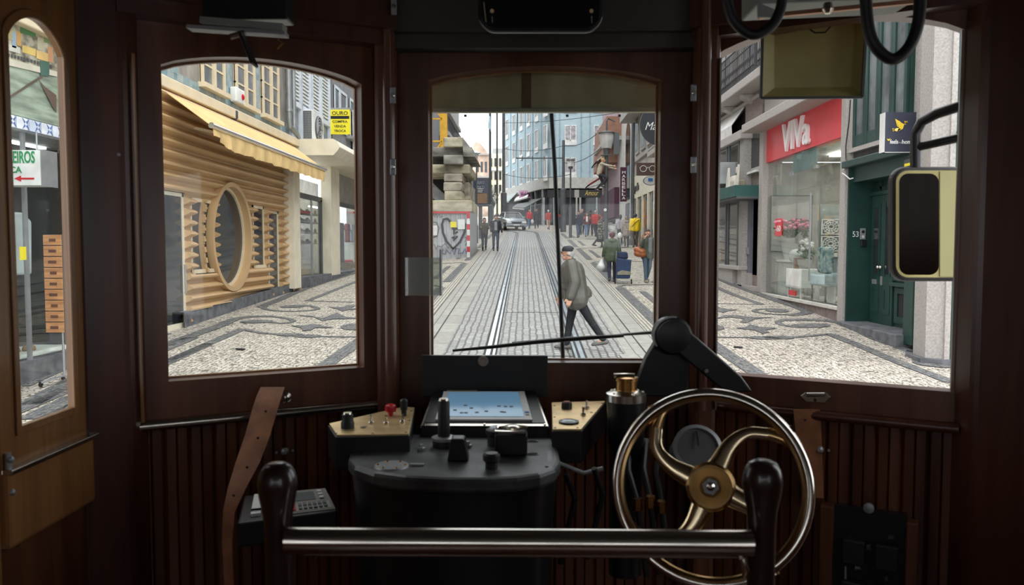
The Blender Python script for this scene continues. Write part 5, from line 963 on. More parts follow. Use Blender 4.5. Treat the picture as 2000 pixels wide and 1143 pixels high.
pr.append((xr, 34.4)); n = len(pr); mb.add([V((x, y, zb_ - .2)) for x, y in pr] + [V((x, y, zt_)) for x, y in pr], [(i, i + 1, n + i + 1, n + i) for i in range(n - 1)]); hm = colm('hoarding_grey', (.42, .43, .45), .5); mb.build('corrugated_sheet', hm, ho)
s1 = A(932, 491, 38.6); mb = MB().prism([(xr, 34.4, zb_ - .2), (s1.x, 38.6, zb_), (s1.x, 38.6, zt_ + .15), (xr, 34.4, zt_)], (-.04, 0, 0)).build('side_sheet', hm, ho)
box('red_rail', M['red'], -7.4, xr, 34.33, 34.4, zt_ - .02, zt_ + .06, ho)
for i in range(8): h_ = (zt_ - zb_) / 8; box('warning_band', M['red'] if i % 2 else M['white'], xr - .13, xr - .0, 34.34, 34.36, zb_ + i * h_, zb_ + (i + 1) * h_, ho)
def gr(pts, r=.03, nm='graffiti_stroke', m=None): MB().tube([A(830 + x * .245, 220 + y * .245, 34.37) for x, y in pts], r, 6, flat=.2, up=(0, 1, 0)).build(nm, m or M['black'], ho)
gr([(205, 870), (180, 845), (150, 850), (137, 890), (145, 960), (175, 1030), (225, 1085), (280, 1030), (318, 950), (322, 890), (300, 862)], .055); gr([(215, 925), (265, 925)], .05); gr([(235, 925), (230, 965), (262, 950)], .05); gr([(215, 1000), (235, 985), (225, 1020), (260, 985)], .05)
gr([(55, 830), (65, 805), (75, 835), (90, 805), (95, 835), (115, 810), (120, 835), (145, 825)], .014); gr([(50, 870), (90, 875), (112, 920), (100, 980), (60, 1000)], .016); gr([(55, 1060), (75, 1050), (90, 1090), (100, 1060), (130, 1070), (160, 1045), (190, 1080)], .014)
gr([(145, 1090), (135, 1120), (160, 1130), (170, 1095), (200, 1125), (215, 1090), (235, 1130), (245, 1085), (275, 1085), (265, 1125), (300, 1120), (320, 1085), (335, 1125)], .02, m=colm('graffiti_blue', (.05, .08, .2))); gr([(315, 1000), (340, 985), (318, 1030), (345, 1020), (320, 1060), (345, 1050)], .014)
q = [A(830 + x * .245, 220 + y * .245, 34.36) for x, y in ((203, 915), (250, 915), (250, 870), (203, 870))]; MB().prism(q, (0, -.01, 0)).build('yellow_poster', yel, ho)
for X_, Y_ in ((290, 880), (70, 930)): q = [A(830 + (X_ + i) * .245, 220 + (Y_ + j) * .245, 34.36) for i, j in ((-28, 50), (28, 50), (28, -30), (-28, -30))]; MB().prism(q, (0, -.01, 0)).build('white_poster', M['white'], ho)
# billboard
t = thing('billboard', tuple(A(938, 440, 52)), 'dark two sided advertising billboard on a post left of street', 'billboard'); pbox('frame', M['dgrey'], 920, 403, 955, 347, 52, .4, t, bevel=.03); pbox('poster', colm('poster_blue', (.07, .085, .12)), 931, 399, 952, 350, 51.95, .06, t); pbox('poster_picture', colm('poster_brown', (.25, .15, .09)), 931.5, 397, 951.5, 378, 51.93, .03, t); pbox('poster', colm('poster_navy', (.02, .035, .08)), 921, 399, 929, 351, 51.95, .06, t)
for i, s_ in enumerate(('EURO', 'PATI')): p = A(932, 360 + i * 9, 51.9); text('lettering', s_, M['grey'], (p.x, p.y, p.z), (1, 0, 0), (0, 0, 1), .45, .2, t, .01)
for i in range(3): pbox('caption_line', M['white'], 933, 369.5 + i * 3, 944 - i, 368.5 + i * 3, 51.9, .02, t)
z = gz(-3, 52); p = A(938, 403, 52); MB().box(p.x - .12, p.x + .12, 52.1, 52.3, z, p.z).build('post', M['dgrey'], t)
# ---- poles, lamps and wires
def pole(px_, ytop, Y, r, label, base=None, m=None, name='pole', cat='pole', extra=None):
    g_ = A(px_, 440, Y); z0 = gz(g_.x, Y); z1 = A(px_, ytop, Y).z; t = thing(name, (g_.x, Y, z0), label, cat); MB().lathe([(r, 0), (r * .8, z1 - z0)], (g_.x, Y, z0), n=12).build('shaft', m or M['dgrey'], t, True)
    MB().lathe([(r * 1.7, 0), (r * 1.7, base or .9), (r, (base or .9) + .1)], (g_.x, Y, z0), n=12).build('base_sleeve', m or M['dgrey'], t, True); return t, V((g_.x, Y, z1))
t, p = pole(1183.5, 290, 27.2, .075, 'dark lamp post with glass lantern beside woman pulling the blue cart', .35, name='street_lamp', cat='street lamp'); lz = p.z; x_, y_ = p.x, p.y
MB().lathe([(.2, 0), (.2, .03), (.1, .05), (.12, .22), (.13, .24)], (x_, y_, lz - .25)).build('lantern_base', M['dgrey'], t, True); gl = MB().lathe([(.17, 0), (.24, .3), (.24, .5)], (x_, y_, lz)).build('lantern_glass', glass('lantern', (.9, .9, .9), 1.5, .35), t, True); MB().lathe([(.28, 0), (.28, .03), (.1, .08)], (x_, y_, lz + .5)).build('lantern_cap', M['dgrey'], t, True)
MB().tube([(x_, y_, lz + .58), (x_, y_, lz + .9), (x_ + .05, y_, lz + 1.0), (x_ + .3, y_, lz + .9)], .03, 6).build('hook', M['dgrey'], t, True); box('lantern_shade', M['dgrey'], x_ + .26, x_ + .42, y_ - .1, y_ + .2, lz - .2, lz + .52, t); MB().lathe([(.05, 0), (.05, .02)], A(1182, 410, 27.1), (0, -1, 0)).build('round_sticker', M['white'], t)
t, p1_ = pole(1100, 274, 60, .13, 'thick grey tram wire pole with long horizontal arm near blue building', 3.2, colm('pole_grey', (.10, .105, .115))); q = A(1008, 309, 60); z = A(1100, 309, 60).z
MB().bar((q.x, 60, z), (p1_.x, 60, z), .07, .09).build('wire_arm', M['dgrey'], t)
for xx in (1020, 1040, 1063): w_ = A(xx, 309, 60); MB().bar((w_.x, 60, z - .2), (w_.x, 60, z + .15), .06, .06).build('insulator', M['dgrey'], t)
t, p = pole(1114, 327, 51, .06, 'slim dark lamp post with square lantern left of the crowd', 1.9, name='street_lamp', cat='street lamp'); MB().lathe([(.13, -.1), (.15, .05)], p).build('lantern_base', M['dgrey'], t); MB().lathe([(.19, 0), (.21, .38)], p + V((0, 0, .05)), n=4).build('lantern_glass', M['white'], t); MB().lathe([(.26, 0), (.26, .05)], p + V((0, 0, .43)), n=12).build('lantern_cap', M['dgrey'], t)
t, p = pole(931, 312, 46, .05, 'slim lamp post with pale flared lantern before the billboard', 1, name='street_lamp', cat='street lamp'); MB().lathe([(.1, 0), (.17, .32), (.3, .36), (.1, .5)], p + V((-.05, 0, 0))).build('lantern_head', colm('lamp_pale', (.55, .6, .62), .3), t, True)
pole(957.5, 205, 72, .12, 'leftmost tall dark pole with a pale flag', 2)[0]
f = MB(); f.prism([A(955, 226, 71.8), A(958, 228, 71.8), A(960, 262, 71.8), A(957, 252, 71.8), A(953, 250, 71.8)], (0, .03, 0)); tag(f.build('flag', colm('flag_blue', (.45, .62, .68))), 'limp pale blue flag on the leftmost tall pole', 'flag')
pole(971, 200, 80, .1, 'thin middle pole of three left of the blue building', 1)
pole(984, 200, 74, .16, 'rightmost of the three tall poles, in front of the blue building edge', 3.0, colm('pole_grey', (.1, .1, .11)))
t, p = pole(1235, 240, 43, .11, 'tall dark downpipe pole standing before the cream cafe front', .3)
def wire(a, b, label, sag=.3, r=.022):
    a, b = V(a), V(b); tag(MB().tube([a.lerp(b, i / 10) - V((0, 0, sag * 4 * (i / 10) * (1 - i / 10))) for i in range(11)], r, 5).build('overhead_wire', M['wirem']), label, 'wire', 'overhead tram wires')
wire(A(984, 240, 74), A(1290, 205, 50), 'overhead wire crossing above the blue building, highest of them'); wire(A(984, 290, 74), A(1100, 285, 60), 'overhead wire between right tall pole and the arm pole'); wire(A(1100, 284, 60), A(1165, 262, 50), 'overhead wire rising right from top of the arm pole')
wire(A(1100, 318, 60), A(1170, 292, 50), 'overhead wire passing behind the slim lamp post to the right'); wire(A(984, 340, 74), A(1114, 341, 51), 'nearly level overhead wire at lantern height'); wire(A(1008, 309, 60), (.2, -2, 8.6), 'tram contact wire running from the arm pole over the tram', .1)
# ---- right side facades beyond the bay
FX = RX
def fbox(nm, m, xa, xb, za, zb, par, ex=.02, dep=.3, **k): return box(nm, m, FX - ex, FX + dep, onx(xa, 400, FX).y, onx(xb, 400, FX).y, za, zb, par, **k)
cf = thing('building', (FX, 46, 3), 'tall grey stone building above the cream cafe front', 'building'); y0_ = 40.; stn = mat('warm_stone', (.44, .40, .35), .8, 0, .2, (1, 1, 1)); box('wall', stn, FX + .02, FX + .5, 38.5, 47.4, 2, 20, cf)
zq = rz(1262, 336) ; box('string_course', M['granite'], FX - .1, FX + .1, 40, 47.4, zq + .9, zq + 1.1, cf); box('cornice', M['granite'], FX - .8, FX + .1, 38.5, 47.4, rz(1240, 238), rz(1240, 238) + .5, cf)
for i in range(3):
    y = 40.4 + i * 2.2; w = box('window_frame', M['granite'], FX - .06, FX + .05, y, y + 1.4, zq + 1.3, zq + 4.3, cf); box('pane', M['pane'], FX - .07, FX - .05, y + .15, y + 1.25, zq + 1.45, zq + 4.15, w)
cs_ = thing('shop', (FX, 42, 2.4), 'cream cafe shop front with black script lettering at the right', 'shop'); zt_ = rz(1262, 352); yA_, yB_ = 36.8, onx(1237, 400, FX).y; box('fascia', M['creaml'], FX - .1, FX, yA_, yB_, zt_ - .75, zt_ + .5, cs_)
text('lettering', 'Capulla', M['black'], (FX - .12, onx(1240, 380, FX).y, zt_ - .5), (0, -1, 0), (0, 0, 1), 2.4, .55, cs_, .03, .03, .2)
for i in range(6): y = yA_ + i * (yB_ - yA_) / 5.2; box('pier', M['creaml'], FX - .12, FX, y, y + .3, gz(FX, y), zt_ - .7, cs_)
box('window_glass', M['pane'], FX - .02, FX + .01, yA_, yB_, gz(FX, 40), zt_ - .7, cs_)
for i, (yy, c) in enumerate(((38, (.7, .15, .15)), (39.3, (.1, .4, .2)), (41.2, (.75, .55, .2)), (42.5, (.6, .3, .1)))): box('window_display', colm('disp%d' % i, c), FX - .04, FX - .02, yy, yy + .4, gz(FX, yy) + 1, gz(FX, yy) + 2.4, cs_)
m2 = thing('building', (FX, 56, 3), 'narrow white fronted building with arched window beside purple shop', 'building'); box('wall', colm('white_stone', (.55, .54, .52)), FX - .02, FX + .5, 47.5, 53.9, 3, 22, m2); box('arched_window', M['pane'], FX - .05, FX - .02, 48.5, 50.5, 5.4, 9.2, m2); MB().lathe([(1.0, 0), (1.0, .03)], (FX - .02, 49.5, 9.2), (-1, 0, 0)).build('window_arch', M['pane'], m2); box('door', M['dgrey'], FX - .05, FX - .02, 48.6, 50.4, 2.8, 5.2, m2)
for i in range(2): box('upper_window', M['pane'], FX - .06, FX - .02, 48 + i * 2.8, 49.6 + i * 2.8, 12, 15, m2)
mp = thing('shop', (FX, 57, 3.4), 'pinkish shop building with dark purple fascia and brick red balconies', 'shop'); box('wall', colm('pinkish', (.40, .30, .33)), FX - .02, FX + .5, 54, 66, 3, 24, mp); pur = colm('purple', (.07, .015, .04)); za = A(1205, 343, 52).z
box('purple_fascia', pur, FX - .35, FX, 54, 64, za - 2.6, za - .6, mp); a = A(1216, 390, 47); b = A(1222, 336, 47); 
vs_ = thing('vertical_sign', (a.x, 47.2, a.z), 'dark purple vertical hanging sign with white MARBELLA letters', 'sign'); box('board', pur, a.x - .12, b.x + .1, 47.2, 47.3, a.z - .1, b.z + .3, vs_)
L_ = 'MARBELLA'; hh = (b.z - a.z + .1) / 8
for i, ch in enumerate(L_): text('lettering', ch, M['white'], (a.x - .02, 47.17, b.z + .12 - (i + 1) * hh), (1, 0, 0), (0, 0, 1), .2, hh * .78, vs_, .01, .02)
box('shop_glass', M['pane'], FX - .05, FX - .02, 54.3, 63.5, 3.2, za - 2.7, mp); bc = colm('brick_balcony', (.30, .15, .10)); zz = A(1185, 262, 52).z; box('balcony', bc, FX - 1.0, FX, 53, 62, zz, zz + 1.3, mp); box('balcony_slab', M['granite'], FX - 1.05, FX, 52.8, 62, zz - .25, zz, mp); zz = A(1185, 326, 58).z; box('balcony', bc, FX - .9, FX, 55, 64, zz, zz + 2.0, mp)
for i in range(3): box('upper_window', M['pane'], FX - .06, FX - .02, 54.6 + i * 3, 56 + i * 3, zz + .5, zz + 3, mp)
FX = RX + 2.6; wp = thing('building', (FX, 70, 4), 'row of grey shop buildings at the far right bend', 'building'); box('wall', M['granite'], FX - .02, FX + .5, 66, 77, 3.5, 20, wp); box('shop_opening', M['dark'], FX - .05, FX - .02, 66.5, 76, 4, 7, wp)
FX = RX; slope_awning([V((FX - .1, 62, 8.2)), V((FX - .1, 66, 8.2)), V((FX - 1.4, 66, 7.4)), V((FX - 1.4, 62, 7.4))], M['red'], 'small red awning behind the lamp post by far shops'); slope_awning([V((FX - .1, 56.5, 9.6)), V((FX - .1, 61, 9.6)), V((FX - 1.3, 61, 8.6)), V((FX - 1.3, 56.5, 8.6))], M['white'], 'white awning below the brick red balcony')
# hanging signs
t = thing('round_sign', tuple(A(1291, 246, 33)), 'large round black hanging sign with white script at right', 'sign'); c = A(1291, 243, 33); MB().lathe([(.86, 0), (.86, .12)], c, (0, 1, 0), 48).build('disc', colm('sign_black', (.02, .022, .028), .4), t); text('lettering', 'Maro', M['white'], tuple(A(1260, 254, 32.97)), (1, 0, 0), (0, 0, 1), .85, .32, t, .01, .0, .35)
t = thing('glasses_sign', tuple(A(1266, 344, 34)), 'brown hanging board with outline of round spectacles', 'sign'); pbox('board', colm('brown_board', (.075, .03, .022), .4), 1243, 343, 1292, 318, 34, .08, t)
for xx in (1256.5, 1274.5): c = A(xx, 329.5, 33.96); MB().tube([c + V((.135 * math.cos(i * pi / 12), 0, .125 * math.sin(i * pi / 12))) for i in range(24)], .012, 6, True).build('spectacle_rim', M['white'], t)
MB().tube([A(1263, 329, 33.96), A(1265.5, 326.5, 33.96), A(1268, 329, 33.96)], .012, 6).build('spectacle_bridge', M['white'], t); MB().tube([A(1249, 327, 33.96), A(1250.5, 329, 33.96)], .012, 6).build('spectacle_arm', M['white'], t)
t = thing('oval_sign', tuple(A(1271, 353, 35)), 'white oval hanging sign with blue centre under the spectacles board', 'sign'); c = A(1271, 353, 35)
for r_, y_, m_, nm in ((1, 0, M['dgrey'], 'rim'), (.9, -.01, M['white'], 'oval_face')): MB().add([c + V((.33 * r_ * math.cos(i * pi / 16), y_ + k * .05, .2 * r_ * math.sin(i * pi / 16))) for k in (0, 1) for i in range(32)], [tuple(range(32)), tuple(range(32, 64))] + [(i, (i + 1) % 32, 32 + (i + 1) % 32, 32 + i) for i in range(32)]).build(nm, m_, t)
pbox('blue_panel', colm('sign_blue', (.05, .2, .55)), 1266, 354, 1275, 348, 34.97, .02, t)
# bin, cafe furniture
g_ = gnd(1094, 447); t = thing('litter_bin', tuple(g_), 'dark litter bin with red lid beside the arm pole', 'bin'); box('body', M['dgrey'], g_.x - .3, g_.x + .3, g_.y, g_.y + .5, g_.z, g_.z + 1.0, t); box('lid', M['red'], g_.x - .33, g_.x + .33, g_.y - .05, g_.y + .55, g_.z + 1.0, g_.z + 1.2, t)
for i, (xx, yy) in enumerate(((1192, 458), (1201, 462), (1209, 460), (1198, 467))):
    g_ = gnd(xx, yy); t = thing('cafe_chair', tuple(g_), ['leftmost', 'second', 'rightmost', 'nearest'][i] + ' white cafe chair outside the shops behind the lamp post', 'chair', 'white cafe chairs'); s = .5
    box('seat', M['white'], g_.x - .2, g_.x + .2, g_.y, g_.y + .4, g_.z + .43, g_.z + .46, t); mb = MB()
    for k in range(4): mb.box(g_.x - .2, g_.x + .2, g_.y + .38, g_.y + .4, g_.z + .52 + k * .09, g_.z + .56 + k * .09)
    mb.build('backrest', M['white'], t)
    for a_ in (-.19, .17):
        for b_ in (.01, .37): box('leg', M['white'], g_.x + a_, g_.x + a_ + .025, g_.y + b_, g_.y + b_ + .025, g_.z, g_.z + .43, t)
g_ = gnd(1202, 455); t = thing('menu_board', tuple(g_), 'grey standing menu board behind the white cafe chairs', 'board'); box('board', M['grey'], g_.x - .35, g_.x + .35, g_.y, g_.y + .06, g_.z + .3, g_.z + 1.5, t); box('emblem', M['dgrey'], g_.x - .2, g_.x + .2, g_.y - .01, g_.y, g_.z + .7, g_.z + 1.05, t); box('leg', M['grey'], g_.x - .3, g_.x + .3, g_.y, g_.y + .05, g_.z, g_.z + .3, t)
# ---- car
def car(loc, rzv, label):
    t = thing('car', (0, 0, 0), label, 'car'); silver = mat('car_paint', (.34, .37, .40), .25, .5, .03, coat=.6); gls = M['pane']
    # half profiles: (y along length, z) nose at -y
    prof = [(-2.2, .28), (-2.25, .5), (-2.15, .72), (-1.6, .86), (-1.1, .92), (1.45, .96), (2.1, .92), (2.2, .6), (2.15, .28)]
    mb = MB(); xs = ((-.86, .0), (-.80, .06), (.80, .06), (.86, .0)); n = len(prof)
    for x, dz in ((-.87, 0), (-.78, .05), (0, .09), (.78, .05), (.87, 0)):
        for y, z in prof: mb.v.append(V((x * (1 - .10 * (abs(y) / 2.2) ** 4), y, z + (dz if z > .7 else 0))))
    for s in range(4):
        for i in range(n): a = s * n + i; b = s * n + (i + 1) % n; mb.f.append((a, b, b + n, a + n))
    mb.f.append(tuple(range(n))); mb.f.append(tuple(range(4 * n, 5 * n))); mb.build('body', silver, t, True)
    lo = [(-.76, -1.15, .95), (.76, -1.15, .95), (.78, 1.55, .97), (-.78, 1.55, .97)]; hi = [(-.56, -.45, 1.38), (.56, -.45, 1.38), (.56, .95, 1.38), (-.56, .95, 1.38)]
    MB().add(lo + hi, [(0, 1, 5, 4), (1, 2, 6, 5), (2, 3, 7, 6), (3, 0, 4, 7), (4, 5, 6, 7)]).build('windows', gls, t); MB().prism([(-.57, -.5, 1.37), (.57, -.5, 1.37), (.57, 1.0, 1.37), (-.57, 1.0, 1.37)], (0, 0, .04)).build('roof', silver, t, bevel=.02)
    for s in (-1, 1):
        MB().bar((s * .77, -1.15, .96), (s * .57, -.45, 1.39), .05, .05).build('pillar', silver, t); box('headlight', M['white'], s * .45, s * .78, -2.26, -2.1, .58, .72, t, .02); box('mirror', silver, s * .85, s * 1.02, -.95, -.8, .95, 1.08, t, .02)
        for y in (-1.4, 1.35): w = MB().lathe([(.31, -.1), (.31, .1)], (s * .78, y, .31), (1, 0, 0), 20).build('wheel', M['rubber'], t); MB().lathe([(.18, 0), (.18, .02)], (s * .885, y, .31), (s, 0, 0), 12).build('hubcap', M['steel'], w)
    box('grille', M['black'], -.38, .38, -2.27, -2.2, .56, .68, t); box('bumper', silver, -.84, .84, -2.3, -2.1, .3, .5, t, .04); box('lower_intake', M['black'], -.6, .6, -2.31, -2.28, .3, .38, t); box('number_plate', M['white'], -.26, .26, -2.315, -2.3, .4, .5, t); box('wiper', M['black'], -.5, .5, -1.12, -1.1, .98, 1.0, t)
    t.location = loc; t.rotation_euler = (math.atan(.0605), 0, rzv); return t
g_ = gnd(999, 450.5); car((g_.x - .1, g_.y + 2.2, gz(g_.x, g_.y + 2.2)), math.radians(13), 'silver grey saloon car coming round the bend at the street end')
# ================================================================ PEOPLE
def cap(mb, a, b, ra, rb, n=10):
    a, b = V(a), V(b); d = b - a; L_ = max(d.length, 1e-4); ax = d / L_ if L_ > 1e-3 else V((0, 0, 1)); pr = []
    for i in range(4): t = pi / 2 * (1 - i / 3); pr.append((ra * math.cos(t), -ra * math.sin(t)))
    for i in range(4): t = pi / 2 * i / 3; pr.append((rb * math.cos(t), L_ + rb * math.sin(t)))
    return mb.lathe(pr, a, ax, n)
def vox(name, segs, m, parent, res=.018, smooth=3):
    mb = MB()
    for s in segs: cap(mb, *s)
    me = bpy.data.meshes.new('t'); me.from_pydata(mb.v, [], mb.f); o = bpy.data.objects.new('t', me); COL.objects.link(o)
    r = o.modifiers.new('r', 'REMESH'); r.mode = 'VOXEL'; r.voxel_size = res; q = o.modifiers.new('s', 'SMOOTH'); q.iterations = smooth; q.factor = .5
    bpy.context.view_layer.update(); me2 = bpy.data.meshes.new_from_object(o.evaluated_get(bpy.context.evaluated_depsgraph_get())); bpy.data.objects.remove(o)
    me2.name = name; me2.materials.clear(); me2.materials.append(m); me2.shade_smooth(); ob = bpy.data.objects.new(name, me2); COL.objects.link(ob); ob.parent = parent; ORG[ob.name] = ORG[parent.name]; return ob
def cm(c, r=.8): return colm('cloth%.3f%.3f%.3f' % tuple(c), c, r, var=.12, scale=(8, 8, 8))
def human(label, loc, rzv, H=1.7, lg=(18, -16), kn=(5, 25), arms=((12, 8, 25), (-12, 8, 20)), top=(.05, .05, .06), trou=(.03, .04, .06), shoe=(.02, .02, .02), hair=(.03, .02, .015), hairlen=0, coat=.0, puff=0, hood=False, lean=0, res=.02, topm=None, headturn=0, belly=0, skirt=0, hat=None, name='person', hands=None, detail=False, group=None):
    """stands at the origin facing -Y; angles in degrees; coat = length of the coat below the hips"""
    t = thing(name, (0, 0, 0), label, 'person', group); k = H / 1.7; r = math.radians
    ln = r(lean)
    def up(x, y, z):   # point on the torso, leaning forward about the hips
        z0 = z - .92; return V((x, y * 1 - z0 * math.sin(ln), .92 + z0 * math.cos(ln))) * k
    P = {}; hips = [V((-.085, 0, .92)) * k, V((.085, 0, .92)) * k]; legs = []
    for i in (0, 1):
        a = r(lg[i]); kne = hips[i] + V((0, -math.sin(a), -math.cos(a))) * .43 * k; b = a - r(kn[i]); an = kne + V((0, -math.sin(b), -math.cos(b))) * .42 * k; legs.append((hips[i], kne, an, b))
    dz = min(l[2].z for l in legs) - .075 * k
    sh = [up(-.175, .0, 1.42), up(.175, .0, 1.42)]; arm = []
    for i in (0, 1):
        s, o, e = [r(v) for v in arms[i]]; sg_ = -1 if i == 0 else 1
        d = V((sg_ * math.sin(o), -math.sin(s) * math.cos(o), -math.cos(s) * math.cos(o))); el = sh[i] + d * .29 * k; s2 = s + e; d2 = V((sg_ * math.sin(o) * (1 - abs(e) / 1.2), -math.sin(s2) * math.cos(o), -math.cos(s2) * math.cos(o))).normalized(); wr = el + d2 * .25 * k; arm.append((sh[i], el, wr, d2))
    hd = up(0, -.02, 1.61); nk = up(0, 0, 1.47); ch = up(0, 0, 1.3); pv = V((0, 0, .95)) * k
    hx = r(headturn); f = V((math.sin(hx), -math.cos(hx), 0)); sd = V((math.cos(hx), math.sin(hx), 0))
    B = [(pv + V((x, 0, 0)), ch + V((x * 1.25, 0, 0)), .095 * k, .10 * k) for x in (-.06 * k, .06 * k)] + [(sh[0], sh[1], .055 * k, .055 * k), (nk, hd, .05 * k, .055 * k), (hd + V((0, 0, .015)), hd + V((0, 0, .03)), .085 * k, .08 * k), (hd + f * .015 + V((0, 0, -.05 * k)), hd + f * .035 + V((0, 0, -.07 * k)), .06 * k, .045 * k), (hd + f * .09 * k + V((0, 0, .005)), hd + f * .102 * k + V((0, 0, -.022 * k)), .008, .014)]
    for s_ in (-1, 1): B.append((hd + sd * s_ * .082 * k + V((0, 0, .01)), hd + sd * s_ * .086 * k + V((0, 0, -.02)), .012, .01))
    for a, b, c, _ in legs: B += [(a, b, .075 * k, .05 * k), (b, c, .05 * k, .032 * k), (c, c + V((0, -.09, -.03)) * k, .032 * k, .026 * k)]
    for i, (a, b, c, d) in enumerate(arm):
        B += [(a, b, .042 * k, .034 * k), (b, c, .034 * k, .022 * k)]; sg_ = 1 if i == 0 else -1; side = V((1, 0, 0)) if abs(d.x) < .8 else V((0, 1, 0)); fw = d.cross(side).normalized(); wl = fw.cross(d).normalized()
        B += [(c + d * .02 + fw * q * .022 * k, c + d * .085 * k + fw * q * .028 * k, .018 * k, .014 * k) for q in (-1, 0, 1)]
        for j, q in enumerate((-1.2, -.4, .4, 1.2)):
            q0 = c + d * .09 * k + fw * q * .024 * k; L1 = (.030, .038, .036, .028)[j] * k; q1 = q0 + d * L1 + wl * .006 * sg_; q2 = q1 + (d + wl * sg_ * .9).normalized() * L1 * .9; B += [(q0, q1, .010 * k, .009 * k), (q1, q2, .009 * k, .0075 * k)]
        th = c + d * .03 * k + fw * .03 * k; B += [(th, th + (d + fw * .9).normalized() * .04 * k, .012 * k, .010 * k), (th + (d + fw * .9).normalized() * .04 * k, th + (d + fw * .5).normalized() * .075 * k, .010 * k, .008 * k)]
    vox('body', B, M['skin'], t, res if not detail else .009, 2)
    pf = puff
    T = []
    for x in (-.07 * k, .07 * k): T += [(V((x, 0, .93 * k)), ch + V((x * 1.2, 0, .02)), (.115 + pf) * k, (.115 + pf) * k)]
    if belly: T.append((up(0, -.05, 1.0), up(0, -.05, 1.15), (.12 + belly) * k, (.11 + belly) * k))
    T += [(sh[0] - V((0, 0, .01)), sh[1] - V((0, 0, .01)), (.068 + pf * .4) * k, (.068 + pf * .4) * k), (up(0, 0, 1.40), up(0, -.005, 1.475), .085 * k, .062 * k)]
    if coat:
        for x in (-.085 * k, .085 * k): T.append((V((x, -.01, .95 * k)), V((x * 1.25, 0.0, (.92 - coat) * k)), (.115 + pf) * k, (.10 + pf * 1.2) * k))
        for y in (-.05, .05): T.append((V((0, (y + (.03 if belly else 0)) * k, .93 * k)), V((0, y * 1.3 * k, (.92 - coat) * k)), (.10 + pf) * k, .10 * k))
    for a, b, c, d in arm: T += [(a, b, (.062 + pf * .5) * k, (.054 + pf * .5) * k), (b, c - d * .005, (.052 + pf * .5) * k, (.040 + pf * .4) * k)]
    if hood: T += [(up(-.06, .09, 1.44), up(.06, .09, 1.44), .06 * k, .06 * k), (up(-.09, .03, 1.47), up(.09, .03, 1.47), .04 * k, .04 * k)]
    ct = vox('coat' if coat else 'jacket', T, topm or cm(top), t, res if not detail else .012)
    ts = []
    for a, b, c, _ in legs: ts += [(a, b, .088 * k, .064 * k), (b, c + V((0, 0, .02)), .062 * k, .05 * k)]
    ts.append((V((-.06, 0, .93)) * k, V((.06, 0, .93)) * k, .10 * k, .10 * k)); vox('trousers', ts, cm(trou), t, res if not detail else .012)
    if skirt: vox('skirt', [(V((x * .08, 0, .95)) * k, V((x * .11, 0, .92 - skirt)) * k, .1 * k, .1 * k) for x in (-1, 1)] + [(V((0, y * .05, .95)) * k, V((0, y * .09, .92 - skirt)) * k, .1 * k, .1 * k) for y in (-1, 1)], cm((.02, .02, .022)), t, res)
    for a, b, c, be in legs:
        fd = V((0, -math.cos(be * .6), math.sin(be * .3))); sl_ = c + V((0, 0, -.025 * k)); vox('shoe', [(sl_ - fd * .04 * k, sl_ + fd * .10 * k + V((0, 0, -.012)), .048 * k, .036 * k), (sl_ + fd * .1 * k, sl_ + fd * .16 * k + V((0, 0, -.014)), .04 * k, .03 * k)], cm(shoe, .5), t, .014)
    Hh = [(hd - f * .022 + V((0, 0, .04 * k)), hd - f * .004 + V((0, 0, .055 * k)), .089 * k, .082 * k), (hd - f * .045 * k + V((0, 0, -.03)), hd - f * .045 * k, .06 * k, .07 * k)]
    for s_ in (-1, 1): Hh.append((hd + sd * s_ * .06 * k - f * .02 + V((0, 0, .05 * k)), hd + sd * s_ * .068 * k - f * .02 - V((0, 0, (.02 + hairlen) * k)), .03 * k, .022 * k))
    if hairlen: Hh.append((hd - f * .06 * k, hd - f * .075 * k - V((0, 0, (.08 + hairlen) * k)), .06 * k, .045 * k))
    if hair: vox('hair', Hh, cm(hair, .6), t, .012)
    for s_ in (-1, 1): MB().ball(hd + f * .081 * k + sd * s_ * .032 * k + V((0, 0, .018 * k)), .009).build('eye', M['black'], t, True)
    MB().tube([hd + f * .089 * k + sd * .02 + V((0, 0, -.05 * k)), hd + f * .094 * k + V((0, 0, -.051 * k)), hd + f * .089 * k - sd * .02 + V((0, 0, -.05 * k))], .005, 6).build('mouth', colm('lips', (.35, .1, .08)), t)
    t.scale = (1.1, 1.1, 1); t.location = (loc[0], loc[1], loc[2] - dz); t.rotation_euler = (0, 0, r(rzv)); inf = dict(hd=hd, f=f, sd=sd, k=k, arm=arm, sh=sh, up=up, t=t, legs=legs, dz=dz); return inf
def world_of(i, p): return i['t'].matrix_basis @ V(p)
G_ = lambda x, y: tuple(gnd(x, y))
# the man crossing the tracks
jk = mat('olive_puffer', (.085, .08, .068), .42, 0, .12, (6, 6, 6), bump=0)
g1 = gnd(1124, 684); m = human('older man in olive puffer jacket and black cap striding across the tram tracks', (g1.x, g1.y, g1.z), -90, 1.71, lg=(10, -27), kn=(2, 3), arms=((8, 6, 12), (-9, 15, 24)), trou=(.008, .009, .012), coat=.07, puff=.07, hair=(.4, .38, .36), lean=9, detail=True, topm=jk, belly=.03, headturn=0, shoe=(.12, .11, .10))
hd, f_, sd, k, t = m['hd'], m['f'], m['sd'], m['k'], m['t']
MB().lathe([(.092, .03), (.094, .05), (.088, .085), (.068, .112), (.036, .126), (.006, .13)], hd - f_ * .008, (0, .06, 1), 24).build('cap', cm((.012, .014, .02)), t, True)
mb = MB(); vs = []
for i in range(13): a = -1.2 + 2.4 * i / 12; vs.append((hd + f_ * (.055 + .115 * math.cos(a)) + sd * .082 * math.sin(a) + V((0, 0, .035 + .012 * math.cos(a) - .02 * abs(math.sin(a))))))
mb.prism(vs, (0, 0, .008)).build('cap_brim', cm((.012, .014, .02)), t)
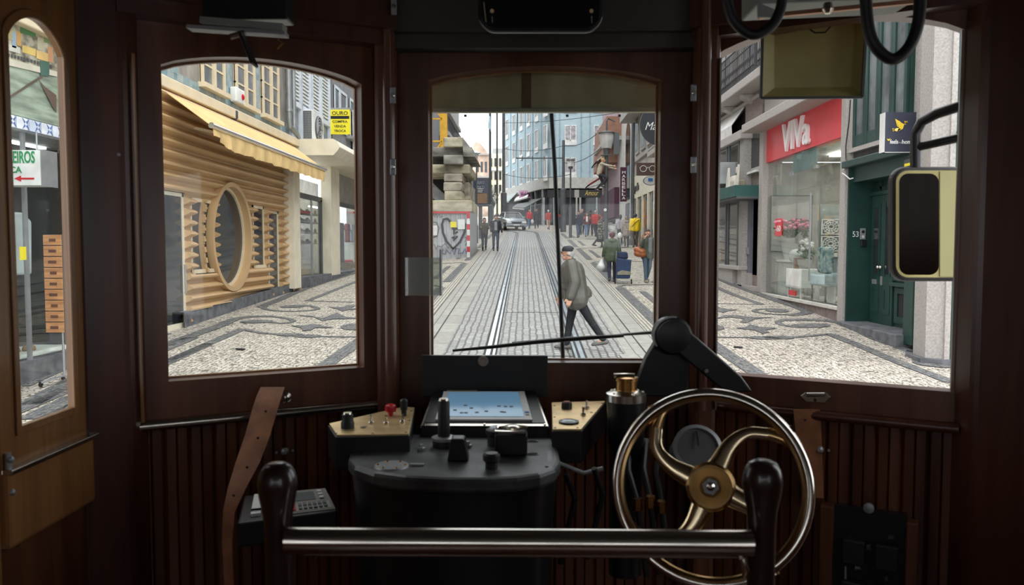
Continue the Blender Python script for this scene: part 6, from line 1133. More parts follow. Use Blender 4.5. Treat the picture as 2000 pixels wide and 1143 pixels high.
mb = MB()
for s_ in (-1, 1):
    c = hd + f_ * .092 + sd * s_ * .034 + V((0, 0, .016)); mb.tube([c + sd * .024 * math.cos(i * pi / 6) + V((0, 0, .018 * math.sin(i * pi / 6))) for i in range(12)], .003, 5, True); mb.bar(c + sd * s_ * .024, hd + sd * s_ * .088 + V((0, 0, .014)), .004, .004)
mb.build('spectacles', M['black'], t)
# quilting seams and collar on the puffer
mb = MB(); up = m['up']; seam = cm((.05, .046, .04))
for z in (1.02, 1.13, 1.24): 
    rr = .168 - (z - 1.0) * .05; mb.tube([up((.075 + rr) * math.cos(a * pi / 16) * 1.0, rr * 1.03 * math.sin(a * pi / 16) - (.035 if z < 1.2 else .01), z) for a in range(32)], .006, 5, True)
mb.build('quilting_seam', seam, t, True); vox('collar', [(up(-.045, 0, 1.47), up(.045, 0, 1.47), .058, .058), (up(0, .035, 1.48), up(0, -.03, 1.46), .06, .05)], jk, t, .012)
# couple on the left
human('woman in short brown jacket and dark leggings walking beside a man on the left kerb', G_(946, 490), 8, 1.56, top=(.06, .045, .03), trou=(.02, .022, .03), hair=(.05, .025, .015), hairlen=.05, lg=(10, -6), arms=((25, 5, 75), (35, 3, 60)), headturn=-15)
a_ = human('man in dark jacket and grey shirt walking beside the woman on left kerb', G_(968, 490), 5, 1.70, top=(.02, .022, .03), trou=(.035, .05, .085), hair=(.05, .02, .015), lg=(-8, 12), arms=((5, 5, 25), (0, 12, 10)))
MB().prism([(x, -.165, z) for x, z in ((-.06, 1.0), (.06, 1.0), (.05, 1.4), (-.05, 1.4))], (0, .04, 0)).build('shirt_front', cm((.25, .26, .28)), a_['t'])
tag(MB().prism([A(922, 492, 37.5), A(936, 492, 37.5), A(935, 443, 37.5), A(928, 441, 37.5)], (0, .15, 0)).build('dark_cabinet', M['black'], bevel=.02), 'black upright utility box at the end of the hoarding', 'box') if False else None
# far group by the pink sign shops
human('far pedestrian in red jacket and blue jeans below the dark awning', G_(1034, 447), 10, 1.62, top=(.55, .03, .05), trou=(.1, .18, .32), hair=(.1, .05, .02)); 
a_ = human('far pedestrian in dark coat carrying a white bag by the awning', G_(1048, 447), -5, 1.68, top=(.03, .035, .045), coat=.2, hair=(.02, .02, .02)); MB().ball((-.32, -.05, .62), .13, .09, .19).build('carrier_bag', M['white'], a_['t'], True)
human('far pedestrian in red jacket with dark backpack near the litter bin', G_(1071, 449), 185, 1.6, top=(.45, .06, .05), trou=(.5, .35, .3), hair=(.5, .48, .45))
# crowd on the right
human('man in navy jacket walking at the left of the far crowd', G_(1130, 465), 5, 1.72, top=(.02, .025, .05), trou=(.06, .08, .13), hair=(.03, .02, .015), arms=((25, 5, 90), (5, 8, 20)))
a_ = human('woman in rust jacket and light scarf looking at a phone', G_(1146, 463), 0, 1.6, top=(.2, .05, .04), trou=(.12, .2, .36), hair=(.06, .03, .02), hairlen=.08, arms=((30, 3, 85), (30, 3, 85)), lean=3); vox('scarf', [(V((0, -.1, 1.32)), V((0, -.12, 1.05)), .06, .07)], M['white'], a_['t'], .016)
human('dark clothed person hidden behind the woman with scarf', G_(1153, 461), 170, 1.74, top=(.015, .016, .02), trou=(.012, .012, .015), hair=(.02, .015, .01)); human('bareheaded person with blond hair at back of far crowd', G_(1137, 459), 0, 1.78, top=(.05, .04, .04), hair=(.35, .25, .15))
human('man in bright red jacket walking away beyond the plaid coat', G_(1163, 463), 188, 1.72, top=(.5, .035, .03), trou=(.02, .022, .03), hair=(.35, .3, .27), puff=.01)
plaid = setts('plaid_wool', (.22, .22, .18), (.19, .19, .15), (.03, .035, .03), .13, .13, 0, .14, .9, 0, 0, True)
human('woman in long plaid coat and auburn hair standing behind lamp post', G_(1172, 483), 95, 1.62, topm=plaid, coat=.42, skirt=.55, trou=(.02, .02, .02), hair=(.14, .035, .015), hairlen=.02, lg=(8, -10), arms=((8, 4, 15), (10, 4, 15)), puff=.01)
human('person with dark curly hair in pale patterned top by the cafe', G_(1211, 477), 175, 1.62, top=(.42, .38, .42), trou=(.04, .04, .05), hair=(.05, .04, .035), hairlen=.06, res=.018)
a_ = human('woman in speckled beige coat seen from behind beside yellow jacket', G_(1223, 483), 180, 1.56, topm=mat('speckled_wool', (.36, .30, .27), .9, 0, .4, (30, 30, 30)), coat=.25, trou=(.06, .04, .03), hair=(.22, .13, .08), hairlen=.01, hood=True, lg=(4, -4)); MB().ball((.3, .02, .6), .12, .08, .16).build('carrier_bag', M['white'], a_['t'], True)
a_ = human('man in bright yellow jacket with black shoulder strap seen from behind', G_(1240, 485), 178, 1.72, top=(.85, .55, .01), trou=(.10, .075, .06), hair=(.05, .05, .06), lg=(4, -4), puff=.012, topm=colm('yellow_jacket', (.88, .60, .01), .6, var=.03)); MB().tube([V((-.17, .10, 1.44)), V((0, .16, 1.28)), V((.16, .14, 1.08))], .014, 6).build('shoulder_strap', M['black'], a_['t'])
# woman pulling the shopping cart
green_p = cm((.075, .095, .06)); gw_ = gnd(1195, 552); a_ = human('woman in green parka with plastic bag pulling a blue shopping trolley', (gw_.x, gw_.y, gw_.z), 176, 1.48, topm=green_p, coat=.12, puff=.02, hood=True, trou=(.015, .018, .035), hair=(.09, .012, .015), lg=(7, -7), arms=((-4, 10, 8), (6, 12, 12)), res=.014, shoe=(.06, .06, .07))
w_ = a_['arm'][1][2]; bg_ = vox('carrier_bag', [(w_ + V((.03, 0, -.12)), w_ + V((.06, 0, -.34)), .05, .13), (w_ + V((.03, .0, -.12)), w_ + V((.05, .06, -.32)), .04, .12)], colm('bag_white', (.55, .57, .56), .4), a_['t'], .016)
c = gnd(1218, 556); t = thing('shopping_trolley', tuple(c), 'navy blue two wheeled shopping trolley behind woman in green parka', 'shopping trolley')
nv = cm((.025, .045, .11)); nvd = cm((.018, .03, .075))
MB().prism([c + V(p) for p in ((-.21, 0, .17), (.19, 0, .17), (.23, 0, .72), (-.2, 0, .78))], (0, .26, 0)).build('bag_body', nv, t, bevel=.04); MB().prism([c + V(p) for p in ((-.17, .04, .76), (.14, .04, .74), (.12, .04, .95), (-.15, .04, .97))], (0, .22, 0)).build('bag_flap', nvd, t, bevel=.05); MB().prism([c + V(p) for p in ((-.19, -.03, .28), (.21, -.03, .28), (.2, -.03, .38), (-.05, -.03, .42), (-.19, -.03, .36))], (0, .04, 0)).build('pocket_band', cm((.25, .23, .18)), t, bevel=.015)
MB().tube([c + V((-.2, .12, .05)), c + V((-.19, .28, .8)), c + V((-.18, .3, .98))], .012, 8).build('frame_tube', M['steel'], t, True); MB().tube([c + V((-.24, .1, .08)), c + V((.24, .1, .08))], .012, 8).build('axle', M['steel'], t, True)
for s_ in (-.24, .24): MB().tube([c + V((s_, .1 + .075 * math.cos(i * pi / 8), .08 + .075 * math.sin(i * pi / 8))) for i in range(16)], .014, 8, True).build('wheel', M['rubber'], t, True)
# woman with the tan bag
gw_ = gnd(1264, 552); a_ = human('woman in green cardigan with tan shoulder bag walking at the right', (gw_.x, gw_.y, gw_.z), 12, 1.56, top=(.065, .08, .06), coat=.08, trou=(.07, .11, .16), hair=(.07, .04, .025), hairlen=.10, lg=(10, -6), arms=((38, 18, 112), (-4, 9, 10)), res=.014, headturn=-8, shoe=(.3, .25, .2))
vox('shirt', [(V((.03, -.095, 1.30)), V((.03, -.09, .92)), .055, .075)], cm((.13, .14, .145)), a_['t'], .014); tb_ = mat('tan_leather', (.33, .10, .035), .4, 0, .1); vox('shoulder_bag', [(V((-.30, -.02, .98)), V((-.2, -.10, .93)), .10, .11), (V((-.3, -.04, .87)), V((-.17, -.1, .85)), .1, .1)], tb_, a_['t'], .014); MB().tube([V((-.3, -.04, 1.02)), V((-.22, -.08, 1.25)), V((-.14, -.02, 1.44)), V((-.2, .08, 1.2)), V((-.28, .02, 1.0))], .012, 6).build('bag_strap', tb_, a_['t'], True)
# figure perched on the lamp post
pp = A(1172, 372, 27.0); a_ = human('figure in beige top and dark trousers clinging to the lamp post', (pp.x - .02, 27.2, pp.z + .0), 75, 1.2, top=(.42, .36, .28), trou=(.02, .022, .03), hair=(.45, .3, .15), lg=(62, 20), kn=(95, 60), arms=((70, 5, 10), (60, 5, 15)), lean=14, res=.016, name='climbing_figure'); a_['t']['category'] = 'figure'
# ================================================================ CONTROLS AND FITTINGS IN THE CAB
C = CAM.z; up3 = V((0, 0, 1))
def Z(pts, z): return [onz(x, y, z) for x, y in pts]
# controller
zt = C - .42; out = [(724, 852), (745, 848), (1035, 846), (1060, 848), (1080, 856), (1090, 876), (1095, 900), (1085, 915), (1055, 926), (1010, 932), (950, 935), (870, 935), (790, 931), (730, 923), (692, 910), (680, 896), (684, 880), (698, 862)]
P = Z(out, zt); cen = sum(P, V()) / len(P); t = thing('tram_controller', (cen.x, cen.y, fl), 'black cast iron tram controller with levers in the middle of the cab', 'controller')
MB().prism([p - V((0, 0, .03)) for p in P], (0, 0, .03)).build('cover_plate', M['blackr'], t, bevel=.008)
inn_ = [cen + (p - cen) * .965 - V((0, 0, .03)) for p in P]; low = [cen + (p - cen) * .93 - V((0, 0, .12)) for p in P]; lw2 = [V((cen.x + (p.x - cen.x) * .84, cen.y + (p.y - cen.y) * .84, fl)) for p in P]
n = len(P); MB().add(inn_ + low + lw2, [(i, (i + 1) % n, n + (i + 1) % n, n + i) for i in range(n)] + [(n + i, n + (i + 1) % n, 2 * n + (i + 1) % n, 2 * n + i) for i in range(n)]).build('drum_case', M['black'], t, True)
def on(x, y): return onz(x, y, zt)
b = on(867, 872); lv = MB().lathe([(.024, 0), (.024, .012), (.018, .02), (.013, .022), (.0125, .095), (.011, .098)], b, n=20).build('handle', M['rubber'], t, True); MB().lathe([(.026, .0), (.026, .006), (.02, .008)], b + V((0, 0, .014)), n=20).build('collar', M['steel'], lv, True)
MB().lathe([(.0115, 0), (.010, .004)], b + V((0, 0, .098)), n=16).build('cap', M['nickel'], lv, True)
b = on(893, 902); MB().prism([b + V(p) for p in ((-.02, 0, 0), (.022, 0, 0), (.013, .0, .045), (-.012, 0, .045))], (0, .035, 0)).build('wedge_block', M['black'], t, bevel=.003)
b = on(972, 870); k_ = MB().lathe([(.022, 0), (.022, .022), (.026, .026), (.026, .034), (.02, .037)], b, n=22).build('knob', M['rubber'], t, True); MB().lathe([(.018, 0), (.016, .003)], b + V((0, 0, .037))).build('knob_face', M['steel'], k_, True)
b = on(997, 893); MB().prism([b + V(p) for p in ((-.032, 0, 0), (.034, 0, 0), (.034, .05, 0), (-.02, .06, 0), (-.032, .04, 0))], (0, 0, .045)).build('reverser_block', M['black'], t, bevel=.006); MB().tube([b + V((.034, .052, .048)), b + V((.0, .066, .048)), b + V((-.028, .052, .048)), b + V((-.03, .01, .048)), b + V((.032, .004, .048))], .004, 8).build('reverser_rim', M['chrome'], t, True); MB().lathe([(.016, 0), (.016, .008), (.01, .012)], b + V((.004, .036, .045))).build('reverser_button', M['nickel'], t, True)
b = on(960, 915); MB().lathe([(.012, 0), (.012, .012), (.0165, .016), (.0165, .026), (.012, .03)], b).build('small_knob', M['rubber'], t, True)
b = on(765, 911); pl2 = MB().lathe([(.034, 0), (.032, .003)], b, n=24).build('round_name_plate', M['steel'], t, True)
for i in range(6): MB().lathe([(.0035, 0), (.002, .002)], b + V((.026 * math.cos(i * pi / 3), .026 * math.sin(i * pi / 3), .003)), n=8).build('plate_screw', M['brass'], pl2, True)
for x, y in ((823, 880), (914, 874)): MB().lathe([(.008, 0), (.008, .006), (.005, .007), (.004, .013)], on(x, y), n=6).build('bolt', M['steel'], t)
for x, y in ((705, 888), (1080, 870), (1068, 912), (735, 858), (1040, 855)): MB().lathe([(.004, 0), (.003, .002)], on(x, y), n=8).build('rivet', M['black'], t)
MB().bar(on(800, 910) + V((0, 0, .002)), on(828, 910) + V((0, 0, .002)), .008, .004).build('pointer', M['steel'], t); MB().tube([on(895 + 18 * math.cos(a), 868 + 10 * math.sin(a)) + V((0, 0, .001)) for a in (-.9, -.5, -.1, .3, .7)], .002, 5).build('dial_mark', M['steel'], t)
for yy in (855, 880): a_ = on(1040, yy + 8); MB().tube([a_ + V((.012 * math.cos(i * pi / 5), .007 * math.sin(i * pi / 5), .001)) for i in range(10)], .0015, 5, True).build('raised_mark', M['steel'], t)
# tablet console
t = thing('tablet_console', (-.05, 1.9, C - .4), 'black console holding a tablet screen behind the controller', 'console')
F0 = at(820, 835, 1.745); F1 = at(1073, 835, 1.745); B0 = at(846, 766, 1.93); B1 = at(1047, 766, 1.93); zf_, zb_ = F0.z, B0.z
for q in (F0, F1): q.z = zf_
MB().add([F0, F1, B1, B0] + [V((p.x, p.y, C - .46)) for p in (F0, F1, B1, B0)], [(0, 1, 2, 3), (4, 7, 6, 5), (0, 4, 5, 1), (1, 5, 6, 2), (2, 6, 7, 3), (3, 7, 4, 0)]).build('housing', M['black'], t, bevel=.003)
sl = (B0 - F0); nrm = (F1 - F0).cross(sl).normalized(); w_ = F1.x - F0.x
def sc(u, v, o=.001):
    a = F0.lerp(B0, v); b = F1.lerp(B1, v); return a.lerp(b, u) + nrm * o
def sq(nm, m, u0, u1, v0, v1, o, par=t, th=.003): return MB().prism([sc(u0, v0, o), sc(u1, v0, o), sc(u1, v1, o), sc(u0, v1, o)], nrm * th).build(nm, m, par)
sq('silver_bezel', M['nickel'], .005, .995, .02, .985, .0005, th=.002); sq('black_surround', M['black'], .02, .98, .09, .97, .002, th=.002); tb = sq('tablet', M['white'], .11, .88, .13, .93, .004, th=.004)
tb_s = mat('tablet_screen', (.05, .12, .2), .15, 0, .5, (12, 12, 12), dirt=(.12, .2, .26)); tb_s.node_tree.nodes['Principled BSDF'].inputs['Emission Strength'].default_value = .35; tb_s.node_tree.nodes['Principled BSDF'].inputs['Emission Color'].default_value = (.12, .25, .38, 1)
sq('screen', tb_s, .16, .82, .2, .9, .0085, tb, .0006); lt = colm('screen_light', (.5, .6, .62), .3)
r = random.Random(4)
for i in range(12): u, v = r.uniform(.2, .76), r.uniform(.25, .5); sq('screen_mark', M['dgrey'], u, u + .03, v, v + .03, .0093, tb, .0004)
sq('blue_tab', colm('tab_blue', (.05, .2, .5)), .835, .87, .3, .34, .0083, tb, .0005); sq('black_tab', M['black'], .835, .865, .24, .27, .0083, tb, .0005)
for u in (.03, .5, .97): MB().lathe([(.003, 0), (.002, .002)], sc(u, .05, .003), nrm, 8).build('screw', M['chrome'], t)
L0 = at(823, 765, 1.95); L1 = at(1070, 695, 1.95); lid = box('raised_lid', M['black'], L0.x, L1.x, 1.95, 1.965, C - .37, L1.z, t, bevel=.002); q = at(944, 705, 1.95); MB().lathe([(.013, 0), (.013, .004), (.007, .004), (.006, .007)], q, (0, -1, 0), 18).build('lid_lock', M['nickel'], lid, True); MB().bar(at(873, 764, 1.94), at(932, 764, 1.94), .004, .004).build('lid_label', M['brassp'], lid)
# brass switch plates
def brassbox(pts, label, z=C - .385):
    P = Z(pts, z); c = sum(P, V()) / len(P); t = thing('switch_box', (c.x, c.y, z - .06), label, 'switch box'); MB().prism([p - V((0, 0, .07)) for p in P], (0, 0, .068)).build('case', M['black'], t, bevel=.002)
    MB().prism([c + (p - c) * .97 - V((0, 0, .002)) for p in P], (0, 0, .004)).build('brass_plate', M['brassp'], t, bevel=.001); return t
def tog(x, y, t, lean=0): p = onz(x, y, C - .383); g = MB().lathe([(.0065, 0), (.0065, .004), (.004, .006)], p, n=10).build('toggle_switch', M['nickel'], t, True); MB().tube([p + V((0, 0, .004)), p + V((0, lean, .02))], [.0018, .003], 8).build('toggle_lever', M['chrome'], g, True)
t = brassbox([(640, 829), (655, 852), (800, 850), (812, 797), (790, 795)], 'left brass switch box with black rotary knob and red button')
p = onz(679, 836, C - .383); k_ = MB().lathe([(.014, 0), (.014, .012), (.0125, .014), (.012, .028), (.010, .030)], p, n=20).build('rotary_knob', M['rubber'], t, True); MB().lathe([(.010, 0), (.009, .003)], p + V((0, 0, .03)), n=16).build('knob_face', M['chrome'], k_, True)
MB().lathe([(.007, 0), (.007, .002)], onz(710, 836, C - .383), n=14).build('key_lock', M['nickel'], t); tog(725, 828, t, .004); tog(754, 829, t); tog(786, 826, t)
p = onz(763, 812, C - .383); MB().lathe([(.006, 0), (.006, .008), (.0125, .010), (.0135, .016), (.012, .024), (.006, .027)], p, n=20).build('red_mushroom_button', M['red'], t, True)
p = onz(789, 812, C - .383); MB().lathe([(.006, 0), (.006, .012), (.008, .014), (.009, .034), (.006, .038)], p, n=16).build('black_lever_knob', M['rubber'], t, True)
for x, y in ((657, 847), (728, 847), (793, 845), (803, 803), (800, 822)): MB().lathe([(.003, 0), (.002, .001)], onz(x, y, C - .383), n=8).build('screw', M['black'], t)
t = brassbox([(1076, 787), (1078, 841), (1136, 841), (1184, 784)], 'right brass switch box with round dial and toggle switches')
p = onz(1111, 826, C - .383); d_ = MB().lathe([(.022, 0), (.022, .004), (.0195, .0045)], p, n=28).build('dial', M['black'], t, True); MB().lathe([(.018, 0), (.014, .002), (.001, .003)], p + V((0, 0, .0045)), n=28).build('dial_glass', colm('dial_face', (.35, .40, .42), .2), d_, True)
p = onz(1107, 798, C - .383); MB().lathe([(.0125, 0), (.0125, .012), (.011, .015)], p, n=20).build('indicator_button', M['rubber'], t, True); MB().lathe([(.009, 0), (.008, .002)], p + V((0, 0, .015)), n=16).build('indicator_lens', colm('lens_dull_red', (.35, .12, .10)), t, True)
tog(1139, 812, t); tog(1146, 799, t, .004)
for x, y in ((1083, 793), (1176, 788), (1084, 836), (1128, 836), (1083, 815), (1155, 806)): MB().lathe([(.003, 0), (.002, .001)], onz(x, y, C - .383), n=8).build('screw', M['black'], t)
# air brake valve
p = at(1223, 790, 1.74); z1 = at(1223, 772, 1.74).z; t = thing('brake_valve', (p.x, p.y, z1 - .4), 'nickel topped round brake valve left of the handwheel', 'valve'); MB().lathe([(.036, -.40), (.036, -.12), (.040, -.10), (.043, -.01)], (p.x, p.y, z1), n=26).build('valve_body', M['black'], t, True); MB().lathe([(.044, -.012), (.044, .004), (.030, .010), (.028, .012)], (p.x, p.y, z1), n=26).build('top_flange', M['nickel'], t, True)
MB().lathe([(.024, 0), (.024, .022), (.026, .024), (.026, .030), (.018, .032)], (p.x, p.y, z1 + .010), n=22).build('brass_cap', M['brass'], t, True); MB().tube([(p.x - .03, p.y - .01, z1 + .045), (p.x + .0, p.y, z1 + .044), (p.x + .018, p.y - .004, z1 + .044)], .005, 8).build('key_handle', M['chrome'], t, True)
for a in range(5): MB().lathe([(.004, 0), (.003, .005)], (p.x + .036 * math.cos(a * 1.25), p.y + .036 * math.sin(a * 1.25), z1 + .004), n=6).build('bolt', M['nickel'], t)
# handwheel
WY = 1.35; hc = at(1388, 951, WY); t = thing('brake_handwheel', tuple(hc), 'polished brass brake handwheel with four curved spokes', 'handwheel'); s_ = WY / F * 1.0
bcs = mat('bright_brass', (.78, .62, .40), .17, 1, .1, (12, 12, 12)); bc = mat('worn_brass', (.62, .42, .20), .20, 1, .15, (12, 12, 12), dirt=(.42, .24, .09)); Rr = 183 * s_
ax_ = (CAM - hc).normalized(); ux = V((1, 0, 0)); ux = (ux - ax_ * ux.dot(ax_)).normalized(); uz = ux.cross(ax_) * -1; uz = ax_.cross(ux) if ax_.cross(ux).z > 0 else -ax_.cross(ux)
def wp_(x, z, o=0): return hc + (ux * x + uz * z) + ax_ * o
rim = MB().tube([wp_(Rr * math.cos(i * pi / 36), Rr * math.sin(i * pi / 36)) for i in range(72)], .0105, 14, True, up=tuple(ax_)).build('rim', M['chrome'], t, True)
MB().tube([wp_((Rr - .0065) * math.cos(i * pi / 36), (Rr - .0065) * math.sin(i * pi / 36), .0055) for i in range(72)], .0062, 8, True, up=tuple(ax_)).build('worn_inner_face', bc, t, True)
kk = .3877 * s_; sp = [(20, -60), (52, -110), (95, -185), (150, -240), (215, -268), (290, -262), (360, -262), (420, -275)]; br2 = [(300, -262), (370, -235), (420, -185), (450, -130)]
for a in (0, pi / 2, pi, 3 * pi / 2):
    def tr(q):
        x, z = q[0] * kk, -q[1] * kk; return (x * math.cos(a) - z * math.sin(a), x * math.sin(a) + z * math.cos(a))
    pts = [tr(q) for q in sm(sp, 4)]; m_ = len(pts); w1 = [(.0235 - .013 * math.sin(pi / 2 * min(1, i / m_ * 1.6))) for i in range(m_)]
    o = MB().tube([wp_(x, z) for x, z in pts], [v for v in w1], 12, flat=.45, up=tuple(ax_)).build('spoke', bcs, t, True); pts = [tr(q) for q in sm(br2, 4)]; MB().tube([wp_(x, z) for x, z in pts], [.011 - .004 * i / len(pts) for i in range(len(pts))], 10, flat=.55, up=tuple(ax_)).build('spoke_web', bc, t, True)
h = MB().lathe([(.040, -.016), (.042, .006), (.036, .012), (.034, .012)], hc, ax_, 30).build('hub', bc, t, True); MB().lathe([(.032, .012), (.032, .018), (.018, .018), (.018, .012)], hc, ax_, 30).build('hub_ring', M['brass'], h, True); MB().lathe([(.014, .01), (.014, .02)], hc, ax_, 6).build('hub_nut', M['steel'], h); MB().lathe([(.007, .02), (.007, .032), (.003, .036)], hc, ax_, 12).build('hub_stud', M['chrome'], h, True)
MB().tube([hc, hc - ax_ * .16 + V((0, .1, -.02))], .013, 10).build('shaft', M['black'], t, True)
# drum behind the wheel, pipes
p = at(1362, 878, 1.66); t = thing('pressure_gauge', (p.x, p.y, p.z - .06), 'dark grey round gauge housing behind the handwheel', 'gauge'); MB().lathe([(.050, 0), (.052, -.05), (.045, -.055)], p, (0, -.8, .5), 28).build('drum', colm('gauge_grey', (.10, .10, .105), .4), t, True); g0 = MB().lathe([(.052, 0), (.052, .008), (.044, .010), (.043, .004)], p, (0, -.8, .5), 28).build('bezel', M['steel'], t, True)
MB().lathe([(.042, .003), (.042, .005)], p, (0, -.8, .5), 28).build('face', colm('gauge_face', (.14, .14, .14), .3), g0); MB().bar(p + V((0, -.01, .01)), p + V((.0, .012, .035)), .004, .003).build('needle', M['chrome'], g0); MB().tube([p + V((0, .03, -.02)), p + V((0, .05, -.2)), V((p.x, 1.82, C - .7))], .012, 8).build('bracket_pipe', M['black'], t, True)
for i, (x, y, x2) in enumerate(((1245, 985, 1228), (1270, 980, 1262), (1292, 990, 1290))):
    a, b = at(x, y, 1.6), at(x2, 860, 1.75); q = thing('air_pipe', tuple(a), ['leftmost', 'middle', 'rightmost'][i] + ' dark air pipe with brass fitting seen through the handwheel', 'pipe', 'air pipes behind the wheel'); MB().tube([b, a.lerp(b, .5) + V((-.01, 0, 0)), a, V((a.x + .02, a.y, a.z - .15))], .007, 8).build('pipe', M['rubber'], q, True); MB().lathe([(.010, -.012), (.010, .012)], a, (0, 0, 1), 6).build('fitting', M['brass'], q)
for i, (x, y) in enumerate(((1105, 925), (1160, 915))): a = at(x, y, 1.6); tag(MB().tube([a, a + V((.02, .02, -.06)), a + V((-.01, .03, -.2))], .006, 8).build('control_cable', M['rubber'], None, True), ['left', 'right'][i] + ' of two dark cables dropping beside the controller', 'cable')
a = at(1178, 915, 1.62); tag(MB().tube([at(1090, 905, 1.62), at(1140, 925, 1.62), a], .005, 8).build('cable_plug', M['steel'], None, True), 'grey cable running from controller towards the handwheel', 'cable')
# chrome rail with dark knobs
BY = .95; a, b = at(560, 1056, BY), at(1468, 1056, BY); b.z = a.z; t = thing('grab_rail', (0, BY, a.z - .1), 'thick chrome grab rail spanning in front of the controller', 'rail'); MB().tube([a, b], .0158, 28).build('bar', M['chrome'], t, True); lo_ = a.z - .0175
MB().tube([V((a.x + .02, BY + .006, lo_)), V((b.x - .015, BY + .006, lo_))], .0042, 12).build('lower_rod', M['chrome'], t, True); MB().tube([V((b.x - .012, BY - .004, lo_)), V((b.x - .008, BY - .006, lo_ - .015)), V((b.x - .010, BY - .006, lo_ - .022))], [.004, .005, .003], 10).build('end_pin', M['chrome'], t, True)
for i, (x, yt) in enumerate(((541, 903), (1490, 897))):
    q = at(x, yt, BY + .01 + .02); z1 = q.z; t = thing('knob_post', (q.x, q.y, fl), ['left', 'right'][i] + ' dark wooden rounded post at the end of the chrome rail', 'post')
    prof = [(.017, fl - z1), (.017, -.085), (.0185, -.065), (.0225, -.045), (.0245, -.03), (.0238, -.02), (.0215, -.0115), (.017, -.005), (.011, -.0015), (.004, 0)]
    MB().lathe(prof, q, n=28).build('turned_knob', mat('ebonised%d' % i, (.03, .014, .012), .28, 0, .2, coat=.4), t, True)
# leather straps
def strap(pts, w, name, label, holes):
    t = thing(name, tuple(pts[-1]), label, 'strap'); n = len(pts); mb = MB()
    P = [V(p) for p in pts]
    for i, p in enumerate(P):
        s = V((w[i] / 2, 0, 0)); s2 = V((0, .004, 0)); mb.v += [p - s, p + s, p + s + s2, p - s + s2]
    for i in range(n - 1):
        for k in range(4): a = 4 * i + k; b = 4 * i + (k + 1) % 4; mb.f.append((a, b, b + 4, a + 4))
    mb.f += [(3, 2, 1, 0), (4 * n - 4, 4 * n - 3, 4 * n - 2, 4 * n - 1)]; mb.build('leather', M['leather'], t, True, bevel=.001)
    for h_ in holes: MB().lathe([(.0028, 0), (.0028, .002)], V(h_) - V((0, .003, 0)), (0, -1, 0), 10).build('hole', M['black'], t)
    return t
pth = [((532, 757), 1.84, 48), ((525, 775), 1.82, 50), ((517, 800), 1.79, 50), ((503, 850), 1.76, 50), ((483, 905), 1.72, 48), ((462, 955), 1.68, 36), ((447, 1000), 1.65, 24), ((443, 1060), 1.64, 20), ((447, 1143), 1.62, 18), ((449, 1200), 1.62, 18)]
t = strap([at(x, y, Y) for (x, y), Y, w in pth], [w * Y / F for _, Y, w in pth], 'leather_strap', 'brown leather window strap hanging twisted below the left window', [at(520, 803, 1.78), at(505, 855, 1.745), at(484, 912, 1.71), at(458, 967, 1.66)])
MB().lathe([(.016, 0), (.014, .012), (.006, .018)], PLf.hit(556, 775, .0), PLf.n, 14).build('strap_stud', M['nickel'], t, True)
pth = [((1576, 800), PR.hit(1576, 800, .03).y, 52), ((1579, 840), PR.hit(1579, 840, .024).y, 50), ((1584, 900), PR.hit(1584, 900, .012).y, 46), ((1588, 973), PR.hit(1588, 973, .012).y, 42)]
strap([at(x, y, Y) for (x, y), Y, w in pth], [w * Y / F for _, Y, w in pth], 'leather_strap', 'brown leather window strap hanging behind the handwheel at right', [at(1571, 820, pth[0][1] - .01)])
# ticket machine
t = thing('ticket_machine', tuple(onz(560, 1000, C - .53)), 'small black ticket machine with keypad left of the controller', 'ticket machine'); zz = C - .53; P = Z([(463, 1022), (660, 997), (637, 953), (478, 968)], zz); MB().prism([p - V((0, 0, .05)) for p in P], (0, 0, .05)).build('case', M['black'], t, bevel=.004)
def tq(u, v): a = P[0].lerp(P[3], v); b = P[1].lerp(P[2], v); return a.lerp(b, u)
def tpad(nm, m, u0, u1, v0, v1, h0, h1): MB().prism([tq(u0, v0) + up3 * h0, tq(u1, v0) + up3 * h0, tq(u1, v1) + up3 * h0, tq(u0, v1) + up3 * h0], (0, 0, h1 - h0)).build(nm, m, t)
tpad('panel', colm('panel_grey', (.30, .28, .25)), .5, .98, .05, .95, 0, .002); tpad('display', M['dgrey'], .54, .82, .5, .85, .002, .003); tpad('key_strip', colm('strip_white', (.5, .48, .44)), .55, .95, .1, .38, .002, .003); tpad('red_key', M['red'], .5, .58, .12, .4, .003, .005); tpad('paper_roll', M['white'], .12, .22, .15, .9, 0, .006)
for i in range(6):
    for j in range(2): tpad('key', M['dgrey'], .61 + i * .053, .645 + i * .053, .13 + j * .12, .22 + j * .12, .003, .006)
for j in range(3): tpad('key', M['white'], .86, .91, .5 + j * .13, .57 + j * .13, .003, .006)
for x0 in (.12, .13): tpad('printed_label', M['white'], .12, .22, .1 + x0, .2 + x0, .006, .007)
# wiper gear
t = thing('wiper_motor', tuple(at(1310, 760, 1.95)), 'large black cast wiper motor bracket on the right window post', 'wiper motor'); c = at(1312, 655, 1.93)
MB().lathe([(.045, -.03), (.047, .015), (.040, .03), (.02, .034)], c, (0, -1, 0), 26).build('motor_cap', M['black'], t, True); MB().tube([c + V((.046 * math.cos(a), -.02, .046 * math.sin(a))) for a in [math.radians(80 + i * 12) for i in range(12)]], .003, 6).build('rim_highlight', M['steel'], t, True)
def pg(pts, Y): return [at(x, y, Y) for x, y in pts]
MB().prism(pg([(1286, 660), (1262, 700), (1242, 752), (1248, 775), (1345, 775), (1345, 690), (1330, 670)], 1.95), (0, .04, 0)).build('gusset', M['black'], t, bevel=.004); MB().prism(pg([(1325, 632), (1345, 645), (1448, 735), (1470, 765), (1420, 770), (1325, 690)], 1.90), (0, .03, 0)).build('strut', M['black'], t, bevel=.004)
p = at(1379, 724, 1.89); MB().lathe([(.006, 0), (.005, .006)], p, (0, -1, 0), 10).build('bolt', M['nickel'], t)
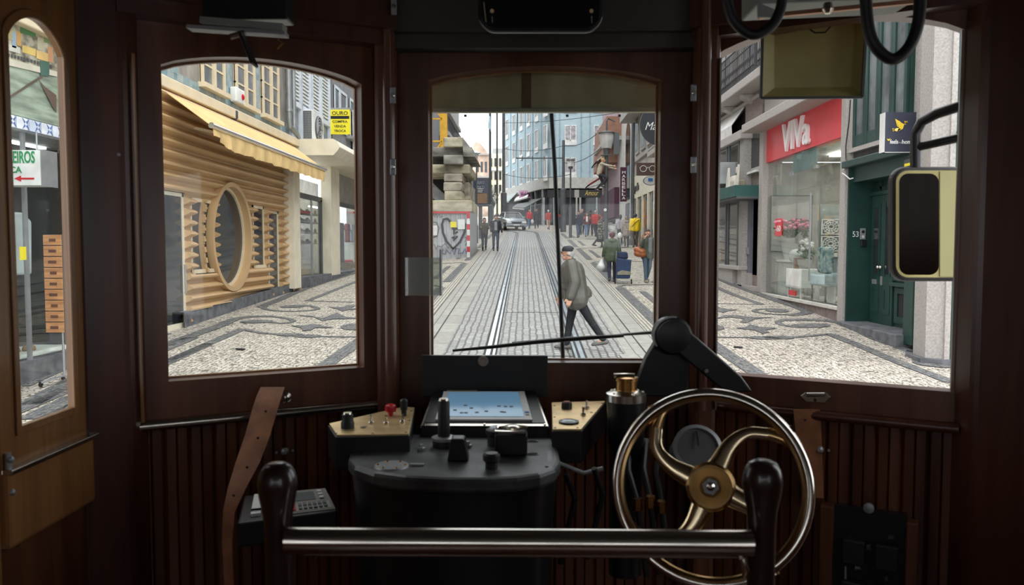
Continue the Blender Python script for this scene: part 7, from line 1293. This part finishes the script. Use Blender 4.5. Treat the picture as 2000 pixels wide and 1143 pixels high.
t = thing('windscreen_wiper', tuple(at(1285, 650, 2.15)), 'black windscreen wiper lying low across the centre window', 'wiper'); MB().tube([at(1292, 648, 2.15), at(1225, 653, 2.15), at(1150, 660, 2.15)], [.011, .008, .005], 8, flat=.5).build('wiper_arm', M['black'], t, True); MB().tube([at(884, 685, 2.14), at(960, 678, 2.14), at(1050, 668, 2.14), at(1150, 660, 2.14), at(1218, 656, 2.14)], [.0035, .005, .006, .006, .004], 8).build('wiper_blade', M['rubber'], t, True); MB().bar(at(1000, 671, 2.145), at(1120, 660, 2.145), .006, .008).build('blade_yoke', M['black'], t)
tag(MB().tube([at(1077, 222, 2.17), at(1084, 330, 2.17), at(1088, 440, 2.17), at(1094, 560, 2.17), at(1100, 712, 2.17)], .0058, 10).build('cord', M['rubber'], None, True), 'black cord hanging down outside the centre windscreen', 'cord')
# hood above centre window
t = thing('route_box', tuple(at(1060, 222, 2.2)), 'khaki painted destination hood outside top of the centre window', 'hood'); a, b = at(800, 221, 2.19), at(1320, 120, 2.19); z0 = a.z; z0_ = at(1060, 221, 2.19).z; kh = mat('khaki_hood', (.46, .41, .25), .6, 0, .25, (7, 7, 2), dirt=(.30, .24, .12))
box('face', kh, a.x, b.x, 2.19, 2.21, z0_ + .012, z0_ + .30, t); box('top', kh, a.x, b.x, 2.19, 2.5, z0_ + .29, z0_ + .31, t); MB().bar((a.x, 2.185, z0_ + .006), (b.x, 2.185, z0_ + .006), .02, .012).build('lower_lip', M['khakil'], t, bevel=.003); MB().bar((at(1028, 180, 2.18).x, 2.188, z0_ + .014), (at(1028, 180, 2.18).x, 2.188, z0_ + .16), .026, .003, (0, 1, 0)).build('rust_stain', colm('stain', (.16, .10, .04)), t)
for x in (909, 1108, 1210): MB().lathe([(.004, 0), (.004, .006)], at(x, 224, 2.19), (0, 0, -1), 8).build('drip_bolt', M['black'], t)
# khaki visor over right window
t = thing('sun_visor', tuple(at(1588, 193, 2.0)), 'khaki metal tray shaped visor hanging outside the right window', 'visor'); O = pg([(1486, 192), (1684, 190), (1693, 30), (1490, 30)], 1.97); I = pg([(1512, 172), (1664, 170), (1672, 45), (1512, 45)], 2.0); kv = mat('visor_khaki', (.42, .36, .13), .5, 0, .15, (6, 6, 6))
mb = MB().add(O + I, [(i, (i + 1) % 4, 4 + (i + 1) % 4, 4 + i) for i in range(4)] + [(4, 5, 6, 7)]); mb.build('tray', kv, t, bevel=.001); mb = MB()
for i in range(4): mb.bar(O[i], O[(i + 1) % 4], .006, .006)
mb.build('edge_frame', M['dgrey'], t); MB().tube([at(1580, 56, 1.985), at(1592, 64, 1.985), at(1612, 63, 1.985), at(1622, 52, 1.985)], .002, 6).build('wire_clip', M['black'], t)
# outside mirror
t = thing('wing_mirror', tuple(at(1806, 548, 2.1)), 'black framed outside mirror on curved tubes at the right window edge', 'mirror'); MY = 2.1
def rr(x0, y0, x1, y1, r, Y, n=6):
    out = []
    for cx_, cy_, a0 in ((x1 - r, y0 + r, -90), (x1 - r, y1 - r, 0), (x0 + r, y1 - r, 90), (x0 + r, y0 + r, 180)):
        for i in range(n + 1): a = math.radians(a0 + 90 * i / n); out.append(at(cx_ + r * math.cos(a), cy_ + r * math.sin(a), Y))
    return out
MB().prism(rr(1742, 325, 1895, 550, 30, MY), (0, .03, 0)).build('shell', M['rubber'], t, bevel=.008); MB().prism(rr(1750, 333, 1890, 542, 24, MY - .002), (0, .006, 0)).build('khaki_rim_reflection', kv, t); mc = at(1795, 438, MY - .07); mn = (CAM + V((-.35, 0, -.05)) - mc).normalized()  # khaki layer is the thin rim and also paints in the reflected tram side
def mpl(p): r = (p - CAM); return CAM + r * ((mc - CAM).dot(mn) / r.dot(mn))
MB().prism([mpl(p) for p in rr(1756, 339, 1834, 537, 18, MY - .004)], -mn * .003).build('mirror_glass', mat('dull_mirror', (.20, .20, .19), .06, 1, .2), t); MB().prism(pg([(1836, 335), (1892, 335), (1892, 540), (1836, 540)], MY - .005), (0, .006, 0)).build('cream_reflection', colm('reflected_cream', (.45, .42, .20)), t)  # cream strip beside the glass is a painted reflection of the tram's side
MB().tube([at(1930, 185, 2.0), at(1880, 206, 2.03), at(1830, 222, 2.07), at(1800, 238, MY), at(1788, 262, MY + .01), at(1788, 330, MY + .015)], .0135, 12).build('bracket_tube', M['black'], t, True); MB().tube([at(1930, 255, 2.02), at(1880, 268, 2.03), at(1790, 288, MY + .01)], .011, 12).build('stay_tube', M['black'], t, True)
# interior mirror, blind box, hoses, lamp housing
t = thing('interior_mirror', tuple(at(1056, 60, 1.62)), 'black rounded interior mirror at the top centre of the cab', 'mirror'); MB().prism(rr(933, -120, 1178, 62, 36, 1.62, 8), (0, .02, 0)).build('housing', M['black'], t, bevel=.006); MB().prism(rr(940, -114, 1171, 55, 30, 1.618, 8), (0, .003, 0)).build('mirror_glass', mat('dark_mirror', (.06, .06, .075), .12, 1, .2), t)
for x in (961, 1155): MB().lathe([(.004, 0), (.004, .003)], at(x, 22, 1.616), (0, -1, 0), 10).build('screw', M['brassp'], t); MB().bar(at(x, 32, 1.615), at(x + 1, 45, 1.615), .004, .002).build('clip', M['nickel'], t)
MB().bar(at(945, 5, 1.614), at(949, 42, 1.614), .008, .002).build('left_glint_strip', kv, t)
t = thing('blind_box', tuple(at(465, 60, 1.55)), 'dark box with grey metal ledges above the left window', 'box'); a, b = at(393, 38, 1.55), at(560, -80, 1.55); box('case', M['black'], a.x, b.x, 1.55, 1.60, a.z, b.z, t, bevel=.004); lg_ = mat('ledge_metal', (.33, .36, .33), .5, .2, .2)
MB().bar(at(396, 42, 1.54), at(556, 56, 1.54), .03, .012).build('upper_ledge', lg_, t); MB().bar(at(370, 55, 1.55), at(560, 68, 1.55), .03, .007).build('lower_ledge', M['grey'], t); MB().bar(at(472, 66, 1.535), at(497, 128, 1.53), .006, .033, (0, 1, 0)).build('pull_tab', M['rubber'], t, bevel=.002); MB().tube([at(450, 72, 1.53), at(478, 64, 1.53)], .006, 8).build('clasp', M['nickel'], t, True); MB().tube([at(543, 76, 1.56), at(552, 84, 1.56), at(541, 95, 1.56)], .003, 6).build('hook', M['brass'], t, True)
for i, pts in enumerate((((1416, -40), (1422, 10), (1437, 45), (1470, 68), (1505, 52), (1525, 15), (1530, -40)), ((1690, -40), (1694, 40), (1708, 88), (1742, 116), (1775, 92), (1794, 40), (1798, -40)))):
    tag(MB().tube([at(x, y, 1.35) for x, y in sm(pts, 5)], .0098 if i else .0088, 12).build('rubber_hose', M['rubber'], None, True), ['left smaller dark rubber hose loop hanging from the ceiling', 'right larger dark rubber hose loop hanging before the visor'][i], 'hose')
t = thing('lamp_housing', tuple(at(1620, 20, 1.6)), 'grey metal lamp housing along the ceiling at top right', 'lamp'); MB().prism(pg([(1480, 8), (1800, -6), (1800, -50), (1480, -50)], 1.6), (0, .12, 0)).build('case', lg_, t, bevel=.004); MB().bar(at(1482, 33, 1.6), at(1800, 2, 1.6), .01, .008).build('copper_pipe', mat('copper', (.5, .25, .15), .35, 1), t); MB().lathe([(.008, 0), (.011, .012), (.006, .02)], at(1617, 6, 1.58), (0, 0, -1), 12).build('drop_nut', M['nickel'], t, True)
MB().prism(pg([(1482, 5), (1530, 25), (1525, 35), (1482, 33)], 1.59), (0, .01, 0)).build('end_plate', lg_, t)
# hinges on the posts, acrylic holder, screws
for i, (x, y, Y) in enumerate(((767, 186, 1.975), (767, 326, 1.975), (1355, 181, 1.95), (1355, 322, 1.95), (769, 12, 1.96))):
    c = at(x, y, Y); t = thing('post_catch', tuple(c), ['upper nickel catch on the left window post', 'lower nickel catch on the left window post', 'upper nickel catch on the right window post', 'lower nickel catch on the right window post', 'pale catch at the very top of left window post'][i], 'catch'); box('plate', M['steel'], c.x - .007, c.x + .007, Y, Y + .006, c.z - .02, c.z + .02, t, .002); MB().lathe([(.006, 0), (.004, .008)], c, (0, -1, 0), 10).build('stud', M['nickel'], t, True)
a, b = at(793, 577, 1.99), at(862, 503, 1.99); t = thing('leaflet_holder', (a.x, 1.99, a.z), 'clear acrylic holder fixed beside the centre window', 'holder'); ac = M['acrylic']; box('front_sheet', ac, a.x, b.x, 1.975, 1.978, a.z, b.z, t); box('back_sheet', ac, a.x, b.x, 2.0, 2.002, a.z, b.z, t); box('end_strip', colm('strip_pale', (.45, .46, .48), .3), b.x - .003, b.x + .001, 1.975, 2.002, a.z, b.z + .02, t)
for i, (x, y) in enumerate(((1912, 283), (1906, 622), (1889, 954))): tag(MB().lathe([(.0045, 0), (.0035, .002)], onx(x, y, 1.0), (-.8, -.6, 0), 10).build('post_screw', M['steel'], None, True), ['upper', 'middle', 'lower'][i] + ' small round screw head on the right corner post', 'screw')
for i, (x, y) in enumerate(((232, 302), (262, 953))): tag(MB().lathe([(.004, 0), (.003, .002)], onx(x, y, -.87), (.6, -.8, 0), 10).build('post_screw', M['steel'], None, True), ['upper', 'lower'][i] + ' small round screw head on the left corner post', 'screw')
# switch cabinet at lower right
t = thing('fuse_cabinet', tuple(PR.hit(1700, 1143, .02)), 'open black switch cabinet framed in wood at the lower right', 'cabinet'); u0, z1 = PR.uz(1632, 982); u1, _ = PR.uz(1772, 995); z0 = z1 - .5
mb = MB(); PR.slab(mb, u0, u1, z0, z1, .0, .02); mb.build('black_board', M['black'], t)
for nm, a, b, c, d in (('side_batten', u0 - .03, u0, z0, z1), ('side_batten', u1, u1 + .025, z0, z1 - .01)): mb = MB(); PR.slab(mb, a, b, c, d, 0, .04); mb.build(nm, M['mahog'], t, bevel=.003)
MB().lathe([(.012, 0), (.012, .006), (.005, .008)], PR.hit(1697, 992, .03), PR.n, 18).build('turn_button', M['steel'], t, True)
for i, (x, y, w, h) in enumerate(((1697, 1068, 6, 5), (1676, 1100, 6, 10), (1733, 1098, 4, 12), (1732, 1128, 4, 5), (1652, 1120, 2, 16), (1660, 1050, 3, 3), (1740, 1048, 6, 3))): MB().prism([PR.hit(x - w, y + h, .022), PR.hit(x + w, y + h, .022), PR.hit(x + w * .6, y - h, .022), PR.hit(x - w * .6, y - h, .022)], PR.n * .008).build('switch_piece', M['steel'] if i in (1, 2, 4) else M['dgrey'], t)
for i in range(3):
    for j in range(2): mb = MB(); PR.slab(mb, u0 + .02 + j * .07, u0 + .07 + j * .07, z1 - .13 - i * .1, z1 - .07 - i * .1, .02, .045); mb.build('switch_block', M['rubber'], t, bevel=.004)
for i, (x, y, P_, l) in enumerate(((556, 882, PLf, 'small triple screw fitting on the left dado boards'), (1601, 878, PR, 'small round fitting on boards right of the strap'))):
    c = P_.hit(x, y, .002); t = thing('wall_fitting', tuple(c), l, 'fitting'); MB().lathe([(.010, 0), (.009, .005), (.004, .009)], c, P_.n, 14).build('boss', M['steel'], t, True)
    for s in (-.02, .02): MB().lathe([(.004, 0), (.003, .003)], c + P_.d * s, P_.n, 8).build('screw', M['steel'], t)
